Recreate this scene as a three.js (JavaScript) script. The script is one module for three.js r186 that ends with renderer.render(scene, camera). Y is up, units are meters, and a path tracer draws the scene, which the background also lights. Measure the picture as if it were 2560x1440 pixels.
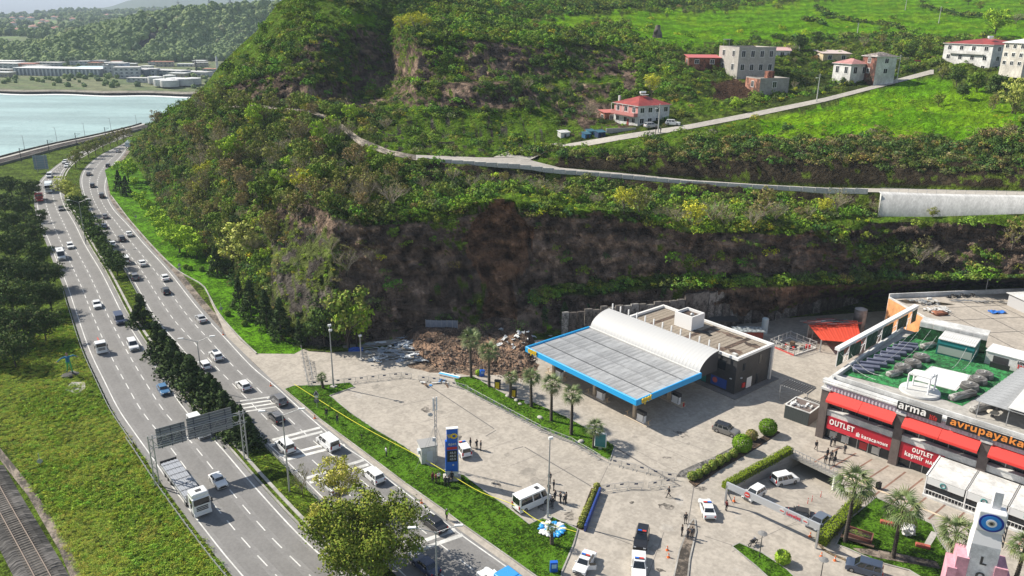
import * as THREE from 'three';
import { mergeGeometries } from 'three/addons/utils/BufferGeometryUtils.js';
import { ImprovedNoise } from 'three/addons/math/ImprovedNoise.js';
import { MarchingCubes } from 'three/addons/objects/MarchingCubes.js';
import { RoundedBoxGeometry } from 'three/addons/geometries/RoundedBoxGeometry.js';
import { FontLoader } from 'three/addons/loaders/FontLoader.js';
import { TextGeometry } from 'three/addons/geometries/TextGeometry.js';

// ---------- camera, sky, sun, exposure ----------
const V0 = (x, y, z) => new THREE.Vector3(x, y, z).normalize();
const CAMH = 67, FPX = 1960;
const scene = new THREE.Scene();
const camera = new THREE.PerspectiveCamera(2 * Math.atan(720 / FPX) * 180 / Math.PI, 16 / 9, 1, 20000);
camera.rotation.order = 'YXZ';
camera.rotation.set(-19.1 * Math.PI / 180, 0, 0.012);
camera.position.set(0, CAMH, 0);
camera.updateMatrixWorld(true);
scene.add(camera);
const sunDir = V0(-12.4, 11.6, -5.1);
// a bright hazy spring sky: pale at the horizon, soft blue overhead, a wide glow round the sun
const skyTex = (() => { const W = 256, H = 128, d = new Float32Array(W * H * 4); for (let y = 0; y < H; y++) for (let x = 0; x < W; x++) { const v = (y + .5) / H * Math.PI - Math.PI / 2, u = ((x + .5) / W - .5) * 2 * Math.PI, e = Math.sin(v), k = Math.pow(1 - Math.max(0, e), 3.2); const dx = Math.cos(v) * Math.cos(u), dz = Math.cos(v) * Math.sin(u), s = Math.max(0, dx * sunDir.x + e * sunDir.y + dz * sunDir.z), g = .3 * Math.pow(s, 14) + .12 * Math.pow(s, 3); const i = (y * W + x) * 4, z = [.11, .16, .25], h = [.53, .57, .61]; for (let c = 0; c < 3; c++) d[i + c] = e < -.02 ? .24 : z[c] + (h[c] - z[c]) * k + g; d[i + 3] = 1; } const t = new THREE.DataTexture(d, W, H, THREE.RGBAFormat, THREE.FloatType); t.mapping = THREE.EquirectangularReflectionMapping; t.magFilter = t.minFilter = THREE.LinearFilter; t.wrapS = THREE.RepeatWrapping; t.needsUpdate = true; return t; })();
scene.background = skyTex; scene.environment = skyTex;
const sun = new THREE.DirectionalLight(new THREE.Color(1, 0.925, 0.8), 5);
sun.name = 'sun'; sun.position.copy(sunDir).multiplyScalar(600).add(new THREE.Vector3(0, 0, -180)); sun.target.position.set(0, 0, -180);
sun.castShadow = true; sun.shadow.mapSize.set(4096, 4096);
Object.assign(sun.shadow.camera, { left: -320, right: 320, top: 320, bottom: -320, near: 1, far: 1400 });
scene.add(sun, sun.target);
const renderer = new THREE.WebGLRenderer({ antialias: true });
renderer.toneMapping = THREE.LinearToneMapping; renderer.toneMappingExposure = 1.52;
renderer.shadowMap.enabled = true;
scene.fog = new THREE.FogExp2(new THREE.Color(0.68, 0.82, 1), 0.00012);

// ---------- helpers ----------
function rng(s) { return () => { s |= 0; s = s + 0x6D2B79F5 | 0; let t = Math.imul(s ^ s >>> 15, 1 | s); t = t + Math.imul(t ^ t >>> 7, 61 | t) ^ t; return ((t ^ t >>> 14) >>> 0) / 4294967296; }; }
const R0 = rng(7);
const rr = (a, b, r = R0) => a + (b - a) * r();
const pick = (a, r = R0) => a[Math.floor(r() * a.length)];
const PN = new ImprovedNoise();
const n3 = (x, y, z) => PN.noise(x + 31.7, y + 17.3, z + 5.1);
function fbm(x, y, z, o = 4) { let a = 0.5, s = 0; for (let i = 0; i < o; i++) { s += a * n3(x, y, z); x *= 2.03; y *= 2.03; z *= 2.03; a *= 0.5; } return s; }
const clamp = (v, a = 0, b = 1) => Math.min(b, Math.max(a, v));
const lerp = (a, b, t) => a + (b - a) * t;
const sstep = (a, b, v) => { v = clamp((v - a) / (b - a)); return v * v * (3 - 2 * v); };
const V3 = (x, y, z) => new THREE.Vector3(x, y, z);
// the direction that a pixel of the photograph stands for
const ray = (px, py) => V3((px - 1280) / FPX, (720 - py) / FPX, -1).applyQuaternion(camera.quaternion);
const G = (px, py, e = 0) => { const d = ray(px, py), t = (e - CAMH) / d.y; return V3(d.x * t, e, d.z * t); };   // the point of the level e
const D = (px, py, dist) => { const d = ray(px, py), t = dist / Math.hypot(d.x, d.z); return V3(d.x * t, CAMH + d.y * t, d.z * t); };   // the point at a known distance
const proj = (p) => { const v = p.clone().project(camera); return [(v.x + 1) * 1280, (1 - v.y) * 720]; };
const hgt = (P, py) => { let a = P.y, b = P.y + 80; for (let i = 0; i < 30; i++) { const m = (a + b) / 2; if (proj(V3(P.x, m, P.z))[1] > py) a = m; else b = m; } return a - P.y; };
const names = new Map();
function numbered(n) { const k = names.get(n) ?? 0; names.set(n, k + 1); return k ? n + '_' + String(k).padStart(3, '0') : n; }
const shade = (o) => o.traverse((m) => { if (m.isMesh) { m.castShadow = true; m.receiveShadow = true; } });
function tag(o, label, category, group, kind) { if (label) o.userData.label = label; if (category) o.userData.category = category; if (group) o.userData.group = group; if (kind) o.userData.kind = kind; return o; }
function thing(name, label, category, p = [0, 0, 0], turn = 0, group) {
  const o = new THREE.Group(); o.name = numbered(name); scene.add(o);
  if (p.isVector3) o.position.copy(p); else o.position.set(...p);
  o.rotation.y = turn; return tag(o, label, category, group);
}
function mesh(name, geo, mat, parent) {
  if (Array.isArray(geo)) geo = merge(geo);
  const m = new THREE.Mesh(geo, mat); m.name = parent ? name : numbered(name); m.castShadow = m.receiveShadow = true; (parent ?? scene).add(m); return m;
}
const struct = (name, geo, mat, label) => tag(mesh(name, geo, mat), label, null, null, 'structure');
function copyOf(o, p, turn, label, group) {
  const c = o.clone(); c.name = numbered(o.name.replace(/_\d{3}$/, '')); scene.add(c); c.userData = { ...o.userData };
  if (p) c.position.copy(p); if (turn !== undefined) c.rotation.y = turn;
  if (label) c.userData.label = label; if (group) c.userData.group = group; return c;
}
function merge(list) {
  const col = list.some((g) => g.attributes.color);
  list = list.map((g) => { g = g.index ? g.toNonIndexed() : g; for (const k of Object.keys(g.attributes)) if (!['position', 'normal', 'uv', 'color'].includes(k)) g.deleteAttribute(k);
    if (!g.attributes.uv) g.setAttribute('uv', new THREE.BufferAttribute(new Float32Array(g.attributes.position.count * 2), 2));
    if (col && !g.attributes.color) g.setAttribute('color', new THREE.BufferAttribute(new Float32Array(g.attributes.position.count * 3).fill(1), 3)); return g; });
  return mergeGeometries(list);
}
// a box of w x h x d standing on y, turned by ry; uv in metres
function box(w, h, d, x = 0, y = 0, z = 0, ry = 0) {
  const g = new THREE.BoxGeometry(w, h, d), p = g.attributes.position, n = g.attributes.normal, u = g.attributes.uv;
  for (let i = 0; i < p.count; i++) { const a = Math.abs(n.getX(i)) > .5, b = Math.abs(n.getY(i)) > .5; u.setXY(i, a ? p.getZ(i) : p.getX(i), b ? p.getZ(i) : p.getY(i)); }
  g.translate(0, h / 2, 0); if (ry) g.rotateY(ry); return g.translate(x, y, z);
}
function cyl(r1, r0, h, x = 0, y = 0, z = 0, seg = 8) { return new THREE.CylinderGeometry(r1, r0, h, seg).translate(x, y + h / 2, z); }
const UP = V3(0, 1, 0);
function bar(a, b, r0, r1 = r0, seg = 5) {   // a tapered round bar from a to b
  const v = b.clone().sub(a), l = v.length(), g = new THREE.CylinderGeometry(r1, r0, l, seg, 1, seg < 5);
  g.translate(0, l / 2, 0); g.applyQuaternion(new THREE.Quaternion().setFromUnitVectors(UP, v.normalize())); return g.translate(a.x, a.y, a.z);
}
function beam(a, b, w, h) {   // a square beam from a to b, h along the vertical
  const v = b.clone().sub(a), l = v.length(); const m = new THREE.Matrix4(), zc = v.clone().normalize(), xc = V3(0, 1, 0).cross(zc).normalize(), yc = zc.clone().cross(xc);
  m.makeBasis(xc, yc, zc); const g = new THREE.BoxGeometry(w, h, l); g.translate(0, 0, l / 2); g.applyMatrix4(m); return g.translate(a.x, a.y, a.z);
}
function geo(pos, idx, uv, col) {
  const g = new THREE.BufferGeometry(); g.setAttribute('position', new THREE.Float32BufferAttribute(pos, 3));
  if (uv) g.setAttribute('uv', new THREE.Float32BufferAttribute(uv, 2)); if (col) g.setAttribute('color', new THREE.Float32BufferAttribute(col, 3));
  if (idx) g.setIndex(idx); g.computeVertexNormals(); return g;
}
// a level polygon of world points at height y, uv in metres
function flat(pts, y = 0, holes = []) {
  const sh = new THREE.Shape(pts.map((p) => new THREE.Vector2(p.x, -p.z))); for (const h of holes) sh.holes.push(new THREE.Path(h.map((p) => new THREE.Vector2(p.x, -p.z))));
  const g = new THREE.ShapeGeometry(sh); g.rotateX(-Math.PI / 2); g.translate(0, y, 0); return g;
}
function slab(pts, y, h) {   // a level polygon with thickness: top at y + h
  const sh = new THREE.Shape(pts.map((p) => new THREE.Vector2(p.x, -p.z)));
  const g = new THREE.ExtrudeGeometry(sh, { depth: h, bevelEnabled: false }); g.rotateX(-Math.PI / 2); return g.translate(0, y, 0);
}
const gp = (list, e = 0) => list.map(([x, y]) => G(x, y, e));
function smooth(list, n = 60) { const c = new THREE.CatmullRomCurve3(list, false, 'centripetal'); return c.getSpacedPoints(n); }
// a ribbon between two lines of points
function ribbon(A, B, dy = 0, uvs = 1) {
  const pos = [], uv = [], idx = []; let l = 0;
  for (let i = 0; i < A.length; i++) { if (i) l += A[i].distanceTo(A[i - 1]); const w = A[i].distanceTo(B[i]);
    pos.push(A[i].x, A[i].y + dy, A[i].z, B[i].x, B[i].y + dy, B[i].z); uv.push(0, l * uvs, w * uvs, l * uvs);
    if (i) { const k = i * 2; idx.push(k - 2, k - 1, k, k - 1, k + 1, k); } }
  const g = geo(pos, idx, uv); if (g.attributes.normal.getY(0) < 0) { for (let i = 0; i < idx.length; i += 3) [idx[i], idx[i + 1]] = [idx[i + 1], idx[i]]; return geo(pos, idx, uv); } return g;
}
function offset(line, d) { return line.map((p, i) => { const a = line[Math.max(0, i - 1)], b = line[Math.min(line.length - 1, i + 1)], t = b.clone().sub(a).setY(0).normalize(); return p.clone().add(V3(t.z * d, 0, -t.x * d)); }); }
// a profile (list of [sideways, up]) swept along a line
function sweep(line, prof) {
  const pos = [], idx = [], uv = []; const n = prof.length; let l = 0;
  line.forEach((p, i) => { const a = line[Math.max(0, i - 1)], b = line[Math.min(line.length - 1, i + 1)], t = b.clone().sub(a).setY(0).normalize(); if (i) l += p.distanceTo(line[i - 1]);
    prof.forEach(([s, u], k) => { pos.push(p.x + t.z * s, p.y + u, p.z - t.x * s); uv.push(l, k * .3); }); });
  for (let i = 1; i < line.length; i++) for (let k = 1; k < n; k++) { const a = (i - 1) * n + k - 1, b = a + 1, c = i * n + k - 1, d = c + 1; idx.push(a, c, b, b, c, d); }
  const g = geo(pos, idx, uv).toNonIndexed(); g.computeVertexNormals(); return g;
}
const len = (line) => { let l = 0; for (let i = 1; i < line.length; i++) l += line[i].distanceTo(line[i - 1]); return l; };
function along(line, s) { for (let i = 1; i < line.length; i++) { const d = line[i].distanceTo(line[i - 1]); if (s <= d || i === line.length - 1) { const t = line[i].clone().sub(line[i - 1]).normalize(); return [line[i - 1].clone().addScaledVector(t, s), t]; } s -= d; } }
const yaw = (t) => Math.atan2(t.x, t.z);   // turn that points +z along t

// ---------- textures: grain only, tileable ----------
function tileNoise(size, f, o, seed) {
  const lat = []; const r = rng(seed); const out = new Float32Array(size * size);
  let amp = 1, tot = 0;
  for (let k = 0; k < o; k++) { const n = f << k, g = new Float32Array(n * n).map(() => r());
    for (let y = 0; y < size; y++) for (let x = 0; x < size; x++) { const u = x / size * n, v = y / size * n, i = u | 0, j = v | 0; let a = u - i, b = v - j; a = a * a * (3 - 2 * a); b = b * b * (3 - 2 * b); const i1 = (i + 1) % n, j1 = (j + 1) % n;
      out[y * size + x] += amp * lerp(lerp(g[j * n + i], g[j * n + i1], a), lerp(g[j1 * n + i], g[j1 * n + i1], a), b); }
    tot += amp; amp *= 0.62; }
  return out.map((v) => v / tot);
}
function tex(size, fn, rep, srgb = true) {
  const d = new Uint8Array(size * size * 4);
  for (let i = 0; i < size * size; i++) { const c = fn(i, i % size, i / size | 0); d[i * 4] = clamp(c[0]) * 255; d[i * 4 + 1] = clamp(c[1]) * 255; d[i * 4 + 2] = clamp(c[2]) * 255; d[i * 4 + 3] = 255; }
  const t = new THREE.DataTexture(d, size, size); t.wrapS = t.wrapT = THREE.RepeatWrapping; t.magFilter = THREE.LinearFilter; t.minFilter = THREE.LinearMipmapLinearFilter; t.generateMipmaps = true;
  if (srgb) t.colorSpace = THREE.SRGBColorSpace; t.repeat.set(rep, rep); t.needsUpdate = true; return t;
}
const NA = tileNoise(512, 4, 7, 1), NB = tileNoise(512, 16, 5, 2), NC = tileNoise(512, 64, 3, 3);
const grain = (lo, hi, a, b, c, rep) => tex(512, (i) => { const v = lo + (hi - lo) * clamp(0.5 + (NA[i] - .5) * a + (NB[i] - .5) * b + (NC[i] - .5) * c); return [v, v, v]; }, rep);
const T = {
  soft: grain(.72, 1, 2.2, 1.4, 1, 1 / 23), rock: grain(.45, 1, 2.4, 2, 1.6, 1 / 17), asphalt: grain(.9, 1, 1.4, .8, 1.4, 1 / 19), conc: grain(.86, 1, .8, 1.2, 1.6, 1 / 27), grass: grain(.5, 1, 1.6, 1.8, 2.2, 1 / 13),
  plaster: grain(.8, 1, 2, 1, .6, 1 / 9), bumpR: tex(512, (i) => { const v = clamp(.5 + (NA[i] - .5) * 1.6 + (NB[i] - .5) * 1.6 + (NC[i] - .5)); return [v, v, v]; }, 1 / 17, false),
  bumpG: tex(512, (i) => { const v = clamp(.5 + (NB[i] - .5) * 1.6 + (NC[i] - .5) * 2); return [v, v, v]; }, 1 / 7, false),
};
const C = (r, g, b) => new THREE.Color().setRGB(r, g, b);
const mat = (c, o = {}) => new (o.specularIntensity !== undefined ? THREE.MeshPhysicalMaterial : THREE.MeshStandardMaterial)({ color: Array.isArray(c) ? C(...c) : c, roughness: .85, ...o });
const leafMat = (c = [1, 1, 1]) => new THREE.MeshPhysicalMaterial({ color: C(...c), vertexColors: true, roughness: .9, side: THREE.DoubleSide, specularIntensity: .12 });
const M = {
  asphalt: mat([.235, .23, .228], { map: T.asphalt, roughness: .93 }), conc: mat([.425, .385, .335], { map: T.conc, roughness: .92 }), concPale: mat([.45, .43, .40], { map: T.conc }), kerb: mat([.40, .385, .36], { map: T.plaster }),
  paint: mat([.72, .72, .70], { map: T.plaster }), grass: mat([.12, .19, .02], { specularIntensity: .1, map: T.grass, bumpMap: T.bumpG, bumpScale: .12 }), lawn: mat([.085, .19, .014], { specularIntensity: .1, map: T.grass, bumpMap: T.bumpG, bumpScale: .06 }),
  dirt: mat([.25, .205, .165], { map: T.rock }), galv: mat([.42, .43, .44], { roughness: .5, metalness: .5 }), steelDark: mat([.07, .07, .075], { roughness: .5, metalness: .4 }),
  white: mat([.72, .72, .71], { map: T.plaster, roughness: .7 }), whiteGloss: mat([.8, .8, .8], { roughness: .35 }), black: mat([.018, .018, .02], { roughness: .5 }), glass: mat([.02, .026, .032], { roughness: .06, metalness: 0 }),
  wood: mat([.16, .1, .065], { map: T.plaster }), red: mat([.55, .035, .03], { roughness: .6 }), blue: mat([.015, .12, .55], { roughness: .45 }), cyan: mat([.02, .38, .80], { roughness: .4 }), yellow: mat([.8, .55, .02], { roughness: .5 }), orange: mat([.75, .16, .03], { roughness: .6 }),
  bark: mat([.14, .115, .09], { map: T.rock, roughness: .95 }), soil: mat([.105, .068, .045], { map: T.rock, bumpMap: T.bumpR, bumpScale: .2, roughness: 1 }),
};
// ---------- the hill: columns of the photograph, each with the profile [photo row, distance in metres] from its foot up ----------
// rows: 1 foot, 2 ledge front, 3 ledge back, 5 cliff top, 6 terrace back, 7 lower road outer, 8 inner, 9 bank top, 10 upper road outer, 11 inner, 12 rock top, 13 ledge back, 14 upper cliff top, 15 field, 16 skyline
const NR = 17;
const COL = {
  322: { g: 372, 16: [352, 470] }, 345: { g: 405, 8: [375, 425], 16: [338, 440] }, 400: { g: 520, 7: [345, 345], 11: [305, 365], 16: [288, 385] }, 480: { g: 612, 7: [340, 285], 11: [285, 325], 16: [245, 350] },
  560: { g: 690, 5: [480, 236], 7: [270, 286], 8: [263, 291], 12: [256, 295], 13: [238, 299], 14: [215, 304], 16: [150, 332] },
  640: { g: 772, 5: [560, 205], 7: [268, 281], 8: [261, 286], 12: [256, 288], 13: [225, 291], 14: [192, 295], 16: [78, 335] },
  700: { g: 836, 2: [770, 172], 5: [480, 205], 7: [276, 272], 8: [270, 277], 12: [262, 279], 13: [222, 283], 14: [185, 290], 15: [90, 315], 16: [4, 338] },
  770: { g: 862, 2: [780, 163], 5: [485, 192], 7: [282, 264], 8: [275, 269], 12: [252, 276], 13: [180, 284], 14: [105, 298], 15: [40, 318], 16: [-40, 342] },
  830: { g: 866, 3: [705, 163], 5: [520, 174], 7: [305, 256], 8: [292, 261], 12: [245, 280], 13: [160, 290], 14: [88, 302], 15: [40, 320], 16: [-40, 350] },
  900: { g: 862, 3: [700, 165], 5: [552, 168], 6: [455, 200], 7: [366, 224], 8: [344, 233], 9: [330, 238], 11: [300, 252], 12: [245, 290], 13: [150, 312], 14: [75, 322], 15: [20, 335], 16: [-40, 360] },
  975: { g: 852, 3: [695, 166], 5: [545, 169], 6: [440, 202], 7: [390, 212], 8: [376, 219], 9: [362, 223], 11: [300, 250], 12: [240, 285], 13: [160, 320], 14: [75, 335], 15: [20, 345], 16: [-40, 370] },
  1040: { g: 848, 3: [690, 167], 5: [540, 171], 6: [436, 202], 7: [402, 207], 8: [388, 214], 9: [376, 217], 10: [318, 244], 11: [292, 250], 12: [212, 264], 13: [200, 272], 14: [88, 290], 15: [40, 345], 16: [-40, 390] },
  1200: { g: 842, 3: [690, 168], 5: [512, 175], 6: [446, 202], 7: [414, 206], 8: [394, 216], 9: [382, 219], 10: [335, 240], 11: [296, 252], 12: [212, 264], 13: [200, 276], 14: [92, 294], 15: [45, 345], 16: [-40, 440] },
  1300: { g: 838, 2: [765, 166], 3: [735, 169], 5: [516, 174], 6: [456, 202], 7: [420, 206], 8: [394, 220], 9: [384, 224], 10: [350, 238], 11: [302, 254], 12: [206, 270], 13: [197, 282], 14: [102, 300], 15: [48, 365], 16: [-40, 500] },
  1400: { g: 832, 2: [742, 168], 3: [718, 171], 5: [520, 175], 6: [466, 202], 7: [433, 206], 8: [420, 213], 9: [383, 226], 10: [378, 229], 11: [363, 237], 12: [288, 260], 13: [200, 286], 14: [104, 306], 15: [60, 365], 16: [-40, 540] },
  1560: { g: 826, 2: [728, 170], 3: [702, 173], 5: [532, 176], 6: [478, 202], 7: [446, 206], 8: [434, 213], 9: [356, 227], 10: [350, 233], 11: [336, 240], 12: [298, 264], 13: [214, 290], 14: [124, 322], 15: [62, 385], 16: [-40, 570] },
  1720: { g: 818, 2: [722, 171], 3: [694, 174], 5: [566, 175], 6: [490, 202], 7: [461, 206], 8: [450, 213], 9: [342, 230], 10: [325, 243], 11: [312, 249], 12: [250, 278], 13: [182, 306], 14: [124, 340], 15: [72, 405], 16: [-40, 620] },
  1900: { g: 800, 2: [716, 174], 3: [690, 177], 5: [570, 180], 6: [502, 202], 7: [472, 206], 8: [462, 213], 9: [344, 232], 10: [290, 265], 11: [277, 272], 12: [225, 302], 13: [172, 324], 14: [132, 350], 15: [62, 435], 16: [-40, 680] },
  2060: { g: 772, 2: [712, 181], 3: [694, 184], 5: [570, 188], 6: [512, 204], 7: [480, 206], 8: [470, 213], 9: [340, 234], 10: [256, 287], 11: [245, 293], 12: [202, 322], 13: [152, 345], 14: [122, 366], 15: [52, 455], 16: [-50, 710] },
  2190: { g: 742, 2: [708, 188], 3: [695, 191], 5: [560, 195], 6: [540, 204], 7: [482, 207], 8: [472, 214], 9: [338, 236], 10: [222, 312], 11: [212, 318], 12: [182, 340], 13: [138, 362], 14: [108, 390], 15: [45, 485], 16: [-50, 740] },
  2330: { g: 722, 2: [700, 193], 3: [690, 195], 5: [556, 199], 6: [540, 205], 7: [488, 207], 8: [474, 215], 9: [338, 236], 10: [186, 338], 11: [174, 346], 12: [160, 358], 13: [128, 375], 14: [100, 410], 15: [40, 510], 16: [-50, 760] },
  2560: { g: 716, 2: [696, 196], 3: [688, 198], 5: [550, 201], 6: [532, 206], 7: [492, 208], 8: [480, 216], 9: [345, 236], 10: [225, 306], 11: [200, 324], 12: [172, 345], 13: [130, 385], 14: [95, 425], 15: [38, 530], 16: [-50, 780] },
  2800: { g: 714, 2: [694, 197], 3: [686, 199], 5: [545, 202], 6: [532, 207], 7: [495, 209], 8: [484, 217], 9: [348, 237], 10: [240, 300], 11: [215, 322], 12: [180, 350], 13: [135, 390], 14: [98, 430], 15: [40, 540], 16: [-50, 790] },
};
const colX = Object.keys(COL).map(Number).sort((a, b) => a - b);
const colP = colX.map((x) => {
  const c = COL[x], f = G(x, c.g), d1 = Math.hypot(f.x, f.z), pts = [[0, c.g + 14, d1 - 3.5], [1, c.g, d1], ...Object.keys(c).filter((k) => k !== 'g').map((k) => [+k, ...c[k]]).sort((a, b) => a[0] - b[0])];
  const out = []; let k = 0;
  for (let r = 0; r < NR; r++) { while (k < pts.length - 2 && pts[k + 1][0] < r) k++; const [r0, y0, a0] = pts[k], [r1, y1, a1] = pts[k + 1], t = clamp((r - r0) / (r1 - r0)); out.push([lerp(y0, y1, t), lerp(a0, a1, t)]); }
  return out;
});
function hillRaw(px, r) {   // photo row and distance of the hill surface
  let i = 0; while (i < colX.length - 2 && colX[i + 1] < px) i++;
  const t = clamp((px - colX[i]) / (colX[i + 1] - colX[i])), k = Math.min(NR - 2, Math.floor(r)), s = r - k, q = k === 8 && px > 1330 ? s * s : s, f = (c) => [lerp(c[k][0], c[k + 1][0], s), lerp(c[k][1], c[k + 1][1], q)];
  const a = f(colP[i]), b = f(colP[i + 1]); return [lerp(a[0], b[0], t), lerp(a[1], b[1], t)];
}
const bump = (r, c, w) => clamp(1 - Math.abs(r - c) / w);
function calm(px, r) { let c = px > 2180 ? sstep(4.8, 5.3, r) * sstep(8.5, 8.1, r) : px > 820 ? Math.max(sstep(6.6, 7, r) * sstep(8.5, 8.1, r)) : px > 540 ? sstep(6.8, 7, r) * sstep(8.3, 8, r) : 0; if (px > 1330) c = Math.max(c, sstep(9.6, 9.95, r) * sstep(11.5, 11.1, r)); return 1 - c; }
const cliffAt = (px, r) => clamp(Math.max(px > 660 ? sstep(.9, 1.2, r) * sstep(5.1, 4.8, r) * sstep(660, 720, px) : 0, px > 560 ? sstep(11, 11.6, r) * sstep(14.1, 13.8, r) * sstep(1620, 1560, px) : 0));
function hill(px, r) {
  const [py, d] = hillRaw(px, r); const P = D(px, py, d), c = calm(px, r), k = cliffAt(px, r), H = Math.hypot(P.x, P.z), ux = P.x / H, uz = P.z / H;
  const q = sstep(0, 1, r);
  if (k > 0) { const s = P.x * .09, v = fbm(s, P.y * .05, P.z * .09, 5) * 3.4 + Math.abs(fbm(P.x * .16, P.y * .09, P.z * .16 + 9, 4)) * 2.4 - .6 + fbm(P.x * .55, P.y * .7, P.z * .55, 4) * 2.1 + Math.floor(fbm(P.x * .11, P.y * .3, P.z * .11 + 3, 4) * 11) / 11 * 3.2; P.x -= ux * v * k * c * q; P.z -= uz * v * k * c * q; }
  if (r > 1 && r < 5 && px > 1150 && px < 1440 && inPoly(REG[0][1], px, py)) { P.x += ux * 2.2; P.z += uz * 2.2; }
  const a = (1 - k) * c * q; P.y += (fbm(P.x * .05, 3, P.z * .05, 4) * 4.5 + fbm(P.x * .3, 8, P.z * .3, 3) * 1.1) * a * (r > 14 ? .5 : 1) * sstep(0, 1.4, r);
  return P;
}
function onHill(px, py) { let r = 1; for (; r < 16; r += .05) if (hillRaw(px, r)[0] <= py) break; return hill(px, r); }
const inPoly = (p, x, y) => { let c = false; for (let i = 0, j = p.length - 1; i < p.length; j = i++) if ((p[i][1] > y) !== (p[j][1] > y) && x < (p[j][0] - p[i][0]) * (y - p[i][1]) / (p[j][1] - p[i][1]) + p[i][0]) c = !c; return c; };
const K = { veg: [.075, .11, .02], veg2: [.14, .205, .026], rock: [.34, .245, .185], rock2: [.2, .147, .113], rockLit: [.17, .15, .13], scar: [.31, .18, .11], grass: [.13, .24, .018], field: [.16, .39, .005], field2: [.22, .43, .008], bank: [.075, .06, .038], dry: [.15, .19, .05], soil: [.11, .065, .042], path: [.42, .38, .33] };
const REG = [
  ['scar', [[1190, 545], [1235, 518], [1290, 520], [1325, 580], [1330, 660], [1280, 720], [1290, 820], [1195, 835], [1215, 720], [1165, 610]]],
  ['grass', [[1190, 505], [1300, 495], [1470, 515], [1590, 528], [1580, 545], [1400, 532], [1280, 518], [1200, 522]]],
  ['grass', [[1880, 575], [2000, 566], [2120, 545], [2300, 535], [2560, 532], [2560, 556], [2300, 552], [2100, 572], [1960, 580]]],
  ['field', [[1284, 72], [1300, 55], [1420, 40], [1560, 30], [1750, 30], [2560, -60], [2800, -60], [2800, 110], [2440, 98], [2250, 92], [2060, 92], [1900, 98], [1730, 118], [1600, 105], [1570, 62], [1490, 50], [1440, 78], [1360, 72]]],
  ['field', [[1900, 300], [2080, 262], [2300, 190], [2560, 250], [2560, 345], [2300, 340], [1960, 338], [1800, 330]]],
  ['grass', [[1310, 402], [1400, 378], [1560, 345], [1720, 325], [1900, 292], [1900, 335], [1720, 352], [1500, 385], [1350, 415]]],
  ['soil', [[1770, 207], [1863, 205], [1892, 230], [1848, 250], [1787, 242]]],
  ['grass', [[1680, 245], [1780, 238], [1820, 258], [1810, 285], [1690, 280]]],
  ['grass', [[1330, 200], [1560, 188], [1570, 212], [1340, 218]]],
  ['grass', [[930, 340], [1000, 300], [1160, 300], [1380, 250], [1400, 310], [1330, 370], [1140, 388], [1000, 385]]],
  ['field', [[860, 50], [930, 32], [935, 62], [880, 75]]],
];
function cover(px, py, r, P) {   // what grows or lies there, and its colour
  const j = fbm(P.x * .12, P.y * .12, P.z * .12, 3), x = px + j * 50, y = py + fbm(P.z * .13, P.x * .13, 7, 3) * 34;
  const w = fbm(P.x * .35, P.y * .35, P.z * .35, 4), big = fbm(P.x * .05, P.y * .05, P.z * .05 + 4, 3);
  let kind = 'veg'; const k = cliffAt(px, r);
  if (k > .45) kind = 'rock';
  if (r < 4.2 + w && px < 850 && px > 655 && k > .2) kind = w + j > -.02 ? 'dry' : 'rockLit';
  if (r >= 1.95 && r <= 3.05 && px > 1330) kind = 'veg';
  if (kind === 'rock' && r > 10) kind = w + big > .08 ? 'veg' : 'rock';
  if (kind === 'rock' && r < 6 && px > 2050) kind = w + big > .22 ? 'veg' : 'rock2';
  if (kind === 'rock' && r < 6 && (w * .8 + big > .25 || (r > 4.75 && w > -.1))) kind = 'veg';
  if (kind === 'rock' && j > .05) kind = 'rock2';
  if (px < 1000 && r > 14.1 && kind === 'veg') kind = w + big > -.12 ? 'grass' : 'veg2'; if (px > 930 && px < 1560 && r > 9 && r < 11.6 && kind === 'veg' && w + big > -.05) kind = 'grass';
  if (px > 1330 && r > 8.05 && r < 8.72 + w * .8) kind = w > .16 ? 'veg' : 'bank'; if (px > 1050 && px < 2190 && r > 5.75 && r < 7) kind = w > .1 ? 'veg' : 'bank';  // bank: dark soil, with the shade of slope and terrace painted in
  for (const [n, p] of REG) if (inPoly(p, x, y)) kind = n;
  if (kind === 'grass' && w > .2) kind = 'veg2'; if (kind === 'veg' && w + big > .1) kind = 'veg2';
  if (kind === 'field' && big > .06) kind = 'field2';
  if (kind === 'grass' && r > 8 && r < 11.2 && px < 1420 && px > 920 && w < -.16) kind = 'rockLit';
  return [kind, w];
}
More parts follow.
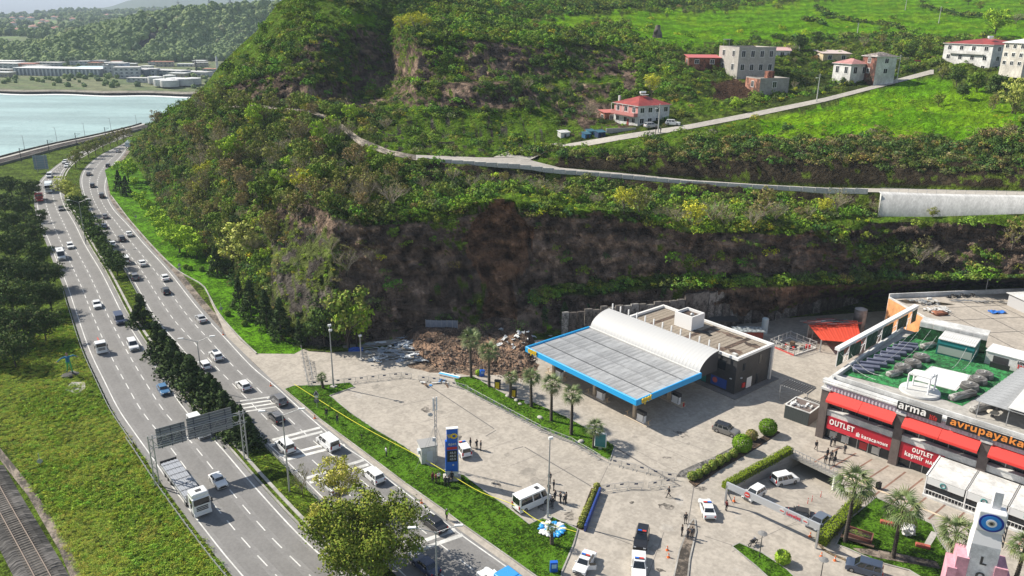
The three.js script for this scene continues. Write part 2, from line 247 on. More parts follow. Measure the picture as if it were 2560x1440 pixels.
{
  const cx = []; for (let x = 322; x <= 2800; x += 3.5) cx.push(x);
  const rs = [], sub = [3, 14, 6, 16, 18, 11, 6, 2, 20, 9, 2, 12, 10, 18, 10, 14]; for (let r = 0; r < 16; r++) for (let k = 0; k < sub[r]; k++) rs.push(r + k / sub[r]); rs.push(16);
  const pos = [], col = [], uv = [], idx = [], nr = rs.length + 1;
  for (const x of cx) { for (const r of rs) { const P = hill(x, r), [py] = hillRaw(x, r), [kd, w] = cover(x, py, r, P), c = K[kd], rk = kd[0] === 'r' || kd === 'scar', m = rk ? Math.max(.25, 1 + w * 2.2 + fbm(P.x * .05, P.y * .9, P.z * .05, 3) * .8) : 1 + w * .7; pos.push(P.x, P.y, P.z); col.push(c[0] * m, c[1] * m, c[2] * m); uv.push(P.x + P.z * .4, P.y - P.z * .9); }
    const [py, d] = hillRaw(x, 16), P = D(x, py, d), t = sstep(560, 1100, x), f = (d + lerp(70, 500, t)) / d; pos.push(P.x * f, lerp(-4, P.y + 25, t), P.z * f); col.push(...K.veg); uv.push(P.x + P.z * .4, P.y + P.z * .9 - 100); }
  for (let i = 1; i < cx.length; i++) for (let k = 1; k < nr; k++) { const a = (i - 1) * nr + k - 1, b = a + 1, c = i * nr + k - 1, d = c + 1; idx.push(a, c, b, b, c, d); }
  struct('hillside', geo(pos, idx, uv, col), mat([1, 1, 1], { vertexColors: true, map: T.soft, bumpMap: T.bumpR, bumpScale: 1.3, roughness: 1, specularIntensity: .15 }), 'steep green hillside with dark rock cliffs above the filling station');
}
// ---------- ground, sea, far shore ----------
const seaLine = smooth(gp([[352, 309], [333, 315], [280, 328], [213, 343], [140, 358], [60, 377], [0, 393], [-200, 445], [-700, 600]]), 80);
let farAt;
const pitEdge = gp([[1815, 1228], [1978, 1137], [2092, 1191], [2148, 1258], [2048, 1346], [1836, 1266]]);
{
  const ground = [...seaLine, V3(-330, 0, -40), V3(-200, 0, 30), V3(900, 0, 30), V3(900, 0, -1000), V3(0, 0, -600)];
  struct('ground', flat(ground, 0, [pitEdge]), M.grass);
  const bank = seaLine; struct('sea_wall', [sweep(bank, [[0, 0], [-1, -.2], [-4, -2.6]]), sweep(bank, [[.6, 0], [.6, .7], [0, .7], [0, -.1]])], mat([.21, .2, .18], { map: T.rock }), 'rough stone sea wall along the promenade');
  const wave = tex(512, (i, x, y) => { const v = NA[i] * .5 + NB[i] * .5; return [v, v, v]; }, 1 / 60, false);
  const seaG = flat([V3(-6000, 0, -120), V3(-160, 0, -120), V3(-160, 0, -1500), V3(-6000, 0, -1500)], -2.2);
  const seaT = grain(.86, 1, 2.6, .7, .3, 1 / 210); seaT.repeat.set(1 / 420, 1 / 90);
  struct('sea', seaG, new THREE.MeshPhysicalMaterial({ color: C(.36, .515, .51), map: seaT, roughness: .32, bumpMap: wave, bumpScale: .8 }), 'pale turquoise sea in the bay');
  // far shore: shoreline, beach, plain, wooded hill, patchwork hill
  const RA = [[-260, 138], [0, 124], [50, 126], [143, 106], [187, 90], [213, 86], [283, 70], [360, 47], [433, 35], [533, 27], [640, 22], [800, 14]];
  const RB = [[-260, 44], [0, 36], [33, 38], [110, 33], [173, 24], [217, 28], [260, 26], [420, 20], [800, 12]];
  const RC = [[-260, 40], [200, 32], [217, 27], [277, 16], [320, 2], [400, -14], [560, -22], [800, -30]];
  const at = (t, x) => { let i = 0; while (i < t.length - 2 && t[i + 1][0] < x) i++; return lerp(t[i][1], t[i + 1][1], clamp((x - t[i][0]) / (t[i + 1][0] - t[i][0]))); };
  const shore = (x) => 231 + x * .017 + Math.sin(x * .03) * 1.2;
  const wash = []; for (let x = -260; x <= 700; x += 12) wash.push(G(x, shore(x) + 1.2, -2.1));
  struct('surf', ribbon(wash, wash.map((p) => p.clone().multiplyScalar(.982).setY(-2.1))), mat([.8, .82, .82]), 'white line of surf on the far beach');
  farAt = (x, s) => { // s 0..1 shore to plain's end, 1..2 wooded hill, 2..3 dip, 3..4 far slope
    const foot = 162 - clamp((x - 150) / 500) * 14; let P;
    if (s <= 1) { const e = lerp(-2.3, 5, Math.pow(s, .4)); P = G(x, lerp(shore(x), foot, s), e); }
    else if (s <= 2) { const a = G(x, foot, 5), d0 = Math.hypot(a.x, a.z), t = s - 1; P = D(x, lerp(foot, at(RA, x), t), lerp(d0, 1330, t)); P.y += fbm(P.x * .009, 0, P.z * .004, 4) * 60 * Math.sin(t * Math.PI); }
    else if (s <= 3) { const t = s - 2, A = D(x, at(RA, x), 1330), f = lerp(1330, 1700, t) / 1330; P = V3(A.x * f, lerp(A.y, 22, t), A.z * f); }
    else { const t = s - 3; P = D(x, 0, lerp(1700, 4300, t)); const B = D(x, at(RB, x), 4300); P.y = lerp(22, B.y, t) + fbm(P.x * .003, 2, P.z * .003, 4) * 60 * t * (1 - t); }
    return P; };
  const pos = [], col = [], uv = [], idx = []; const ss = []; for (let k = 0; k <= 120; k++) ss.push(k / 30);
  const xs = []; for (let x = -260; x <= 800; x += 7) xs.push(x);
  for (const x of xs) for (const s of ss) { const P = farAt(x, s), w = fbm(P.x * .02, P.z * .02, s * 3, 4); let c;
    if (s < .11) c = [.31, .28, .24]; else if (s < 1) c = w > .04 ? [.13, .17, .06] : w > -.05 ? [.10, .15, .05] : [.17, .19, .09]; else if (s < 2.3) { c = [.05, .085, .03]; if (s > 1.15 && s < 1.85 && Math.abs(x - 290 - (s - 1) * 175 + w * 60) < 34) c = [.055, .05, .05]; } else { const q = fbm(P.x * .006, P.z * .006, 1, 3); c = q > .06 ? [.16, .26, .06] : q > -.08 ? [.13, .18, .06] : [.08, .12, .045]; }
    pos.push(P.x, P.y, P.z); col.push(...c); uv.push(P.x, P.z); }
  const nr = ss.length; for (let i = 1; i < xs.length; i++) for (let k = 1; k < nr; k++) { const a = (i - 1) * nr + k - 1, b = a + 1, c = i * nr + k - 1, d = c + 1; idx.push(a, c, b, b, c, d); }
  struct('far_shore', geo(pos, idx, uv, col), mat([1, 1, 1], { vertexColors: true, map: T.soft, roughness: 1 }), 'far shore with beach, plain and wooded hills beyond the bay');
  { const p = [], ix = []; let n = 0; for (let x = -400; x <= 900; x += 20) { for (let k = 0; k < 6; k++) { const f = k / 5, P = D(x, lerp(62, at(RC, x), f), lerp(5200, 7600, f)); P.y += fbm(P.x * .0016, k, P.z * .0016, 4) * 170 * Math.sin(f * 3.14); p.push(P.x, P.y, P.z); } n++; }
    for (let i = 1; i < n; i++) for (let k = 1; k < 6; k++) { const a = (i - 1) * 6 + k - 1, b = a + 1, c = i * 6 + k - 1, d = c + 1; ix.push(a, c, b, b, c, d); }
    struct('far_mountain', geo(p, ix), mat([.07, .1, .045], { roughness: 1 }), 'wooded mountain at the end of the valley'); }
  // far woods: one mass of crowns
  const blob = new THREE.IcosahedronGeometry(1, 2); { const p = blob.attributes.position, cc = []; for (let i = 0; i < p.count; i++) { const v = V3(p.getX(i), p.getY(i), p.getZ(i)), q = 1 + fbm(v.x * 1.7, v.y * 1.7, v.z * 1.7, 3) * .9; p.setXYZ(i, v.x * q, v.y * q * 1.15, v.z * q); } blob.computeVertexNormals(); }
  const spots = []; const r = rng(99);
  while (spots.length < 9500) { const x = lerp(-240, 780, r()), s = lerp(.98, 2.12, r()); const sl = s > 1.1 && s < 1.9 && Math.abs(x - 290 - (s - 1) * 175) < 26; if (sl && r() < .93) continue; spots.push([farAt(x, s), lerp(3, 7.2, r() * r() + .2 * r())]); }
  while (spots.length < 11300) { const x = lerp(-240, 780, r()), s = lerp(2.9, 4, r()); const P = farAt(x, s); if (fbm(P.x * .006, P.z * .006, 1, 3) > -.1) continue; spots.push([P, lerp(4, 9, r())]); }
  while (spots.length < 11480) { const x = lerp(-240, 560, r()), s = lerp(.22, .95, r()); const P = farAt(x, s); if (fbm(P.x * .01, P.z * .01, 1, 3) < 0) continue; spots.push([P, lerp(1.2, 2.8, r())]); }
  const im = new THREE.InstancedMesh(blob, mat([1, 1, 1], { roughness: 1 }), spots.length), m4 = new THREE.Matrix4(), q = new THREE.Quaternion();
  const tones = [[.13, .19, .07], [.17, .24, .085], [.22, .28, .1], [.1, .15, .07], [.19, .21, .1]];
  spots.forEach(([P, s], i) => { q.setFromAxisAngle(UP, r() * 6.28); m4.compose(V3(P.x, P.y + s * .7, P.z), q, V3(s * lerp(.8, 1.2, r()), s * lerp(.9, 1.4, r()), s)); im.setMatrixAt(i, m4); im.setColorAt(i, C(...tones[Math.floor(r() * r() * 5)])); });
  im.name = 'distant_woodland'; scene.add(im); tag(im, 'distant woodland covering the hills across the bay', 'woodland', null, 'stuff');
}
// ---------- highway ----------
const HW = {
  ll: smooth(gp([[318, 335], [270, 352], [230, 368], [190, 385], [157, 403], [133, 420], [103, 448], [88, 473], [86, 510], [97, 560], [117, 610], [132, 650], [160, 720], [177, 773], [213, 880], [250, 960], [283, 1027], [320, 1083], [353, 1130], [400, 1200], [443, 1260], [493, 1327], [547, 1397], [583, 1440], [690, 1570]]), 160),
  lr: smooth(gp([[322, 338], [290, 349], [250, 364], [212, 384], [182, 402], [158, 425], [147, 450], [150, 480], [160, 513], [187, 560], [213, 613], [253, 680], [280, 733], [307, 787], [360, 873], [417, 960], [467, 1030], [547, 1113], [633, 1213], [750, 1340], [860, 1440], [1010, 1580]]), 160),
  rl: smooth(gp([[326, 346], [310, 359], [253, 388], [215, 420], [203, 445], [207, 480], [225, 525], [250, 575], [285, 630], [320, 682], [337, 713], [388, 800], [434, 853], [504, 935], [564, 1003], [646, 1092], [712, 1155], [795, 1240], [905, 1345], [1015, 1450], [1130, 1560]]), 160),
  rr: smooth(gp([[332, 352], [325, 360], [302, 390], [281, 415], [266, 445], [262, 470], [266, 490], [283, 523], [320, 563], [360, 610], [417, 673], [500, 777], [567, 850], [633, 920], [690, 967], [740, 1013], [797, 1063], [857, 1113], [923, 1157], [960, 1190], [1060, 1267], [1147, 1333], [1280, 1427], [1420, 1530]]), 160),
};
function mark(name, g, parent) { return mesh(name, g, M.paint, parent); }
const lineRib = (line, w, y) => ribbon(offset(line, -w / 2), offset(line, w / 2), y);
const between = (a, b, t) => a.map((p, i) => p.clone().lerp(b[i], t));
const dashG = flat([V3(-.08, 0, -1.4), V3(.08, 0, -1.4), V3(.08, 0, 1.4), V3(-.08, 0, 1.4)]);
for (const [A, B, label, inset] of [[HW.ll, HW.lr, 'grey asphalt carriageway with oncoming traffic beside the railway', 1], [HW.rl, HW.rr, 'grey asphalt carriageway leading away past the filling station', 0]]) {
  const road = struct('road', ribbon(offset(A, inset ? -.1 : -.5), offset(B, .9), .012), M.asphalt, label);
  const EA = offset(A, inset ? .9 : .35);
  mark('edge_line', lineRib(EA, .18, .018), road); mark('edge_line', lineRib(B, .2, .018), road);
  for (const t of [1 / 3, 2 / 3]) { const L = between(EA, B, t), n = Math.floor(len(L) / 4.95); const far = []; for (let k = 0; k < n; k++) { const [p, tg] = along(L, k * 4.95 + 1.5); if (p.z < -290) { const g = dashG.clone(); g.rotateY(yaw(tg)); far.push(g.translate(p.x, .018, p.z)); continue; } const d = mark('lane_dash', dashG, road); d.position.set(p.x, .018, p.z); d.rotation.y = yaw(tg); } if (far.length) { const f = mark('lane_dash', far, road); f.userData.kind = 'stuff'; } }
  for (let k = 0; k < 3; k++) mesh('tyre_track', lineRib(between(EA, B, (k + .5) / 3), 1.9, .015), mat([.205, .2, .197], { map: T.asphalt, roughness: .9 }), road);
  HW[inset ? 'roadL' : 'roadR'] = road;
}
function stripe(a, b, w, parent) { const A = G(...a), B = G(...b), t = B.clone().sub(A).normalize(), n = V3(-t.z, 0, t.x).multiplyScalar(w / 2); mark('transverse_stripe', flat([A.clone().add(n), A.clone().sub(n), B.clone().sub(n), B.clone().add(n)], .024), parent); }
for (const [a, b] of [[[681, 1100], [800, 1069]], [[673, 1114], [806, 1079]], [[698, 1141], [850, 1102]], [[710, 1151], [862, 1112]], [[765, 1196], [909, 1150]], [[774, 1207], [921, 1161]], [[1010, 1370], [1139, 1324]], [[1022, 1384], [1157, 1337]]]) stripe(a, b, .75, HW.roadR);
for (const [a, b] of [[[600, 1003], [678, 992]], [[602, 1012], [684, 1000]], [[605, 1021], [690, 1008]], [[608, 1030], [696, 1016]]]) stripe(a, b, .5, HW.roadR);
// median with kerbs and a drain on its left side
{
  const a = offset(HW.lr, .95), b = offset(HW.rl, -.7), a2 = offset(HW.lr, 2.3);
  struct('median', ribbon(a2, b, .06), M.grass, 'grassy median strip between the two carriageways');
  const k = struct('median_drain', [sweep(a, [[0, 0], [0, .14], [.3, .14], [.3, -.02], [.9, -.02], [.9, .12], [1.4, .12], [1.4, 0]])], M.kerb, 'concrete kerb and drain along the median');
  struct('roadside_dirt', ribbon(offset(HW.rr, .7), offset(HW.rr, 2.6), .008), M.dirt, 'strip of dirt beside the carriageway');
}
function guardrail(line, label, step = 4, deep = .3) {
  const o = thing('guardrail', label, 'guardrail'); const L = len(line), n = Math.floor(L / step);
  mesh('rail', sweep(line, [[0, .42], [.05, .5], [0, .58], [.05, .66], [0, .74], [-.03, .74], [-.03, .42]]), M.galv, o);
  const pg = box(.1, .75, .12); for (let k = 0; k <= n; k++) { const [p, t] = along(line, k * step); const m = mesh('post', pg, M.galv, o); m.position.set(p.x - t.z * -deep * .3, p.y, p.z + t.x * -deep * .3); m.rotation.y = yaw(t); }
  return o;
}
const cut = (line, i, j) => line.slice(i, j);
const nearIdx = (line, px, py) => { const g = G(px, py); let b = 0, bd = 1e9; line.forEach((p, i) => { const d = p.distanceTo(g); if (d < bd) { bd = d; b = i; } }); return b; };
{
  const l = HW.ll, i1 = nearIdx(l, 160, 720), i2 = nearIdx(l, 340, 1112);
  guardrail(offset(cut(l, i1, i2 + 1), -.5), 'long galvanised guardrail along the verge beside the pines', 2.6);
  guardrail(offset(cut(l, i2 - 1, l.length), -.9), 'galvanised guardrail with close posts above the weedy bank by the railway', 1.6);
  const r = HW.rl; guardrail(offset(cut(r, nearIdx(r, 640, 1088), nearIdx(r, 905, 1345)), -.6), 'dark median guardrail beside the transverse road stripes', 2);
  guardrail(offset(cut(r, nearIdx(r, 310, 668), nearIdx(r, 392, 805)), -.6), 'short median guardrail by the lone cypress bush', 2);
}
// ---------- railway near and coast railway ----------
function track(c, name, label, near) {
  const bal = struct(name, sweep(c, [[-2.6, 0], [-1.7, .35], [1.7, .35], [2.6, 0]]), mat([.115, .108, .105], { map: T.rock, bumpMap: T.bumpR, bumpScale: .3 }), label);
  for (const s of [-.75, .75]) mesh('rail', sweep(offset(c, s), [[-.05, .4], [-.05, .56], [.05, .56], [.05, .4]]), mat([.30, .24, .2], { roughness: .4, metalness: .5 }), bal);
  const g = box(2.4, .14, .24), sm = mat([.19, .17, .15], { map: T.rock }); const n = Math.floor(len(c) / .62);
  if (near) for (let k = 0; k < n; k++) { const [p, t] = along(c, k * .62); const m = mesh('sleeper', g, sm, bal); m.position.set(p.x, .26, p.z); m.rotation.y = yaw(t); }
  return bal;
}
{
  const A = gp([[-40, 1147], [0, 1220], [127, 1440], [190, 1550]]), B = gp([[-40, 1210], [0, 1288], [80, 1440], [130, 1550]]);
  track(smooth(A.map((p, i) => p.clone().lerp(B[i], .5)), 40), 'railway_track', 'single railway track on grey ballast', true);
  struct('track_path', ribbon(gp([[-60, 1080], [0, 1150], [70, 1240], [150, 1380], [200, 1500]]), gp([[-60, 1050], [0, 1120], [90, 1230], [175, 1370], [230, 1500]]), .006), M.dirt, 'bare gravelly path beside the ballast');
  const c1 = offset(seaLine, 6.5), c2 = offset(seaLine, 10.5), pr = offset(seaLine, 1.2), pr2 = offset(seaLine, 4.2);
  struct('promenade', ribbon(pr, pr2, .02), M.concPale, 'pale promenade along the sea');
  track(c1, 'coast_track', 'railway track beside the promenade'); track(c2, 'coast_track', 'railway track on the landward side of the promenade line');
  struct('coast_wall', sweep(offset(seaLine, 14).slice(8), [[0, 0], [0, 1.1], [.5, 1.1], [.5, 0]]), mat([.24, .23, .22], { map: T.plaster }), 'low grey wall along the coast railway');
}
// ---------- paved yards ----------
const kerbLine = (pts, h = .14, w = .2, parent) => sweep(pts, [[0, 0], [0, h], [w, h], [w, 0]]);
const close = (l) => [...l, l[0].clone()];
const apron = gp([[515, 730], [547, 787], [600, 850], [640, 884], [700, 880], [760, 866], [900, 856], [1060, 842], [1350, 826], [1560, 818], [1900, 800], [2200, 778], [2560, 766], [2750, 900], [2900, 1100], [2900, 1700], [1600, 1700], [1460, 1560], [1290, 1426], [1150, 1326], [960, 1184], [800, 1057], [690, 960], [567, 842]]);
struct('yard', flat(apron, .02, [pitEdge]), M.conc, 'pale concrete yard of the filling station and shopping centre');
function lawn(pts, label, hgtK = .16, m = M.lawn) { const s = struct('grass_verge', slab(pts, 0, hgtK - .02), m, label); const c = close(pts), area = pts.reduce((a, p, i) => { const q = pts[(i + 1) % pts.length]; return a + p.x * q.z - q.x * p.z; }, 0); mesh('kerb', kerbLine(area > 0 ? c : c.reverse(), hgtK), M.kerb, s); return s; }
const verge = gp([[712, 974], [735, 966], [815, 964], [874, 958], [886, 968], [823, 990], [880, 1037], [940, 1077], [1010, 1117], [1070, 1165], [1160, 1190], [1207, 1227], [1273, 1273], [1323, 1313], [1373, 1290], [1443, 1325], [1432, 1362], [1403, 1430], [1396, 1480], [1280, 1397], [1160, 1313], [1107, 1273], [1013, 1207], [907, 1127], [807, 1053]]);
lawn(verge, 'long grass verge between the highway and the lorry park');
const palmIsland = gp([[1135, 946], [1182, 942], [1245, 978], [1290, 1000], [1323, 1003], [1413, 1043], [1480, 1080], [1535, 1117], [1524, 1152], [1480, 1130], [1427, 1103], [1363, 1077], [1280, 1034], [1200, 994], [1142, 964]]);
lawn(palmIsland, 'narrow lawn with a row of palms beside the forecourt');
struct('hill_verge', flat(gp([[262, 425], [277, 490], [333, 563], [443, 677], [505, 716], [547, 787], [640, 884], [735, 885], [780, 862], [700, 830], [640, 765], [560, 685], [480, 605], [400, 510], [340, 410], [300, 405]]), .05), mat([.12, .30, .01], { map: T.grass, bumpMap: T.bumpG, bumpScale: .08, specularIntensity: .1 }), 'bright green grass strip at the foot of the wooded hill');
struct('verge_kerb', kerbLine(smooth(gp([[277, 490], [333, 563], [443, 677], [505, 714], [514, 727], [547, 787], [600, 848], [640, 886]]), 40), .25, .3), M.kerb, 'concrete kerb along the green strip under the hill');
// sunken car park in front of the shopping centre
const pitE = (p) => { const a = pitEdge[5], b = pitEdge[4], c = pitEdge[1], n = V3(-(b.z - a.z), 0, b.x - a.x).normalize(), dd = (q) => q.clone().sub(a).dot(n); return -2.8 * clamp(dd(p) / dd(c)); };
{
  const top = pitEdge, bot = top.map((p) => p.clone().setY(pitE(p) - .01)); const pos = [], idx = [];
  const f = flat(top, 0); const fp = f.attributes.position; for (let i = 0; i < fp.count; i++) fp.setY(i, pitE(V3(fp.getX(i), 0, fp.getZ(i)))); f.computeVertexNormals();
  struct('sunken_car_park', f, M.conc, 'sloping concrete floor of the sunken car park');
  const inB = top[1].clone().sub(top[2]), nn = V3(-inB.z, 0, inB.x).normalize(); const away = nn.dot(top[4].clone().sub(top[2])) > 0 ? nn.negate() : nn; const W = (p, k, e) => p.clone().addScaledVector(away, k).setY(e);
  struct('garage_floor', geo([top[1], top[2], W(top[2], 12, 0), W(top[1], 12, 0)].flatMap((p) => [p.x, -2.82, p.z]), [0, 1, 2, 0, 2, 3]), M.conc, 'dark garage floor under the terrace');
  const wallQ = (a, b, e0a, e0b, e1 = .012) => geo([a.x, e0a, a.z, b.x, e0b, b.z, b.x, e1, b.z, a.x, e1, a.z], [0, 1, 2, 0, 2, 3], [0, 0, 5, 0, 5, 3, 0, 3]);
  struct('retaining_wall', [wallQ(top[0], top[1], pitE(top[0]), -2.8), wallQ(top[2], top[3], -2.8, pitE(top[3])), wallQ(top[3], top[4], pitE(top[3]), pitE(top[4])), wallQ(top[5], top[0], pitE(top[5]), pitE(top[0])), wallQ(W(top[1], 12, 0), W(top[2], 12, 0), -2.82, -2.82), wallQ(top[1], W(top[1], 12, 0), -2.82, -2.82), wallQ(top[2], W(top[2], 12, 0), -2.82, -2.82)], mat([.36, .35, .335], { map: T.conc, side: THREE.DoubleSide }), 'grey concrete retaining walls of the sunken car park');
  struct('deck_edge', sweep([top[1], top[2]], [[0, -.55], [0, .03], [.3, .03], [.3, -.55], [0, -.55]]), M.kerb, 'concrete edge beam of the terrace over the garage');
}
// ---------- local frames for buildings ----------
function frameOf(o, origin, ux) { // +x along ux (level), +z = right-hand normal, so that +z points to the viewer's side when ux runs to the right
  o.position.copy(origin); o.rotation.y = Math.atan2(-ux.z, ux.x); return o; }
const font = await new FontLoader().loadAsync('fonts/droid/droid_sans_bold.typeface.json');
const fontSerif = await new FontLoader().loadAsync('fonts/droid/droid_serif_bold.typeface.json');
function text(s, size, width, f = font, depth = .06) { const g = new TextGeometry(s, { font: f, size, depth, curveSegments: 3, bevelEnabled: false }); g.computeBoundingBox(); const b = g.boundingBox; g.translate(-(b.min.x + b.max.x) / 2, -(b.min.y + b.max.y) / 2, 0); if (width) g.scale(width / (b.max.x - b.min.x), 1, 1); return g; }
const put = (g, x, y, z, ry = 0, rx = 0) => { if (rx) g.rotateX(rx); if (ry) g.rotateY(ry); return g.translate(x, y, z); };
// ---------- filling station ----------
{
  const e = 5.6, Bc = G(1592, 1000, e), Lc = G(1312, 868, e), Rc = G(1762, 928, e);
  const u = Rc.clone().sub(Bc).setY(0).normalize(), v0 = Lc.clone().sub(Bc).setY(0), v = V3(u.z, 0, -u.x); if (v.dot(v0) < 0) v.negate();
  const lu = 17.4, lv = v0.dot(v);
  // canopy: local x runs along v (long side) reversed so that +x goes L -> B, +z outwards to the lorry park
  const o = thing('canopy', 'wide flat filling station canopy with blue fascia and grey ribbed roof', 'canopy');
  const X = v.clone().negate(); frameOf(o, Bc.clone().setY(0), X); // corner B at origin, roof spans x -lv..0 and z -lu..0
  const ribG = (() => { const n = 96, p = [], ix = [], uvr = [], w = (lu - .4) / 4; for (let i = 0; i <= n * 2; i++) { const x = -lv + .35 + (lv - .7) * i / (n * 2), y = (i % 2) * .09; p.push(x, y, 0, x, y + .02, -w + .16); uvr.push(x / 9, 0, x / 9, .22); if (i) { const k = i * 2; ix.push(k - 2, k, k - 1, k - 1, k, k + 1); } } const g = geo(p, ix, uvr).toNonIndexed(); g.computeVertexNormals(); return g; })();
  const roofM = mat([.66, .655, .64], { map: tex(512, (i, x, y) => { const q = clamp(.5 + (NC[x + 512 * (y >> 6)] - .5) * 1.7 + (NB[i] - .5) * 1.2 + (NA[i] - .5)), v = .82 + .18 * q; return [v, v, v]; }, 1), roughness: .7, side: THREE.DoubleSide });
  for (let k = 0; k < 4; k++) { const m = mesh('roof_sheet', ribG, roofM, o); m.position.set(0, e - .32 + (k % 2 ? .05 : 0), -.2 - k * (lu - .4) / 4); }
  mesh('gutter', [1, 2, 3].map((k) => box(lv - .8, .05, .2, -lv / 2, e - .36, -.2 - k * (lu - .4) / 4 + .08)), M.steelDark, o);
  mesh('soffit', box(lv - .3, .1, lu - .3, -lv / 2, e - 1, -lu / 2), mat([.55, .55, .54]), o);
  const fas = (w, d, x, z, m) => { const f = mesh('fascia', new RoundedBoxGeometry(w, 1.15, d, 2, .12).translate(x, e - .5, z), m, o); return f; };
  fas(lv + .3, .35, -lv / 2, .05, M.cyan); fas(.35, lu, .05, -lu / 2 - .1, M.cyan); fas(.35, lu, -lv, -lu / 2 - .1, M.cyan); fas(lv, .3, -lv / 2, -lu, M.white);
  for (const [x, z, ry] of [[-lv + 2.2, .3, 0], [.35, -2.1, Math.PI / 2]]) mesh('lettering', put(text('opet', 1.15, 2.5, font, .12), x, e - .45, z, ry), M.yellow, o);
  const cols = [[1585, 1046], [1486, 990], [1384, 938], [1672, 1000], [1575, 945], [1480, 900]].map((p) => o.worldToLocal((o.updateMatrixWorld(true), G(...p))));
  const colM = mat([.62, .5, .36], { map: T.plaster });
  for (const c of cols) mesh('column', box(.5, e - 1, .5, c.x, 0, c.z), colM, o);
  // pump islands beside the columns
  cols.slice(0, 5).forEach((c, i) => {
    const w = o.localToWorld(c.clone()); if (i === 4) return;
    const p = thing('fuel_pump', ['white fuel pump under the canopy corner with yellow lettering', 'fuel pump beside the middle column of the outer row', 'fuel pump at the end of the canopy nearest the rubble', 'fuel pump with a red extinguisher under the inner canopy edge'][i], 'fuel pump', w, o.rotation.y);
    mesh('island', new RoundedBoxGeometry(5.4, .18, 1.3, 2, .08).translate(.9, .1, .1), mat([.5, .42, .33]), p);
    mesh('pump_body', [box(1.7, 1.45, .62, 1.7, .19, .1)], M.whiteGloss, p); mesh('pump_head', box(1.9, .6, .7, 1.7, 1.64, .1), M.steelDark, p); mesh('display', box(1.2, .4, .03, 1.7, 1.74, .47), M.glass, p);
    const bm = mat([.6, .42, .25]); mesh('bumper', [bar(V3(-1.5, .1, .1), V3(-1.5, .9, .1), .07), bar(V3(-1.5, .9, -.4), V3(-1.5, .9, .6), .07)], bm, p); mesh('bumper', [bar(V3(3.4, .1, .1), V3(3.4, .9, .1), .07), bar(V3(3.4, .9, -.4), V3(3.4, .9, .6), .07)], bm, p);
    for (const s of [.95, 2.45]) { mesh('hose', bar(V3(s, 1.6, .45), V3(s, .5, .5), .04), M.black, p); }
    if (i === 3) mesh('fire_extinguisher', cyl(.13, .13, .7, 3.6, .2, .2), M.red, p);
  });
  // barrel roof between canopy and shop
  const vault = thing('barrel_roof', 'white ribbed quarter barrel roof between canopy and shop', 'roof'); frameOf(vault, Bc.clone().setY(0), X);
  const arc = []; for (let k = 0; k <= 12; k++) { const a = k / 12 * Math.PI / 2; arc.push([-lu + .1 - (1 - Math.cos(a)) * 5.6, e - .5 + Math.sin(a) * 3.4]); }
  const np = 34, wp = (lv - .6) / np, pan = (() => { const p = [], ix = [], prof = [[0, .0], [.05, .06], [.1, 0], [wp - .015, 0]]; arc.forEach(([z, y], i) => { const a = i / 12 * Math.PI / 2; prof.forEach(([x, h]) => p.push(x, y + h * Math.sin(a) + h * .4, z + h * Math.cos(a))); }); for (let i = 1; i < arc.length; i++) for (let k = 1; k < 4; k++) { const a = (i - 1) * 4 + k - 1, b = a + 1, c = i * 4 + k - 1, d = c + 1; ix.push(a, b, c, b, d, c); } return geo(p, ix); })();
  const vm = mat([.5, .505, .51], { roughness: .6, side: THREE.DoubleSide }); for (let k = 0; k < np; k++) mesh('roof_panel', pan, vm, vault).position.x = -lv + .3 + k * wp;
  const arcWall = new THREE.Shape([new THREE.Vector2(lu - .1, 4.4), ...arc.map(([z, y]) => new THREE.Vector2(-z, y - .12)), new THREE.Vector2(lu + 5.5, 4.4)]);
  for (const x of [-lv + .5, -.5]) mesh('end_wall', new THREE.ExtrudeGeometry(arcWall, { depth: .15, bevelEnabled: false }).rotateY(Math.PI / 2).translate(x, 0, 0), M.steelDark, vault);
  for (let k = 0; k < 13; k++) mesh('post', box(.22, 1.7, .22, -lv + 1 + k * (lv - 1.6) / 12, e + 2.4, -lu - 5.75), M.whiteGloss, vault);
  // shop
  const s = thing('station_shop', 'dark grey filling station shop with white roof edge and stained flat roof', 'shop'); const c0 = G(1834, 988); frameOf(s, c0, X);
  const sd = 11.4, sl = Math.abs(G(1575, 787, 7.5).sub(c0).dot(X)) - .5, hh = 7.2; const dark = mat([.055, .055, .058], { roughness: .6, map: T.plaster });
  mesh('wall', [box(sl, hh, .25, -sl / 2, 0, -.13), box(.25, hh, sd - .5, -.13, 0, -sd / 2), box(sl, hh, .25, -sl / 2, 0, -sd + .13), box(.25, hh, sd - .5, -sl + .13, 0, -sd / 2)], dark, s);
  mesh('floor', box(sl - .5, .1, sd - .5, -sl / 2, 0, -sd / 2), M.conc, s);
  const roofm = mat([.33, .28, .225], { map: T.conc, bumpMap: T.bumpG, bumpScale: .03 }), dk = mat([.15, .10, .075], { map: T.rock }); const nst = 26, sw = (sl - .9) / nst;
  mesh('roof_deck', box(sl - .5, .2, sd - .5, -sl / 2, hh - .45, -sd / 2), roofm, s);
  const r = rng(5); for (let k = 0; k < nst; k++) mesh('roof_strip', box(sw - .08, .08, sd - .8, -sl + .45 + sw * (k + .5), hh - .24, -sd / 2), r() < .12 ? dk : roofm, s);
  for (const [x, z, w, d] of [[-3, -3.4, 2.6, 2], [-2.2, -8.6, 4.5, 1.8], [-8, -9.6, 5, 1.6], [-5.4, -2.2, 1.6, 1.6], [-12, -9.2, 3, 1.4]]) { const pts = []; for (let k = 0; k < 14; k++) { const a = k / 14 * 6.283, q = .6 + r() * .5; pts.push(V3(x + Math.cos(a) * w * q * .6, 0, z + Math.sin(a) * d * q * .6)); } mesh('roof_patch', flat(pts, hh - .145), dk, s); }
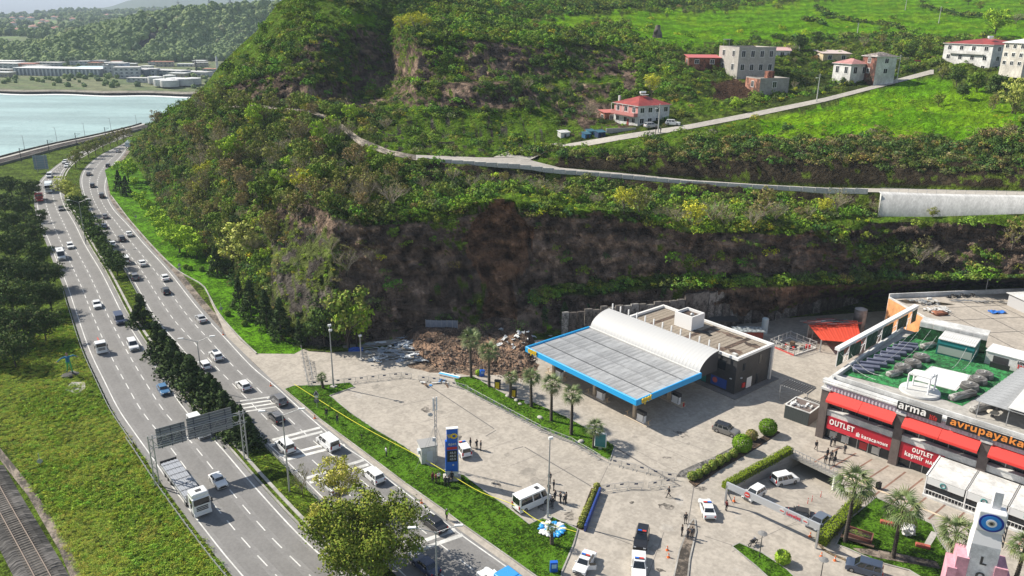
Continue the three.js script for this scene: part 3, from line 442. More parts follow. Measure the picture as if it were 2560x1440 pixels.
  mesh('parapet', [box(sl + .4, .5, .5, -sl / 2, hh - .1, -.1), box(.5, .5, sd - .6, -.1, hh - .1, -sd / 2), box(sl + .4, .5, .5, -sl / 2, hh - .1, -sd + .1), box(.5, .5, sd - .6, -sl + .1, hh - .1, -sd / 2)], M.whiteGloss, s);
  mesh('corner_fin', box(.6, hh, .5, .15, 0, -sd + .2), M.white, s);
  mesh('plinth', box(sl + 1.6, .15, sd + 3, -sl / 2 + .6, .02, -sd / 2), mat([.2, .19, .185], { map: T.conc }), s);
  // stair head on the roof
  const bx = s.worldToLocal((s.updateMatrixWorld(true), G(1722, 813, hh))); const sh = mesh('stair_head', [box(4.4, 3, .3, bx.x, hh - .1, bx.z + 1.9), box(4.4, 3, .3, bx.x, hh - .1, bx.z - 1.9), box(.3, 3, 3.5, bx.x - 2.05, hh - .1, bx.z), box(.3, 3, 3.5, bx.x + 2.05, hh - .1, bx.z)], M.whiteGloss, s);
  mesh('stair_head_roof', box(3.8, .15, 3.5, bx.x, hh + 2.2, bx.z), dk, sh); mesh('vent_dome', new THREE.SphereGeometry(.45, 10, 6).translate(bx.x + .6, hh + 2.5, bx.z), M.galv, sh);
  mesh('loose_felt', [box(3, .12, 1.2, bx.x + 3.8, hh - .12, bx.z + .8, .5), box(2, .1, .8, bx.x + 5.2, hh - .12, bx.z + .6, -.3)], M.black, s); mesh('roof_unit', box(.9, .5, .6, -1.8, hh - .15, -1.6), M.white, s);
  // shop front and side openings
  const win = (w, h, x, y, side, m = M.glass, nm = 'window') => { const g = side ? box(.06, h, w, .02, y, x) : box(w, h, .06, x, y, .02); const f = mesh(nm, g, m, s); mesh('frame', side ? [box(.08, .08, w, .03, y - .08, x), box(.08, .08, w, .03, y + h, x)] : [box(w, .08, .08, x, y - .08, .03), box(w, .08, .08, x, y + h, .03)], M.steelDark, f); };
  win(3, 2.6, -8, .3, 0, mat([.03, .22, .2], { roughness: .3 }), 'door'); win(3.6, 1.9, -3.6, .5, 0, mat([.02, .07, .32], { roughness: .4 }), 'poster'); win(3.2, 2, -4, 4.2, 0); win(4, 2, -9.5, 4.2, 0);
  win(.7, 1.5, -2.4, 4.4, 1); win(.7, 1.7, -7.6, 4.6, 1); win(1.6, 2.2, -4.6, .3, 1, M.whiteGloss, 'door'); win(.6, 2, -7.2, .4, 1); 
  mesh('logo', new THREE.CylinderGeometry(.55, .55, .05, 20).rotateX(Math.PI / 2).translate(-4.4, 1.6, .1), mat([.5, .12, .1]), s); mesh('sign_box', box(.2, .9, .8, .12, .9, -2.7), M.red, s); mesh('lamp', [box(.4, .12, .25, -.9, 3.1, .2), box(.25, .12, .4, .2, 3.1, -1.6)], M.whiteGloss, s);
}
// ---------- generic house: near corner with left and right corners of the photograph, on level ground e ----------
function house(name, label, cat, corner, top, o = {}) {
  const e = (o.e ?? onHill(...corner).y) - .3, Cn = G(...corner, e), u = V3(Math.cos(o.yaw), 0, -Math.sin(o.yaw)), { w, d } = o, h = o.h ?? hgt(Cn, top);
  const g = thing(name, label, cat); frameOf(g, Cn, u); // local: x 0..w right face (z = 0 is that face), depth along -z... left face is x = 0, running to -z
  const wm = o.wall ?? M.white; const fl = o.floors ?? Math.max(1, Math.round(h / 3)), fh = h / fl;
  mesh('wall', [box(w, h + 3, .2, w / 2, -3, -.1), box(w, h + 3, .2, w / 2, -3, -d + .1), box(.2, h + 3, d - .4, .1, -3, -d / 2), box(.2, h + 3, d - .4, w - .1, -3, -d / 2)], wm, g);
  if (o.wallR) mesh('wall_panel', box(w, h + 3, .06, w / 2, -3, .035), o.wallR, g);
  if (o.wallL) mesh('wall_panel', box(.06, h + 3, d, -.035, -3, -d / 2), o.wallL, g);
  if (o.roof === 'hip' || o.roof === 'gable') {
    const ov = .5, hr = o.rh ?? 1.6, rm = o.roofM ?? mat([.36, .06, .05], { map: T.plaster, roughness: .55 }); const ri = o.roof === 'hip' ? Math.min(w, d) * .42 : 0;
    const lx = w >= d, A = [[-ov, h, ov], [w + ov, h, ov], [w + ov, h, -d - ov], [-ov, h, -d - ov]], r1 = lx ? [ri, h + hr, -d / 2] : [w / 2, h + hr, -ri], r2 = lx ? [w - ri, h + hr, -d / 2] : [w / 2, h + hr, -d + ri]; if (o.roof === 'gable') { if (lx) { r1[0] = -ov; r2[0] = w + ov; } else { r1[2] = ov; r2[2] = -d - ov; } }
    const pl = (nm, ...q) => { const p = []; for (let i = 1; i < q.length - 1; i++) p.push(...q[0], ...q[i], ...q[i + 1]); const gg = new THREE.BufferGeometry(); gg.setAttribute('position', new THREE.Float32BufferAttribute(p, 3)); const uv = []; for (let i = 0; i < p.length; i += 3) uv.push(p[i], p[i + 2]); gg.setAttribute('uv', new THREE.Float32BufferAttribute(uv, 2)); gg.computeVertexNormals(); return mesh(nm, gg, rm, g); };
    rm.side = THREE.DoubleSide;
    if (lx) { pl('roof', A[0], A[1], r2, r1); pl('roof', A[1], A[2], r2); pl('roof', A[2], A[3], r1, r2); pl('roof', A[3], A[0], r1); } else { pl('roof', A[0], A[1], r1); pl('roof', A[1], A[2], r2, r1); pl('roof', A[2], A[3], r2); pl('roof', A[3], A[0], r1, r2); }
    mesh('eaves', box(w + 1, .18, d + 1, w / 2, h - .2, -d / 2), M.white, g);
    if (o.lit !== 0) mesh('ridge_cap', bar(V3(...r1), V3(...r2), .12), rm, g);
  } else if (o.roof === 'shed') { mesh('roof', (() => { const b = box(w + 1, .12, d + 1, 0, 0, 0); b.rotateX(.1); return b.translate(w / 2, h + .35, -d / 2); })(), o.roofM, g); }
  else { mesh('roof', box(w - .3, .2, d - .3, w / 2, h - .3, -d / 2), M.conc, g); mesh('parapet', [box(w + .1, .35, .25, w / 2, h, -.1), box(.25, .35, d - .5, .1, h, -d / 2), box(.25, .35, d - .5, w - .1, h, -d / 2), box(w + .1, .35, .25, w / 2, h, -d + .1)], wm, g); }
  const fm = o.frame ?? M.whiteGloss; const nR = o.nR ?? Math.max(1, Math.round(w / 3.4)), nL = o.nL ?? Math.max(1, Math.round(d / 3.4));
  const wg = new Map(); const win = (side, c, y, ww, hh) => { const rot = side ? -Math.PI / 2 : 0; const q = mesh('window', box(ww, hh, .06), M.glass, g); q.position.set(side ? -.05 - (o.wallL ? .03 : 0) : c, y, side ? -c : .05 + (o.wallR ? .03 : 0)); q.rotation.y = rot; mesh('window_frame', [box(ww + .24, .13, .12, 0, -.13, 0), box(ww + .24, .13, .12, 0, hh, 0), box(.12, hh, .12, -ww / 2 - .06, 0, 0), box(.12, hh, .12, ww / 2 + .06, 0, 0), box(.07, hh, .1, 0, 0, 0)], fm, q); };
  for (let f = 0; f < fl; f++) { for (let k = 0; k < nR; k++) if (!(o.skip && o.skip(0, f, k))) win(0, w * (k + .5) / nR, f * fh + fh * .33, Math.min(1.5, w / nR * .55), fh * .45); for (let k = 0; k < nL; k++) if (!(o.skip && o.skip(1, f, k))) win(1, d * (k + .5) / nL, f * fh + fh * .33, Math.min(1.5, d / nL * .55), fh * .45); }
  if (o.door) { mesh('door', box(.08, 2.1, 1, -.06, 0, -d * .4), mat([.3, .06, .05]), g); }
  g.userData.dim = undefined; delete g.userData.dim; return [g, w, d, h];
}
const brick = mat([.36, .15, .10], { map: T.rock, roughness: .95 }), cream = mat([.62, .52, .34], { map: T.plaster }), greyC = mat([.38, .36, .34], { map: T.conc }), pinkR = mat([.55, .27, .25], { map: T.plaster, roughness: .6 });
{
  const [h1, w, d, h] = house('villa', 'white two storey villa with red hipped roof and pink upper wall by the lane', 'house', [1593, 318], 265, { yaw: 0.53, w: 12.6, d: 12.2, floors: 2, roof: 'hip', rh: 2.3, nR: 4, nL: 3, door: true });
  mesh('balcony', [box(1.5, .2, d * .96, -.75, h / 2 - .1, -d / 2), box(.12, .95, d * .96, -1.44, h / 2, -d / 2), box(1.4, .95, .12, -.7, h / 2, -d * .98), box(1.4, .95, .12, -.7, h / 2, -.2)], mat([.5, .2, .19]), h1);
  for (let k = 0; k < 5; k++) mesh('balcony_post', box(.1, h / 2 - .95, .1, -1.44, h / 2 + .95, -.3 - k * (d - .7) / 4), M.whiteGloss, h1);
  mesh('upper_wall', box(.05, h / 2 - .1, d - .2, -.035, h / 2, -d / 2), mat([.55, .26, .24]), h1);
  const tk = mesh('water_heater', [bar(V3(w / 2 - 1, h + 3.4, -d / 2), V3(w / 2 + 1.2, h + 3.4, -d / 2), .35, .35, 10), box(2.4, .08, 1.4, w / 2, h + 2.7, -d / 2 + 1)], M.whiteGloss, h1); mesh('stand', [bar(V3(w / 2 - .9, h + 1.6, -d / 2), V3(w / 2 - .9, h + 3.3, -d / 2), .05), bar(V3(w / 2 + 1, h + 1.6, -d / 2), V3(w / 2 + 1, h + 3.3, -d / 2), .05)], M.galv, tk); mesh('chimney', box(.6, 1.8, .6, 1.2, h + .4, -d + 1), M.white, h1);
  house('lean_to', 'low brick lean-to with red tin roof behind the villa', 'shed', [1512, 305], 283, { yaw: 0.35, w: 5, d: 4, floors: 1, roof: 'shed', roofM: mat([.5, .16, .14]), wall: brick, nR: 1, nL: 1, e: onHill(1593, 318).y });
  const [h2, w2, d2, h2h] = house('concrete_house', 'unfinished grey concrete house of two tall storeys on the slope', 'house', [1842, 187], 120, { yaw: 0.3, w: 15.5, d: 13.5, floors: 2, wall: mat([.46, .435, .405], { map: T.conc }), nR: 4, nL: 2 });
  const fr = mesh('roof_frame', [bar(V3(1, h2h, -d2 + 1), V3(1, h2h + 2.6, -d2 + 1), .05), bar(V3(3.4, h2h, -d2 + 1), V3(3.4, h2h + 2.6, -d2 + 1), .05), box(2.8, .3, .3, 2.2, h2h + 2.5, -d2 + 1)], M.galv, h2);
  house('brick_shed', 'red brick shed with red tin roof beside the concrete house', 'shed', [1722, 166], 144, { yaw: 0.02, w: 11.6, d: 7, floors: 1, roof: 'shed', roofM: mat([.52, .13, .12], { roughness: .5 }), wall: brick, nR: 2, nL: 1 });
  const [h4, w4, d4, h4h] = house('brick_house', 'half built brick house with flat concrete roof above the soil plot', 'house', [1898, 230], 198, { yaw: 0.28, w: 11.5, d: 9.2, floors: 1, wall: greyC, wallL: mat([.42, .2, .14], { map: T.rock }), nR: 1, nL: 1 });
  mesh('stair_tower', box(2.4, 2.4, 2.4, w4 * .55, h4h, -d4 * .5), brick, h4);
  house('cream_house', 'cream two storey house with flat tin roof', 'house', [2053, 178], 133, { yaw: 0.06, w: 11.2, d: 9, floors: 2, wall: cream, roof: 'shed', roofM: mat([.55, .45, .42]), nR: 2, nL: 1 });
  const [h6] = house('white_cottage', 'small white cottage with pink tiled hip roof beside the cream house', 'house', [2124, 196], 160, { yaw: 0.37, w: 8.2, d: 8.8, floors: 1, roof: 'hip', roofM: pinkR, rh: 1.6, nR: 2, nL: 2 });
  house('weathered_house', 'weathered house with rust brown side wall and patched roof', 'house', [2186, 192], 141, { yaw: 0.25, w: 8.2, d: 7.6, floors: 2, roof: 'hip', roofM: mat([.55, .48, .44], { map: T.rock }), wallL: mat([.26, .11, .08], { map: T.rock }), wall: M.white, rh: 1.3, nR: 1, nL: 1 });
  house('red_roof_barn', 'brick barn with a long red roof among the shrubs', 'barn', [2090, 122], 104, { yaw: -0.2, w: 9.8, d: 6, floors: 1, roof: 'shed', roofM: mat([.55, .2, .18]), wall: brick, nR: 1, nL: 1 });
  house('pink_roof_cottage', 'tiny cottage with a pale pink roof half hidden behind the concrete house', 'house', [1935, 145], 126, { yaw: -0.04, w: 6.2, d: 5, floors: 1, roof: 'gable', roofM: mat([.62, .4, .38]), nR: 1, nL: 1, rh: 1.2 });
  const [h9, w9, d9, h9h] = house('white_house', 'large white three storey house with red hip roof and arched windows', 'house', [2470, 184], 112, { yaw: 0.38, w: 20, d: 21, floors: 3, roof: 'hip', rh: 1.9, nR: 3, nL: 4, lit: 0 });
  mesh('loggia', [box(.9, .15, d9 * .7, -.45, h9h * .64, -d9 * .5), box(.08, .8, d9 * .7, -.88, h9h * .64 + .15, -d9 * .5)], M.white, h9); mesh('water_heater', [bar(V3(4, h9h + 2.6, -6), V3(6.4, h9h + 2.6, -6), .4, .4, 10), box(2.6, .1, 1.6, 5, h9h + 1.9, -5)], M.whiteGloss, h9);
  house('pale_house', 'pale house with a light grey roof behind the large white house', 'house', [2556, 172], 108, { yaw: 0.1, w: 13, d: 11, floors: 3, roof: 'hip', roofM: mat([.66, .66, .68], { roughness: .5 }), rh: 1.6, wall: mat([.6, .57, .52], { map: T.plaster }), nR: 3, nL: 3 });
  { const P = onHill(1643, 96), o = thing('rock_stack', 'dark rock stump standing alone in the meadow', 'rock', P); mesh('rock', (() => { const g = new THREE.CylinderGeometry(.9, 2.6, 6, 12, 8), p = g.attributes.position; for (let i = 0; i < p.count; i++) { const v = V3(p.getX(i), p.getY(i), p.getZ(i)), k = 1 + fbm(v.x * .8, v.y * .7, v.z * .8, 3) * .7; p.setXYZ(i, v.x * k, v.y + 2.2, v.z * k); } g.computeVertexNormals(); return g; })(), mat([.2, .17, .15], { map: T.rock }), o); }
  { const A = onHill(1552, 330), o = thing('garden_wall', 'low pale concrete wall in front of the villa', 'wall', A, .25); for (let k = 0; k < 4; k++) mesh('wall_block', box(2.4, 1.5, .3, -3.6 + k * 2.44, -.4, 0), M.concPale, o); const f = thing('garden_fence', 'thin stake fence round the coops by the lane', 'fence'); for (let k = 0; k < 16; k++) { const p = onHill(1420 + k * 6.5, 333 - (k % 3)); mesh('stake', bar(p.clone().setY(p.y - .3), p.clone().setY(p.y + 1.2), .06), M.wood, f); } }
  // coops and hut by the lane
  const coopAt = (px, py, w, hh, m, label) => { const P = onHill(px, py), o = thing('chicken_coop', label, 'coop', P, .5); mesh('body', box(w, hh, 2, 0, -.6, 0), m, o); mesh('roof', (() => { const g = box(w + .4, .1, 2.5); g.rotateX(.18); return g.translate(0, hh - .45, 0); })(), m === M.white ? M.white : mat([.03, .11, .17]), o); mesh('door', box(.7, .9, .05, 0, -.1, 1.03), M.steelDark, o); };
  coopAt(1409, 342, 3.2, 1.9, M.white, 'small white hut by the lane'); coopAt(1465, 344, 1.9, 1.7, mat([.02, .1, .22]), 'narrow dark blue chicken coop'); coopAt(1476, 338, 2.2, 1.7, mat([.15, .4, .5]), 'light blue chicken coop behind the dark one'); coopAt(1500, 342, 2.7, 2, mat([.02, .04, .1]), 'blue roofed chicken coop nearest the villa');
}
// ---------- roads, walls and fences on the hill ----------
{
  const rows = (x0, x1, r, step = 8) => { const a = []; for (let x = x0; x <= x1; x += step) a.push(D(x, ...hillRaw(x, r))); return a; };
  const lane = mat([.44, .41, .37], { map: T.conc }), track = mat([.36, .31, .25], { map: T.rock });
  struct('dirt_lane', ribbon(rows(560, 1044, 7.05), rows(560, 1044, 7.95), .14), track, 'unpaved lane curving round the rocky spur');
  struct('lower_lane', ribbon(rows(1040, 2796, 7.03), rows(1040, 2796, 7.97), .14), lane, 'pale concrete lane running along the parapet above the cliff');
  struct('upper_lane', ribbon(rows(1390, 2340, 10.04), rows(1390, 2340, 10.96), .14), lane, 'pale lane climbing past the villa to the upper houses');
  { const up = rows(1392, 1392, 10.04)[0], ui = rows(1392, 1392, 10.96)[0], lo = (x) => rows(x, x, 7.95)[0], inn = (x, y) => { const p = onHill(x, y); p.y += .1; return p; }; struct('lane_junction', ribbon([up, inn(1362, 389), lo(1325), lo(1280), lo(1235), lo(1185)], [ui, inn(1352, 371), inn(1318, 374), inn(1275, 381), inn(1230, 390), lo(1180)], .22), lane, 'wide pale junction where the two lanes meet'); }
  // parapet of short concrete blocks
  const pw = thing('parapet_wall', 'low concrete parapet along the lower lane above the cliff', 'parapet'); const L = rows(1044, 2192, 7, 6), n = Math.floor(len(L) / 3); const bl = box(2.94, 2.3, .32), bm = [mat([.62, .61, .6], { map: T.conc }), mat([.55, .545, .54], { map: T.conc }), mat([.66, .65, .63], { map: T.conc })];
  for (let k = 0; k < n; k++) { const [p, t] = along(L, k * 3 + 1.5); const m = mesh('wall_block', bl, pick(bm), pw); m.position.set(p.x, p.y - 1.3, p.z); m.rotation.y = Math.atan2(-t.z, t.x); }
  const rw = thing('white_retaining_wall', 'tall whitewashed retaining wall stained with dark streaks', 'wall'); const A = rows(2196, 2796, 6.1, 12), B = rows(2196, 2796, 7, 12); for (const p of [...A, ...B]) { p.x *= .9955; p.z *= .9955; }
  const pos = [], ix = [], uv = []; A.forEach((a, i) => { const b = B[i]; pos.push(a.x, a.y - 1.2, a.z, a.x * 1.001, b.y + .25, a.z * 1.001, b.x * 1.008, b.y + .25, b.z * 1.008); uv.push(i * 1.8, 0, i * 1.8, 5, i * 1.8, 5.5); if (i) { const k = i * 3; ix.push(k - 3, k, k - 2, k - 2, k, k + 1, k - 2, k + 1, k - 1, k - 1, k + 1, k + 2); } });
  mesh('wall', geo(pos, ix, uv), mat([.58, .58, .575], { map: T.conc, side: THREE.DoubleSide }), rw);
  { const a = A[0], b = B[0], q = rows(2196, 2196, 8)[0], side = geo([a.x, a.y - 1, a.z, a.x, b.y + .25, a.z, q.x, q.y + .1, q.z, lerp(a.x, q.x, .9), a.y, lerp(a.z, q.z, .9)], [0, 1, 2, 0, 2, 3], [0, 0, 0, 5, 5, 5, 5, 0]); mesh('lit_end_face', side, mat([.74, .74, .73], { map: T.plaster, side: THREE.DoubleSide }), rw); }  // end face whiter than the front: its sunlight is painted into the colour
  const fence = thing('wall_railing', 'thin post railing on top of the white retaining wall', 'railing'); const top = rows(2200, 2796, 7.06, 6); mesh('handrail', sweep(top.map((p) => p.clone().setY(p.y + 1.2)), [[-.03, 0], [-.03, .06], [.03, .06], [.03, 0], [-.03, 0]]), M.galv, fence); const pg = cyl(.04, .04, 1.2, 0, 0, 0, 5); for (let k = 0; k < len(top) / 2; k++) { const [p] = along(top, k * 2); mesh('post', pg, M.galv, fence).position.set(p.x, p.y + .05, p.z); }
  // old concrete facing at the foot of the cliff
  const fw = thing('cliff_facing', 'streaked concrete facing with ribs at the foot of the cliff behind the shop', 'wall'); const r = rng(77); for (let x = 1412; x < 2150; x += 19) { const P = D(x, ...hillRaw(x, 1)), Q = D(x, ...hillRaw(x, 2)), h = Q.y * (x < 1700 ? .85 : .95) * lerp(.9, 1, r()); const u = D(x + 19, ...hillRaw(x + 19, 1)).sub(P); const w = u.length(), m = mesh('panel', box(w - (r() < .25 ? .3 : .05), h, .6), pick([mat([.3, .285, .27], { map: T.rock }), mat([.22, .2, .185], { map: T.rock }), mat([.36, .35, .34], { map: T.rock }), mat([.13, .11, .1], { map: T.rock })], r), fw); const dd = Math.hypot(P.x, P.z), f = (dd - lerp(1.2, 2, r())) / dd; m.position.set(P.x * f, -.1, P.z * f); m.rotation.y = Math.atan2(-u.z, u.x); }
}
// ---------- shopping centre ----------
const ROOF = 10.2; let mallO;
{
  const o = mallO = thing('shopping_centre', 'long two storey shopping centre with brown pillars, red awnings and roof terrace', 'shopping centre'); const P0 = G(2048, 1092), u = G(2230, 1160).sub(P0).normalize(); frameOf(o, P0, u); o.updateMatrixWorld(true);
  const NBAY = 5, BW = 12, LX = NBAY * BW, DZ = 34, pil = mat([.155, .125, .115], { map: T.plaster }), lav = mat([.63, .61, .68], { map: T.plaster }), dred = mat([.42, .012, .03], { roughness: .5 }), awn = mat([.72, .045, .035], { roughness: .7 });
  mesh('wall', [box(LX, 8.9, .3, LX / 2, 0, -1.2), box(.3, ROOF, DZ - 2, .15, 0, -DZ / 2 - .4), box(LX, ROOF, .3, LX / 2, 0, -DZ), box(.3, ROOF, DZ - 2, LX, 0, -DZ / 2 - .4)], mat([.5, .48, .46], { map: T.plaster }), o);
  mesh('roof_slab', box(LX, .3, DZ - .6, LX / 2, ROOF - .3, -DZ / 2 + .1), M.concPale, o);
  for (let k = 0; k <= NBAY; k++) { const p = mesh('pillar', box(1.3, 8.95, 1.5, k * BW, 0, -.45), pil, o); mesh('capital', box(1.6, .35, 1.7, k * BW, 8.95, -.4), M.white, p); }
  mesh('cornice', [box(LX + 1, 1.25, .5, LX / 2, 8.9, -.2), box(LX + 1.4, .22, 1.3, LX / 2, 10.16, -.2), box(LX + 1.8, .2, 1.1, LX / 2, 10.4, -.5), box(1, 1.3, DZ, -.1, 9.1, -DZ / 2)], M.white, o);
  mesh('frieze', box(LX, .85, .08, LX / 2, 9.1, .1), lav, o); const dg = box(.22, .8, .12); const dn = []; for (let k = 0; k < LX / .55; k++) dn.push(dg.clone().translate(.4 + k * .55, 9.12, .18)); tag(mesh('dentils', dn, lav, o), null, null, null, 'stuff');
  mesh('parapet', [box(LX, .7, .3, LX / 2, 10.5, -1.6), box(.3, .7, DZ - 2, .3, 10.3, -DZ / 2)], M.white, o);
  const mullG = box(.1, 2.1, .12), mull2 = box(.1, 2.2, .1), winG = box(1.7, 2.15, .06), win2 = box(2.1, 2.15, .06);
  for (let b = 0; b < NBAY; b++) {
    const x0 = b * BW + .65, w = BW - 1.3, cx = x0 + w / 2;
    mesh('band', [box(w, 1.05, .9, cx, 4.4, -.45), box(w, .12, 1.1, cx, 5.45, -.4)], M.white, o);
    for (let k = 0; k < 6; k++) { const g = mesh('shop_window', winG, M.glass, o); g.position.set(x0 + w * (k + .5) / 6, 0.02, -.7); mesh('window_frame', mullG, M.galv, g).position.set(.88, 0, .04); }
    for (let k = 0; k < 5; k++) { const g = mesh('upper_window', win2, M.glass, o); g.position.set(x0 + w * (k + .5) / 5, 5.55, -.85); mesh('window_frame', mull2, k % 2 ? M.steelDark : M.galv, g).position.set(1.06, 0, .04); }
    mesh('lintel', box(w, 1.3, .5, cx, 7.7, -.9), pil, o);
    for (const h of [0, 1]) { const aw = w / 2 - .05, s = mesh('awning', geo([0, 8.95, .1, aw, 8.95, .1, aw, 7.8, 1.5, 0, 7.8, 1.5, aw, 7.4, 1.52, 0, 7.4, 1.52], [0, 3, 1, 1, 3, 2, 3, 5, 2, 2, 5, 4], [0, 0, 1, 0, 1, 1, 0, 1, 1, 1, 0, 1]).toNonIndexed(), awn, o); s.geometry.computeVertexNormals(); awn.side = THREE.DoubleSide; s.position.x = x0 + .02 + h * (aw + .06); }
  }
  const sgn = (x, w, y0, h) => mesh('shop_sign', box(w, h, .2, x, y0, .0), dred, o), wt = mat([.85, .84, .82]);
  { const s1 = sgn(6.1, 10.4, 2.15, 2.3); mesh('lettering', put(text('OUTLET', .95, 4.1), 3.4, 3.55, .1), wt, s1); mesh('lettering', put(text('karaca', .62, 2.3), 7.9, 2.95, .1), wt, s1); mesh('lettering', put(text('HOME', .42, 1.7), 10.05, 2.9, .1), wt, s1); mesh('emblem', [box(.14, .5, .06, 5.95, 2.7, .13), box(.14, .65, .06, 6.15, 2.7, .13), box(.14, .5, .06, 6.35, 2.7, .13), box(.6, .1, .06, 6.15, 2.6, .13)], wt, s1); mesh('sticker', box(7, .7, .05, 4.6, 2.15, .13), mat([.6, .03, .05]), s1); }
  { const s2 = sgn(BW + 3.9, 6.4, 1.7, 2.75); mesh('lettering', put(text('OUTLET', .72, 3), BW + 4, 3.75, .1), wt, s2); const hasS = !!font.data.glyphs['ş']; mesh('lettering', put(text(hasS ? 'kaşmir' : 'kasmir', .72, 2.7), BW + 2.9, 2.65, .1), wt, s2); mesh('lettering', put(text('HALI', .55, 1.6), BW + 5.5, 2.6, .1), wt, s2); if (!hasS) mesh('cedilla', box(.12, .22, .06, BW + 2.86, 2.05, .13), wt, s2); }
  const s3 = mesh('roof_sign', box(6.4, 1.35, .25, 14.5, 9.85, .55), M.black, o); mesh('lettering', put(text('arma', 1.15, 4), 13.5, 10.6, .68), wt, s3); mesh('lettering', put(text('life', .7, 1.1, fontSerif), 16.6, 10.35, .68), M.red, s3);
  const s4 = mesh('roof_sign', box(12, 1.35, .25, 24.4, 9.85, .55), M.black, o); mesh('lettering', put(text('avrupayakası', 1.05, 10.9), 24.4, 10.6, .68), mat([.8, .28, .05]), s4);
  for (const [x, c] of [[2, [.5, .5, .48]], [4, [.6, .6, .58]], [7, [.5, .05, .05]], [9, [.55, .54, .5]]]) mesh('window_display', [box(1.2, 1.2, .03, x, .3, -.64), box(.5, .3, .03, x + .5, 1.6, -.64)], mat(c), o);
  // ---- roof terrace ----
  const rp = (px, py, e = ROOF + .01) => G(px, py, e);
  const zz = (x, y) => [2030 + x / 4, 700 + y / 4];
  const L = (p) => o.worldToLocal(p.clone());
  const turf = mat([.035, .26, .07], { map: T.grass }); struct('terrace_turf', flat([zz(250, 930), zz(1040, 520), zz(1330, 480), zz(2050, 820), zz(2120, 900), zz(1500, 1260), zz(1300, 1190), zz(640, 1030)].map((p) => rp(...p)), ROOF + .05), turf, 'bright green artificial turf on the roof terrace');
  // screen of green panels with white frame along the left edge
  const sc = thing('terrace_screen', 'tall screen of dark green panels in a white frame at the terrace edge', 'screen'); const a = rp(2089, 917), b = rp(2287, 803), dir = b.clone().sub(a), sl = dir.length(); frameOf(sc, a, dir.clone().normalize());
  const pnM = mat([.012, .06, .03], { roughness: .8 }), fr = M.whiteGloss; const np = 15; for (let k = 0; k < np; k++) { const x = (k + .5) * sl / np; mesh('frame_post', bar(V3(k * sl / np, 0, 0), V3(k * sl / np, 3, 0), .06), fr, sc); if (k % 3 !== 1) mesh('panel', box(sl / np * .96, 2.6, .06, x, .1, .1), pnM, sc); mesh('brace', bar(V3(k * sl / np, 0, .1), V3((k + 1) * sl / np, 3, .1), .035), fr, sc); }
  mesh('top_rail', box(sl, .5, .9, sl / 2, 3, -.2), fr, sc); mesh('top_rail', [box(sl, .08, .08, sl / 2, 1.4, .02)], fr, sc);
  const sc2 = thing('terrace_back_wall', 'white and green wall across the back of the terrace', 'wall'); const c = rp(...zz(1050, 590)), d = rp(...zz(1720, 740)), d2 = d.clone().sub(c); frameOf(sc2, c, d2.clone().normalize()); const l2 = d2.length(); mesh('wall', box(l2, 2.6, .2, l2 / 2, 0, -.1), mat([.015, .10, .03], { map: T.grass }), sc2); for (let k = 0; k < 5; k++) mesh('fascia_panel', box(l2 / 5 - .05, .9, .3, (k + .5) * l2 / 5, 2.6, -.1), M.white, sc2); mesh('roof_sheet', box(l2, .1, 3, l2 / 2, 3.5, -1.6), M.white, sc2);
  // covered sofas in a row
  const cov = mat([.145, .16, .235], { map: T.plaster, roughness: .8 }); const sofa = (() => { const g = thing('covered_sofa', 'long sofa under a blue grey rain cover by the green screen', 'sofa', [0, 0, 0], 0, 'covered sofas by the terrace screen'); mesh('cover', [new RoundedBoxGeometry(3.4, .75, 1.25, 3, .2).translate(0, .4, 0)], cov, g); mesh('back_cover', new RoundedBoxGeometry(3.2, .5, .4, 2, .15).translate(0, .9, -.35), cov, g); return g; })();
  [[510, 925], [570, 890], [640, 858], [712, 822], [775, 785], [838, 748], [900, 715], [960, 690]].forEach(([x, y], i) => { const P = rp(...zz(x, y)).setY(ROOF + .06); const s = i ? copyOf(sofa, P) : sofa; s.position.copy(P); s.rotation.y = mallO.rotation.y + .5; });
  const gc = mat([.27, .26, .25], { map: T.rock }); const tb = thing('covered_table', 'round table under a grey cover beside the white dance floor', 'table', [0, 0, 0], 0, 'covered round tables on the terrace'); mesh('cover', [new THREE.CylinderGeometry(1.3, 1.45, .75, 18).translate(0, .5, 0)], gc, tb); mesh('cover_top', new THREE.CylinderGeometry(1.1, 1.3, .08, 18).translate(0, .92, 0), gc, tb); mesh('pole_socket', cyl(.14, .14, .25, 0, .92, 0), M.white, tb);
  [[1092, 800], [1005, 860], [905, 905], [1718, 975], [1655, 1030], [1570, 1090]].forEach(([x, y], i) => { const P = rp(...zz(x, y)).setY(ROOF + .06); const s = i ? copyOf(tb, P) : tb; s.position.copy(P); });
  for (const [x, y, lb, w] of [[820, 960, 'pale covered bench beside the pergola', 3], [1500, 1180, 'long covered bench near the roof sign', 5.5], [1160, 680, 'pale covered furniture stacked at the back of the terrace', 3.4], [1700, 1300, 'crumpled pale cover over furniture at the terrace edge', 5]]) { const g = thing('covered_bench', lb, 'bench', rp(...zz(x, y)).setY(ROOF + .06), mallO.rotation.y + 1.2); mesh('cover', new RoundedBoxGeometry(w, .9, 1.2, 2, .25).translate(0, .45, 0), mat([.45, .44, .42], { map: T.rock }), g); mesh('fold', box(w * .8, .08, .5, 0, .88, .1), gc, g); }
  const df = thing('dance_floor', 'white square dance floor with thin border on the turf', 'dance floor'); { const q = [[1195, 865], [1600, 960], [1440, 1115], [1010, 1000]].map((p) => rp(...zz(...p))); mesh('floor', slab(q, ROOF + .05, .1), M.white, df); const ctr = q.reduce((s, p) => s.add(p), V3(0, 0, 0)).multiplyScalar(.25); const q2 = q.map((p) => p.clone().lerp(ctr, .1)); mesh('inlay', flat(q2, ROOF + .155), mat([.82, .83, .85], { roughness: .4 }), df); }
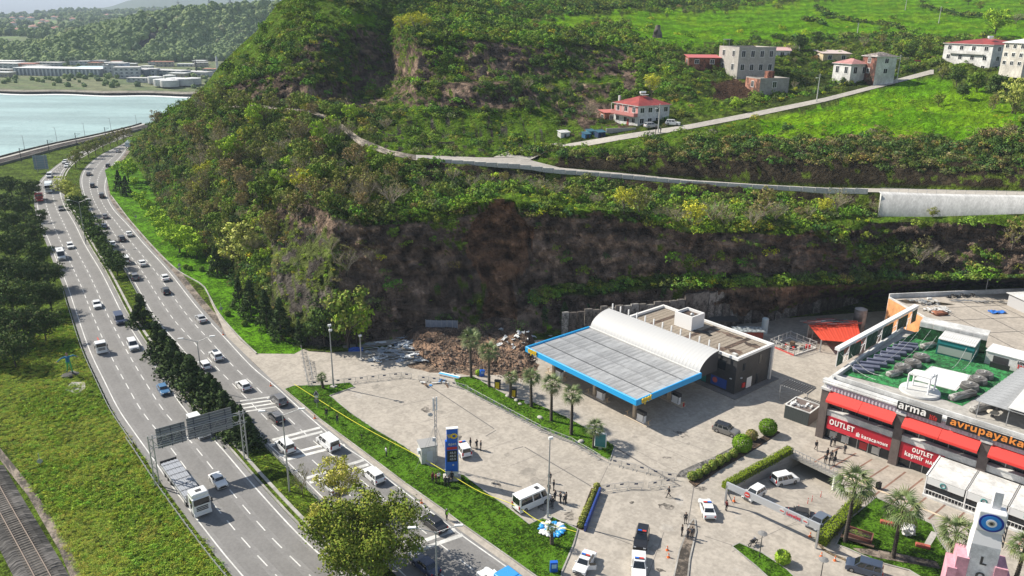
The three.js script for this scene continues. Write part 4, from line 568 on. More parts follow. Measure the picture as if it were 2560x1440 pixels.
  const pg = thing('wedding_pergola', 'white square pergola with draped top on a round white stage', 'pergola'); { const q = [[940, 1110], [1150, 1170], [1215, 1120], [1000, 1075]].map((p) => rp(...zz(...p)).setY(0)); const ctr = q.reduce((s, p) => s.add(p), V3(0, 0, 0)).multiplyScalar(.25); pg.position.set(ctr.x, ROOF + .06, ctr.z); mesh('stage', new THREE.CylinderGeometry(3, 3.1, .35, 28).translate(0, .18, 0), M.white, pg); const pts = q.map((p) => p.clone().sub(ctr)); for (const p of pts) mesh('post', box(.2, 2.8, .2, p.x, .3, p.z), M.whiteGloss, pg); pts.forEach((p, i) => mesh('beam', beam(p.clone().setY(3.1), pts[(i + 1) % 4].clone().setY(3.1), .18, .25), M.whiteGloss, pg)); const dr = new THREE.PlaneGeometry(2, 2, 14, 14).rotateX(-Math.PI / 2), dp = dr.attributes.position; for (let i = 0; i < dp.count; i++) { const s = (dp.getX(i) + 1) / 2, t = (dp.getZ(i) + 1) / 2; const p = pts[0].clone().lerp(pts[1], s).lerp(pts[3].clone().lerp(pts[2], s), t); dp.setXYZ(i, p.x, 3.3 + fbm(p.x * 1.6, 1, p.z * 1.6, 3) * .5, p.z); } dr.computeVertexNormals(); mesh('drape', dr, mat([.8, .8, .8], { side: THREE.DoubleSide }), pg); }
  const ki = thing('terrace_kiosk', 'green sided bar kiosk with white ribbed roof on the terrace', 'kiosk'); { const k0 = rp(...zz(1600, 825)), k1 = rp(...zz(1235, 735)), kd = k0.clone().sub(k1), kl = kd.length(); frameOf(ki, k1, kd.clone().normalize()); const teal = mat([.01, .13, .12], { roughness: .6 }); mesh('wall', [box(kl, 2.9, .1, kl / 2, 0, 0), box(.1, 2.9, 4.4, kl, 0, -2.25), box(.1, 2.9, 4.4, 0, 0, -2.25), box(kl, 2.9, .1, kl / 2, 0, -4.5)], teal, ki); mesh('clear_screen', box(kl * .92, 1.35, .04, kl / 2, .35, .09), mat([.32, .36, .34], { roughness: .2 }), ki); for (let k = 0; k < 16; k++) mesh('roof_rib', box(kl / 16 - .03, .14, 5, (k + .5) * kl / 16, 2.95, -2.2), M.white, ki); mesh('curtain', box(kl, .7, .08, kl / 2, 2.1, .1), mat([.01, .19, .2]), ki); }
  const sh = thing('roof_shed', 'white lean-to behind the kiosk with a lettered board', 'shed'); { const p = rp(...zz(1720, 830)); frameOf(sh, p, u); mesh('wall', [box(11, 2.3, .2, 5.5, 0, 0), box(.2, 2.3, 3.8, .1, 0, -2)], M.white, sh); mesh('roof', box(11.4, .12, 4.4, 5.6, 2.4, -1.9), M.whiteGloss, sh); mesh('opening_shade_sheet', box(2.4, 1.8, .06, 2.4, .1, .1), M.steelDark, sh); mesh('bar_front', box(3, 1, .3, 2.6, 0, 1), M.black, sh); mesh('board', box(1.6, 1.5, .1, 5.6, .6, .2), M.white, sh); mesh('lettering', put(text('LOVE', .5, 1.3), 5.6, 1.8, .26), M.black, sh); mesh('lettering', put(text('IN', .65, 1), 5.5, 1.1, .26), M.red, sh); }  // a dark sheet on the shed wall paints the shade of an opening
  const ga = thing('grey_awning', 'long grey slatted awning roof over terrace seating', 'awning'); { const p = rp(...zz(1660, 1215), ROOF + 2.6); frameOf(ga, p.clone().setY(ROOF), u); const V = L(rp(...zz(2100, 900), ROOF + 2.6)).sub(L(p)); ga.rotation.y = mallO.rotation.y; const dz = -Math.abs(V.z) - 1; for (let k = 0; k < 14; k++) mesh('slat', box(7.5, .08, -dz / 14 - .05, 3.4 + V.x * (k / 14), 2.6, dz * (k + .5) / 14), mat([.4, .41, .42], { map: T.plaster }), ga); for (let k = 0; k < 3; k++) mesh('post', box(.12, 2.6, .12, .2 + V.x * k / 2.4, 0, dz * k / 2.2), M.galv, ga); }
  const wa = thing('white_canopy', 'stretched white fabric canopy over the terrace restaurant', 'canopy'); { const p = rp(2500, 1010, ROOF + 3); frameOf(wa, p.clone().setY(ROOF), u); for (let k = 0; k < 3; k++) { mesh('fabric_panel', new RoundedBoxGeometry(5.6, .15, 11, 1, .05).translate(4 + k * 5.8, 3, -5), M.white, wa); mesh('post', cyl(.07, .07, 3, 1.4 + k * 5.8, 0, .3), M.galv, wa); } }
  for (const [px, py, i] of [[2500, 1010, 0], [2480, 1028, 1], [2527, 1010, 2]]) { const t = thing('cafe_table', 'round pale cafe table under the white terrace canopy', 'table', rp(px, py + 14).setY(ROOF + .05), 0, 'cafe tables at the terrace edge'); mesh('top', new THREE.CylinderGeometry(.85, .85, .07, 20).translate(0, .75, 0), mat([.6, .54, .45]), t); mesh('leg', cyl(.08, .3, .74), M.steelDark, t); }
  // string lights
  const lm = mat([.5, .5, .5]); for (const [q, w2] of [[[260, 700], [640, 1000]], [[390, 740], [710, 960]], [[610, 780], [960, 560]], [[700, 830], [1090, 480]], [[830, 860], [1190, 500]], [[1400, 880], [1560, 650]], [[1500, 900], [1660, 680]], [[1040, 740], [1250, 560]]]) { const A = rp(...zz(...q), ROOF + 2.7), B = rp(...zz(...w2), ROOF + 2.7); const pts = []; for (let k = 0; k <= 12; k++) { const p = A.clone().lerp(B, k / 12); p.y -= Math.sin(k / 12 * Math.PI) * .9; pts.push(p); } const s = tag(mesh('string_light_cable', new THREE.TubeGeometry(new THREE.CatmullRomCurve3(pts), 24, .025, 4), lm), 'drooping string light cable across the roof terrace', 'string lights', 'string lights over the terrace'); for (let k = 1; k < 12; k += 2) { const bb = mesh('bulb', new THREE.SphereGeometry(.07, 6, 4), M.white, s); bb.position.copy(pts[k]).y -= .06; } }
  // pavement in front with brown bands
  const pv = [L(G(2000, 1130)), L(G(2092, 1191)), L(G(2560, 1400)), L(G(2620, 1320)), L(G(2046, 1096))].map((p) => o.localToWorld(p.setY(0)));
  const pave = struct('terrace_paving', flat(gp([[1990, 1128], [2040, 1094], [2240, 1164], [2620, 1310], [2620, 1440], [2360, 1300], [2180, 1225], [2092, 1187]]), .03), mat([.43, .385, .33], { map: T.conc }), 'pale paved terrace in front of the shops with brown bands'); const brn = mat([.27, .155, .115], { map: T.plaster });
  for (let k = 0; k < 12; k++) { const x = 4 + k * 2.6, A = o.localToWorld(V3(x, 0, .9)), B = o.localToWorld(V3(x - 1, 0, k < 4 ? 8.6 : 11.5)); const n = u.clone().multiplyScalar(.14); mesh('paving_band', flat([A.clone().add(n), A.clone().sub(n), B.clone().sub(n), B.clone().add(n)], .036), brn, pave); }
  { const A = o.localToWorld(V3(8, 0, 9)), B = o.localToWorld(V3(34, 0, 9.8)), n = V3(-u.z, 0, u.x).multiplyScalar(.2); mesh('paving_band', flat([A.clone().add(n), A.clone().sub(n), B.clone().sub(n), B.clone().add(n)], .04), mat([.62, .5, .36]), pave); }
  // glazed annex with white fabric roof
  const an = thing('restaurant_annex', 'white restaurant annex with fabric roof panels and railing in front of the shops', 'restaurant'); { const q = L(G(2306, 1237)); frameOf(an, o.localToWorld(V3(q.x, 0, 0)), u); const zf = q.z, N = 6, w = 5.4; for (let k = 0; k < N; k++) { const x = k * w; const g = geo([x + .15, 4.3, .2, x + w - .15, 4.3, .2, x + w - .15, 3.35, zf, x + .15, 3.35, zf, x + .15, 4.18, .2, x + w - .15, 4.18, .2, x + w - .15, 3.2, zf, x + .15, 3.2, zf], [0, 3, 1, 1, 3, 2, 4, 5, 7, 5, 6, 7, 3, 7, 2, 2, 7, 6], [0, 0, 5, 0, 5, 8, 0, 8, 0, 0, 5, 0, 5, 8, 0, 8]); mesh('fabric_panel', g, M.white, an); mesh('rafter', beam(V3(x, 4.2, .2), V3(x, 3.25, zf), .16, .2), mat([.34, .34, .34]), an); mesh('post', box(.16, 3.2, .16, x + .1, 0, zf), M.whiteGloss, an); mesh('valance', box(w - .3, 1.05, .06, x + w / 2, 2.15, zf + .02), mat([.68, .69, .70]), an); mesh('emblem', new THREE.TorusGeometry(.36, .1, 8, 20).translate(x + w * .45, 2.65, zf + .08), mat([.06, .22, .22]), an); mesh('glazing', box(w - .3, 1.1, .05, x + w / 2, 1, zf - .3), M.glass, an); for (let j = 0; j < 12; j++) mesh('baluster', box(.05, .8, .05, x + .3 + j * (w - .5) / 11, .35, zf + .05), M.whiteGloss, an); mesh('handrail', box(w, .08, .1, x + w / 2, 1.15, zf + .05), M.whiteGloss, an); mesh('plinth', box(w - .02, .38, .5, x + w / 2, 0, zf + .12), M.white, an); }
    mesh('gable_frame', [beam(V3(0, 4.25, .2), V3(0, 3.3, zf), .2, .3), box(.12, 3, .12, 0, 0, zf / 2)], M.whiteGloss, an); mesh('side_glazing', box(.05, 2.9, zf - .4, 0, .2, zf / 2), mat([.5, .52, .53], { roughness: .2 }), an); mesh('floor', box(N * w, .1, zf, N * w / 2, .04, zf / 2), M.concPale, an); }
  // railing on the terrace edge above the garage
  const rl = thing('terrace_railing', 'grey metal railing at the edge of the terrace above the garage', 'railing'); const A = pitEdge[1], B = pitEdge[2], vd = B.clone().sub(A), ln = vd.length(); frameOf(rl, A.clone().setY(.03), vd.clone().normalize()); mesh('handrail', box(ln, .07, .07, ln / 2, 1.05, 0), M.galv, rl); mesh('handrail', box(ln, .05, .05, ln / 2, .5, 0), M.galv, rl); for (let k = 0; k <= 12; k++) mesh('post', box(.07, 1.1, .07, k * ln / 12, 0, 0), M.galv, rl); 
  const gp1 = thing('garage_pillar', 'white concrete pillar carrying the terrace edge', 'pillar', A.clone().lerp(B, .98).setY(-2.82)); mesh('shaft', box(.5, 2.8, .5), M.white, gp1);
}
// ---------- orange building behind, with rooftop clutter ----------
{
  const e = 9.4, A = G(2225, 736, e + .9), B = G(2560, 722, e + .9), F = G(2268, 800, e); const o = thing('orange_building', 'flat roofed building with orange end wall and white parapet under the cliff', 'building'); const u = B.clone().sub(A).setY(0), LX = u.length() + 25; u.normalize(); frameOf(o, A.clone().setY(0), u); o.updateMatrixWorld(true); const f = o.worldToLocal(F.clone()), D2 = 36;
  mesh('end_wall', box(.3, e, D2, 0, 0, D2 / 2), mat([.75, .36, .15], { map: T.plaster }), o); mesh('wall', [box(LX, e, .3, LX / 2, 0, -.16)], M.white, o); mesh('roof_slab', box(LX, .4, D2, LX / 2 + .2, e - .4, D2 / 2), mat([.45, .40, .345], { map: T.conc }), o); mesh('parapet', box(LX, 1, .3, LX / 2, e + .0, -.14), M.white, o); mesh('parapet', box(.3, .35, D2, 0, e, D2 / 2), M.white, o);
  mesh('white_mark', [box(.06, 2.4, .25, -.19, 5, 5), box(.06, 2.4, .25, -.19, 5, 7.4), box(.06, .25, 2.6, -.19, 7.3, 6.2)], M.white, o);
  for (let k = 1; k < 6; k++) mesh('joint', box(.12, .02, D2 - 2, k * 7, e + .002, D2 / 2 + .8), M.steelDark, o); for (let k = 1; k < 4; k++) mesh('joint', box(LX - 2, .02, .12, LX / 2, e + .006, k * 7), M.steelDark, o);
  const R = (x, z, n, lb, cat) => thing(n, lb, cat, o.localToWorld(V3(x, e, z)), o.rotation.y); const r = rng(21);
  const h1 = R(5.5, 3.4, 'rubble_heap', 'heap of broken white roofing scrap on the rear roof', 'rubble'); for (let k = 0; k < 26; k++) mesh('scrap', box(rr(.3, 1.4, r), rr(.05, .35, r), rr(.2, .9, r), rr(-2.5, 3.5, r), rr(0, .6, r), rr(-1.2, 1.6, r), r() * 3), pick([M.white, M.galv, M.concPale], r), h1);
  const h2 = R(4, 8.5, 'scrap_pile', 'pile of white planks and a brown tarpaulin on the rear roof', 'scrap'); for (let k = 0; k < 24; k++) mesh('plank', box(rr(.8, 2.6, r), .1, .25, rr(-1.5, 4, r), rr(.05, .7, r), rr(-1, 1.4, r), r() * 3), pick([M.white, M.whiteGloss, M.concPale], r), h2); mesh('tarpaulin', new RoundedBoxGeometry(3, .7, 1.8, 2, .3).translate(.5, .3, 2), mat([.42, .16, .09], { map: T.rock }), h2);
  struct('roof_puddle', flat([[1, 1.4], [4, 1], [9, 3.2], [12, 5.4], [9.5, 5.6], [5, 4.2], [1.6, 3.6]].map(([x, z]) => o.localToWorld(V3(x, 0, z))), e + .012), mat([.11, .085, .06], { roughness: .35, map: T.rock }), 'brown stain of silt on the rear roof');
  for (let k = 0; k < 6; k++) { const t = tag(mesh('tyre', new THREE.TorusGeometry(.42, .17, 8, 16).rotateX(Math.PI / 2).translate(0, .18, 0), M.black), 'black tyre lying along the rear roof parapet', 'tyre', 'tyres on the rear roof'); t.position.copy(o.localToWorld(V3(13.5 + k * 1.15, e + (k % 2) * .3, 1.1))); }
  const h3 = R(15, 4, 'metal_frames', 'long row of rusty metal frames and bars across the rear roof', 'scrap'); for (let k = 0; k < 40; k++) { const x = rr(-4, 20, r); mesh('bar', bar(V3(x, rr(.05, .5, r), x * .28 + rr(-.8, .8, r)), V3(x + rr(1, 3, r), rr(.05, .6, r), x * .28 + rr(-.4, 1.4, r)), .06), pick([M.galv, M.steelDark, M.white], r), h3); }
  const h4 = R(17.5, 11, 'blue_tarpaulin', 'crumpled blue tarpaulin on the rear roof', 'tarpaulin'); const bt = new THREE.PlaneGeometry(3.4, 1.6, 14, 8).rotateX(-Math.PI / 2), bp = bt.attributes.position; for (let i = 0; i < bp.count; i++) bp.setY(i, .1 + Math.abs(fbm(bp.getX(i), 1, bp.getZ(i), 3)) * 1.2); bt.computeVertexNormals(); mesh('sheet', bt, mat([.02, .14, .5], { side: THREE.DoubleSide }), h4);
  const h5 = R(30, 16, 'roof_hall', 'white metal roof hall with a fat silver duct beside it', 'hall'); mesh('wall', box(14, 2.6, 18, 0, 0, 0), mat([.4, .4, .41]), h5); for (let k = 0; k < 12; k++) mesh('roof_sheet', box(1.2, .1, 19, -6.8 + k * 1.24, 2.65, 0), M.white, h5); mesh('duct', [bar(V3(-8, .5, 9), V3(-8, 2.6, 6), .6, .6, 12), bar(V3(-8, 2.6, 6), V3(-5, 3.4, 4), .6, .6, 12)], M.galv, h5);
  const lampP = R(23, .3, 'roof_lamp', 'thin white lamp post on the rear parapet', 'lamp'); mesh('pole', cyl(.05, .06, 3.6), M.white, lampP); mesh('head', box(.7, .15, .25, .3, 3.6, 0), M.white, lampP);
}
// ---------- sheds between station and cliff ----------
{
  const red = mat([.6, .07, .035], { roughness: .5 }); const a = G(2025, 845, 3), b = G(2140, 838, 3), f = G(2155, 860, 3);
  const o = thing('red_roof_shed', 'open shed with a bright red ribbed roof beside the red and white fence', 'shed'); const q = [G(2022, 812, 3.4), G(2143, 802, 3.6), G(2156, 858, 2.6), G(2054, 850, 2.8)]; for (let k = 0; k < 16; k++) { const s = k / 16, t = (k + .93) / 16, p = [q[0].clone().lerp(q[1], s), q[0].clone().lerp(q[1], t), q[3].clone().lerp(q[2], t), q[3].clone().lerp(q[2], s)]; mesh('roof_sheet', geo(p.flatMap((v, i) => [v.x, v.y + (k % 2) * .04, v.z]).concat(p.flatMap((v) => [v.x, v.y - .1, v.z])), [0, 2, 1, 0, 3, 2, 4, 5, 6, 4, 6, 7, 3, 7, 6, 3, 6, 2, 0, 4, 7, 0, 7, 3, 1, 2, 6, 1, 6, 5]), red, o); } for (const p of q) mesh('post', box(.2, p.y, .2, p.x, 0, p.z), M.galv, o); mesh('back_wall', beam(q[0].clone().setY(1.6), q[1].clone().setY(1.6), .2, 3.2), mat([.3, .29, .28], { map: T.rock }), o);
  const p2 = thing('pipe_stack', 'messy stack of poles and panels on the shed roof', 'scrap', G(2078, 812, 3.4)); const r = rng(4); for (let k = 0; k < 34; k++) { const x = rr(-5, 5, r), z = rr(-2, 1, r), y = rr(0, .8, r); mesh('pole', bar(V3(x - 2, y, z), V3(x + rr(1, 2.4, r), y + rr(0, .3, r), z + rr(-.6, .6, r)), .08), pick([M.white, M.galv, M.steelDark, mat([.1, .2, .22]), mat([.35, .08, .07])], r), p2); } mesh('shelter', box(9, .3, 3, 0, -.4, -.6), mat([.2, .2, .19]), p2); for (const x of [-4, 4]) mesh('post', box(.2, 3, .2, x, -3.4, .4), M.galv, p2);
  const tank = thing('water_tank', 'grey cylindrical water tank standing under the cliff', 'tank', G(2144, 828)); mesh('shell', cyl(1.35, 1.35, 5.4, 0, 0, 0, 20), mat([.42, .39, .38], { map: T.rock }), tank); mesh('lid', new THREE.CylinderGeometry(.5, 1.36, .35, 20).translate(0, 5.57, 0), mat([.4, .38, .37]), tank);
  const tank2 = thing('water_tank', 'pale blue upright tank beside the grey roofed shed', 'tank', G(1910, 832)); mesh('shell', cyl(.75, .75, 3.4, 0, 0, 0, 16), mat([.5, .58, .62]), tank2); mesh('lid', new THREE.SphereGeometry(.75, 14, 6, 0, 6.3, 0, 1.57).scale(1, .4, 1).translate(0, 3.4, 0), mat([.5, .58, .62]), tank2);
  const s2 = thing('tin_shed', 'red sided shed with a pale tin roof behind the station shop', 'shed', G(1868, 848)); mesh('wall', [box(6, 2.2, .12, 0, 0, 1.2), box(6, 2.2, .12, 0, 0, -1.2), box(.12, 2.2, 2.3, -3, 0, 0), box(.12, 2.2, 2.3, 3, 0, 0)], mat([.33, .07, .05], { map: T.plaster }), s2); for (let k = 0; k < 7; k++) mesh('roof_sheet', box(.92, .07, 3.4, -2.85 + k * .95, 2.3 + (k % 2) * .05, 0), mat([.42, .47, .5], { map: T.rock, roughness: .5 }), s2); mesh('door', box(1, 1.9, .06, -1.2, 0, 1.3), M.black, s2);
  const s3 = thing('black_shed', 'low dark flat shed against the cliff facing', 'shed', G(1805, 822)); mesh('wall', box(6, 2.4, 3), mat([.18, .17, .16], { map: T.rock }), s3); mesh('roof', box(6.6, .15, 3.6, 0, 2.4, 0), mat([.06, .06, .06]), s3);
  const s4 = thing('mesh_cage', 'tall grey mesh screen leaning against the cliff by the rubble', 'screen', G(1105, 842), -.05); for (let k = 0; k < 6; k++) mesh('mesh_panel', box(1.15, 3.9, .08, -2.95 + k * 1.18, 0, Math.sin(k) * .15), mat([.26, .29, .36], { roughness: .6, map: T.plaster }), s4); for (let k = 0; k < 7; k++) mesh('frame_post', box(.08, 4.1, .1, -3.54 + k * 1.18, 0, .1), M.galv, s4);
  const cage = thing('red_white_fence', 'red and white fenced pen full of scrap beside the red shed', 'fence'); const c = gp([[1925, 865], [1985, 890], [2040, 872], [1975, 845]]); c.push(c[0]); for (let i = 0; i < 4; i++) { const d = c[i + 1].clone().sub(c[i]), n = Math.round(d.length() / 1.6); for (let k = 0; k < n; k++) { const p = c[i].clone().addScaledVector(d, k / n); mesh('post', box(.12, 1.8, .12, p.x, 0, p.z), k % 2 ? M.white : M.galv, cage); } for (const h of [.7, 1.6]) mesh('rail', beam(c[i].clone().setY(h), c[i + 1].clone().setY(h), .06, .06), M.white, cage); mesh('base', beam(c[i].clone().setY(.15), c[i + 1].clone().setY(.15), .25, .3), i ? M.white : mat([.5, .08, .07]), cage); }
  for (let k = 0; k < 14; k++) { const p = c[0].clone().lerp(c[2], rr(.2, .8, r)).add(V3(rr(-1.5, 1.5, r), 0, rr(-1.5, 1.5, r))); mesh('scrap', box(rr(.3, 1.3, r), rr(.2, .9, r), rr(.3, 1, r), p.x, 0, p.z, r() * 3), pick([M.galv, M.white, M.steelDark, M.red, M.wood], r), cage); }
  const box1 = thing('kitchen_container', 'dark ribbed container with a white cluttered top beside the shopping centre', 'container', G(2003, 1045), mallO.rotation.y); for (let k = 0; k < 12; k++) mesh('rib_panel', box(.34, 2.5, .12, -2.1 + k * .37, .05, 2.1), mat([.05, .06, .06]), box1); mesh('body', box(4.4, 2.5, 4, 0, .02, 0), mat([.14, .11, .1]), box1); mesh('roof_frame', [box(4.7, .15, .2, 0, 2.55, 2.15), box(4.7, .15, .2, 0, 2.55, -2.05), box(.2, .15, 4, -2.25, 2.55, 0), box(.2, .15, 4, 2.25, 2.55, 0)], M.white, box1); for (let k = 0; k < 12; k++) mesh('clutter', box(rr(.3, 1.2, r), rr(.1, .4, r), rr(.2, .6, r), rr(-1.6, 1.6, r), 2.56, rr(-1.4, 1.4, r), r() * 3), pick([M.white, M.galv, M.whiteGloss], r), box1);
  const slo = thing('slatted_roof', 'low black slatted roof beside the container', 'roof', G(1990, 1003), mallO.rotation.y); for (let k = 0; k < 12; k++) mesh('slat', box(.28, .08, 3.4, -2.6 + k * .47, 3, 0), M.steelDark, slo); for (const s of [-2.6, 2.6]) mesh('post', box(.12, 3, .12, s, 0, 1.6), M.galv, slo); mesh('rail', [box(5.6, .1, .1, 0, 2.94, 1.6), box(5.6, .1, .1, 0, 2.94, -1.6)], M.white, slo);
}
// ---------- totem, tower, gantry, lamps, signs ----------
{
  const t = thing('price_totem', 'tall blue filling station price totem with a yellow emblem', 'sign', G(1130, 1200), .18); mesh('base', new RoundedBoxGeometry(2.6, .9, 1.3, 2, .1).translate(0, .45, 0), M.concPale, t); mesh('pedestal', geo([-.9, .9, .35, .9, .9, .35, .9, 1.6, .35, -.9, 1.9, .35, -.9, .9, -.35, .9, .9, -.35, .9, 1.6, -.35, -.9, 1.9, -.35], [0, 1, 2, 0, 2, 3, 5, 4, 7, 5, 7, 6, 4, 0, 3, 4, 3, 7, 1, 5, 6, 1, 6, 2]), M.white, t);
  mesh('board', [box(1.9, 5.6, .55, 0, 1.3, 0)], M.blue, t); mesh('board', box(1.65, 2, .6, .12, 6.9, 0), M.blue, t); mesh('edge_strip', [box(.12, 7.6, .62, .98, 1.35, 0), box(1.8, .1, .64, .12, 8.9, 0)], M.whiteGloss, t);
  mesh('emblem', [new THREE.TorusGeometry(.34, .13, 8, 22).scale(1.15, 1, 1).translate(.35, 7.75, .32), box(.7, .1, .08, -.35, 7.95, .32), box(.6, .1, .08, -.3, 7.72, .32), box(.55, .1, .08, -.25, 7.5, .32)], M.yellow, t); mesh('lettering', put(text('opet', .42, 1.2), .1, 6.35, .3), M.white, t); mesh('price_panel', box(1.5, .4, .06, .05, 5.5, .3), M.red, t); mesh('price_panel', box(1.5, 1.9, .06, .05, 3.4, .3), M.black, t); for (let k = 0; k < 3; k++) mesh('price', put(text('43.5', .32, .9), .15, 4.95 - k * .55, .33), mat([.5, .5, .5]), t); mesh('small_emblem', new THREE.CylinderGeometry(.14, .14, .05, 12).rotateX(1.57).translate(.2, 2.8, .3), M.white, t);
  const k = thing('equipment_cabin', 'small white equipment cabin at the foot of the radio mast', 'cabin', G(1069, 1150), .35); mesh('body', box(2.5, 3, 2.4, 0, .02, 0), M.white, k); mesh('roof', box(2.8, .15, 2.7, 0, 3.02, 0), mat([.3, .3, .3]), k); mesh('door', box(.9, 2.1, .06, .1, .1, 1.22), mat([.6, .62, .66]), k); mesh('air_conditioner', box(.35, .6, .8, -1.43, 1.7, .2), mat([.5, .55, .62]), k);
  const m = thing('radio_mast', 'slim lattice radio mast with antennas and guy wires', 'mast', G(1091, 1166)); const mh = hgt(G(1091, 1166), 990); for (let s = 0; s < 3; s++) { const a = s * 2.094, p = V3(Math.cos(a) * .2, 0, Math.sin(a) * .2); mesh('leg', bar(p, p.clone().setY(mh * .93), .04), M.galv, m); } for (let y = .5; y < mh * .92; y += .9) mesh('lattice', [0, 1, 2].map((s) => bar(V3(Math.cos(s * 2.094) * .2, y, Math.sin(s * 2.094) * .2), V3(Math.cos(s * 2.094 + 2.094) * .2, y + .8, Math.sin(s * 2.094 + 2.094) * .2), .025)), M.galv, m); mesh('antenna', [box(.22, 2.2, .14, .25, mh - 2.3, .1)], M.whiteGloss, m); mesh('antenna', box(.22, 2.2, .14, -.25, mh - 2.6, -.1), M.whiteGloss, m); mesh('dish', new THREE.SphereGeometry(.5, 14, 6, 0, 6.3, 0, 1).rotateX(1.9).translate(-.7, mh - 2.8, .3), M.white, m); mesh('radio_unit', box(.5, .6, .3, -.2, mh * .38, .25), M.white, m); for (const [x, z] of [[-3.2, 1.4], [-2.2, -1.6], [2.4, .6]]) mesh('guy_wire', bar(V3(0, mh * .62, 0), V3(x, .1, z), .02), M.galv, m);
  // tower with the blue eye
  const B = G(2424, 1508), tw = thing('evil_eye_tower', 'white and pink sign tower with a big blue eye panel at its top', 'tower', B, -.42); const H = hgt(B, 1272); const wP = mat([.78, .78, .8], { map: T.plaster }), pk = mat([.72, .36, .44], { map: T.plaster });
  mesh('shaft', box(3, H - 4.4, 2.4), wP, tw); mesh('pink_block', box(1.3, H * .52, 2.8, -2, 0, 0), pk, tw); mesh('pink_block', box(1, H * .4, 3, -2.9, 0, .1), pk, tw); mesh('pink_block', box(1.3, H * .5, 2.8, 2, 0, 0), pk, tw); mesh('pink_block', box(1, H * .36, 3, 2.9, 0, .1), pk, tw);
  const sl = geo([-1.5, H - 4.4, 1.2, 1.5, H - 4.4, 1.2, 1.35, H - 2.7, .7, -1.35, H - 2.7, .7, -1.5, H - 4.4, -1.2, 1.5, H - 4.4, -1.2, 1.35, H - 2.7, -1.1, -1.35, H - 2.7, -1.1], [0, 1, 2, 0, 2, 3, 5, 4, 7, 5, 7, 6, 4, 0, 3, 4, 3, 7, 1, 5, 6, 1, 6, 2, 3, 2, 6, 3, 6, 7]).toNonIndexed(); sl.computeVertexNormals(); mesh('neck', sl, wP, tw);
  const eb = mesh('eye_box', new RoundedBoxGeometry(3, 2.7, 2, 2, .25).translate(0, H - 1.35, -.1), M.whiteGloss, tw); const disc = (r, z, c, sx = 1) => mesh('eye_ring', new THREE.CylinderGeometry(r, r, .04, 36).rotateX(Math.PI / 2).scale(1.12 * sx, 1, 1).translate(0, H - 1.4, z), mat(c, { roughness: .35 }), eb); disc(1.15, .93, [.01, .03, .30]); disc(.92, .96, [.03, .26, .72]); disc(.5, .99, [.85, .85, .85]); disc(.3, 1.02, [.35, .33, .28]); disc(.15, 1.05, [.02, .02, .03]);
  mesh('top_pillar', box(.9, 2.2, .8, .3, H, -.4), wP, tw); mesh('letter', put(text('L', 1.1, .7), .1, H - 6.4, 1.22), M.steelDark, tw); mesh('letter', put(text('O', 1.1, 1), .1, H - 8.6, 1.22), M.steelDark, tw); mesh('letter', put(text('C', 1.1, .9), .1, H - 10.6, 1.22), M.steelDark, tw); mesh('side_frame', [0, 1, 2, 3, 4].map((i) => box(.1, .12, 2.2, 1.62, H - 4 + i * .7, -.1)).concat([box(.1, 3.4, .1, 1.62, H - 4.2, 1), box(.1, 3.4, .1, 1.62, H - 4.2, -1.2)]), M.steelDark, tw); 
  const sf = thing('orange_scaffold', 'orange steel ladder frame leaning beside the tower', 'scaffold', G(2400, 1470)); for (let i = 0; i < 2; i++) mesh('stringer', bar(V3(i * .9 - .6, 0, 0), V3(i * .9 + 1.3, 5.6, -.6), .06), M.orange, sf); for (let i = 0; i < 9; i++) mesh('rung', bar(V3(-.6 + i * .21, i * .62, -i * .066), V3(.3 + i * .21, i * .62 + .3, -i * .066), .045), M.orange, sf);
  // sign gantry over the highway, seen from behind
  const gA = G(394, 1216), gB = G(616, 1147), gd = gB.clone().sub(gA), gl = gd.length(), gy = thing('sign_gantry', 'steel sign gantry across the carriageway with two grey sign boards seen from behind', 'gantry'); frameOf(gy, gA, gd.clone().normalize()); const gh = hgt(gA, 1095);
  for (const x of [0, gl]) { const q = mesh('leg', [box(.16, gh + .4, .16, x - .3, 0, 0), box(.16, gh + .4, .16, x + .3, 0, 0)].concat(Array.from({ length: 9 }, (_, i) => bar(V3(x - .3 + (i % 2) * .6, i * gh / 9, 0), V3(x + .3 - (i % 2) * .6, (i + 1) * gh / 9, 0), .05))), M.galv, gy); }
  for (const y of [gh - 1.6, gh]) for (const z of [-.35, .35]) mesh('chord', bar(V3(-.3, y, z), V3(gl + .6, y, z), .06), M.galv, gy); for (let i = 0; i < 14; i++) mesh('lattice', [bar(V3(i * gl / 14, gh - 1.6 * (i % 2), .35), V3((i + 1) * gl / 14, gh - 1.6 * ((i + 1) % 2), .35), .04), bar(V3(i * gl / 14, gh, -.35), V3((i + 1) * gl / 14, gh, .35), .03)], M.galv, gy);
  const sb = (x0, w, y0, h) => { const n = 9, bd = mesh('sign_board', box(w, h, .08, x0 + w / 2, y0, -.55), mat([.2, .21, .225], { metalness: .4, roughness: .5 }), gy); for (let i = 0; i < n; i++) mesh('rib', box(w, .09, .1, x0 + w / 2, y0 + .1 + i * (h - .2) / n, -.44), M.galv, bd); for (const f of [.15, .5, .85]) mesh('stiffener', box(.12, h + .1, .14, x0 + w * f, y0 - .05, -.42), mat([.12, .13, .16], { metalness: .4 }), bd); }; sb(gl * .07, gl * .31, gh - 2.4, 3.3); sb(gl * .4, gl * .5, gh - 2.4, 3.6);
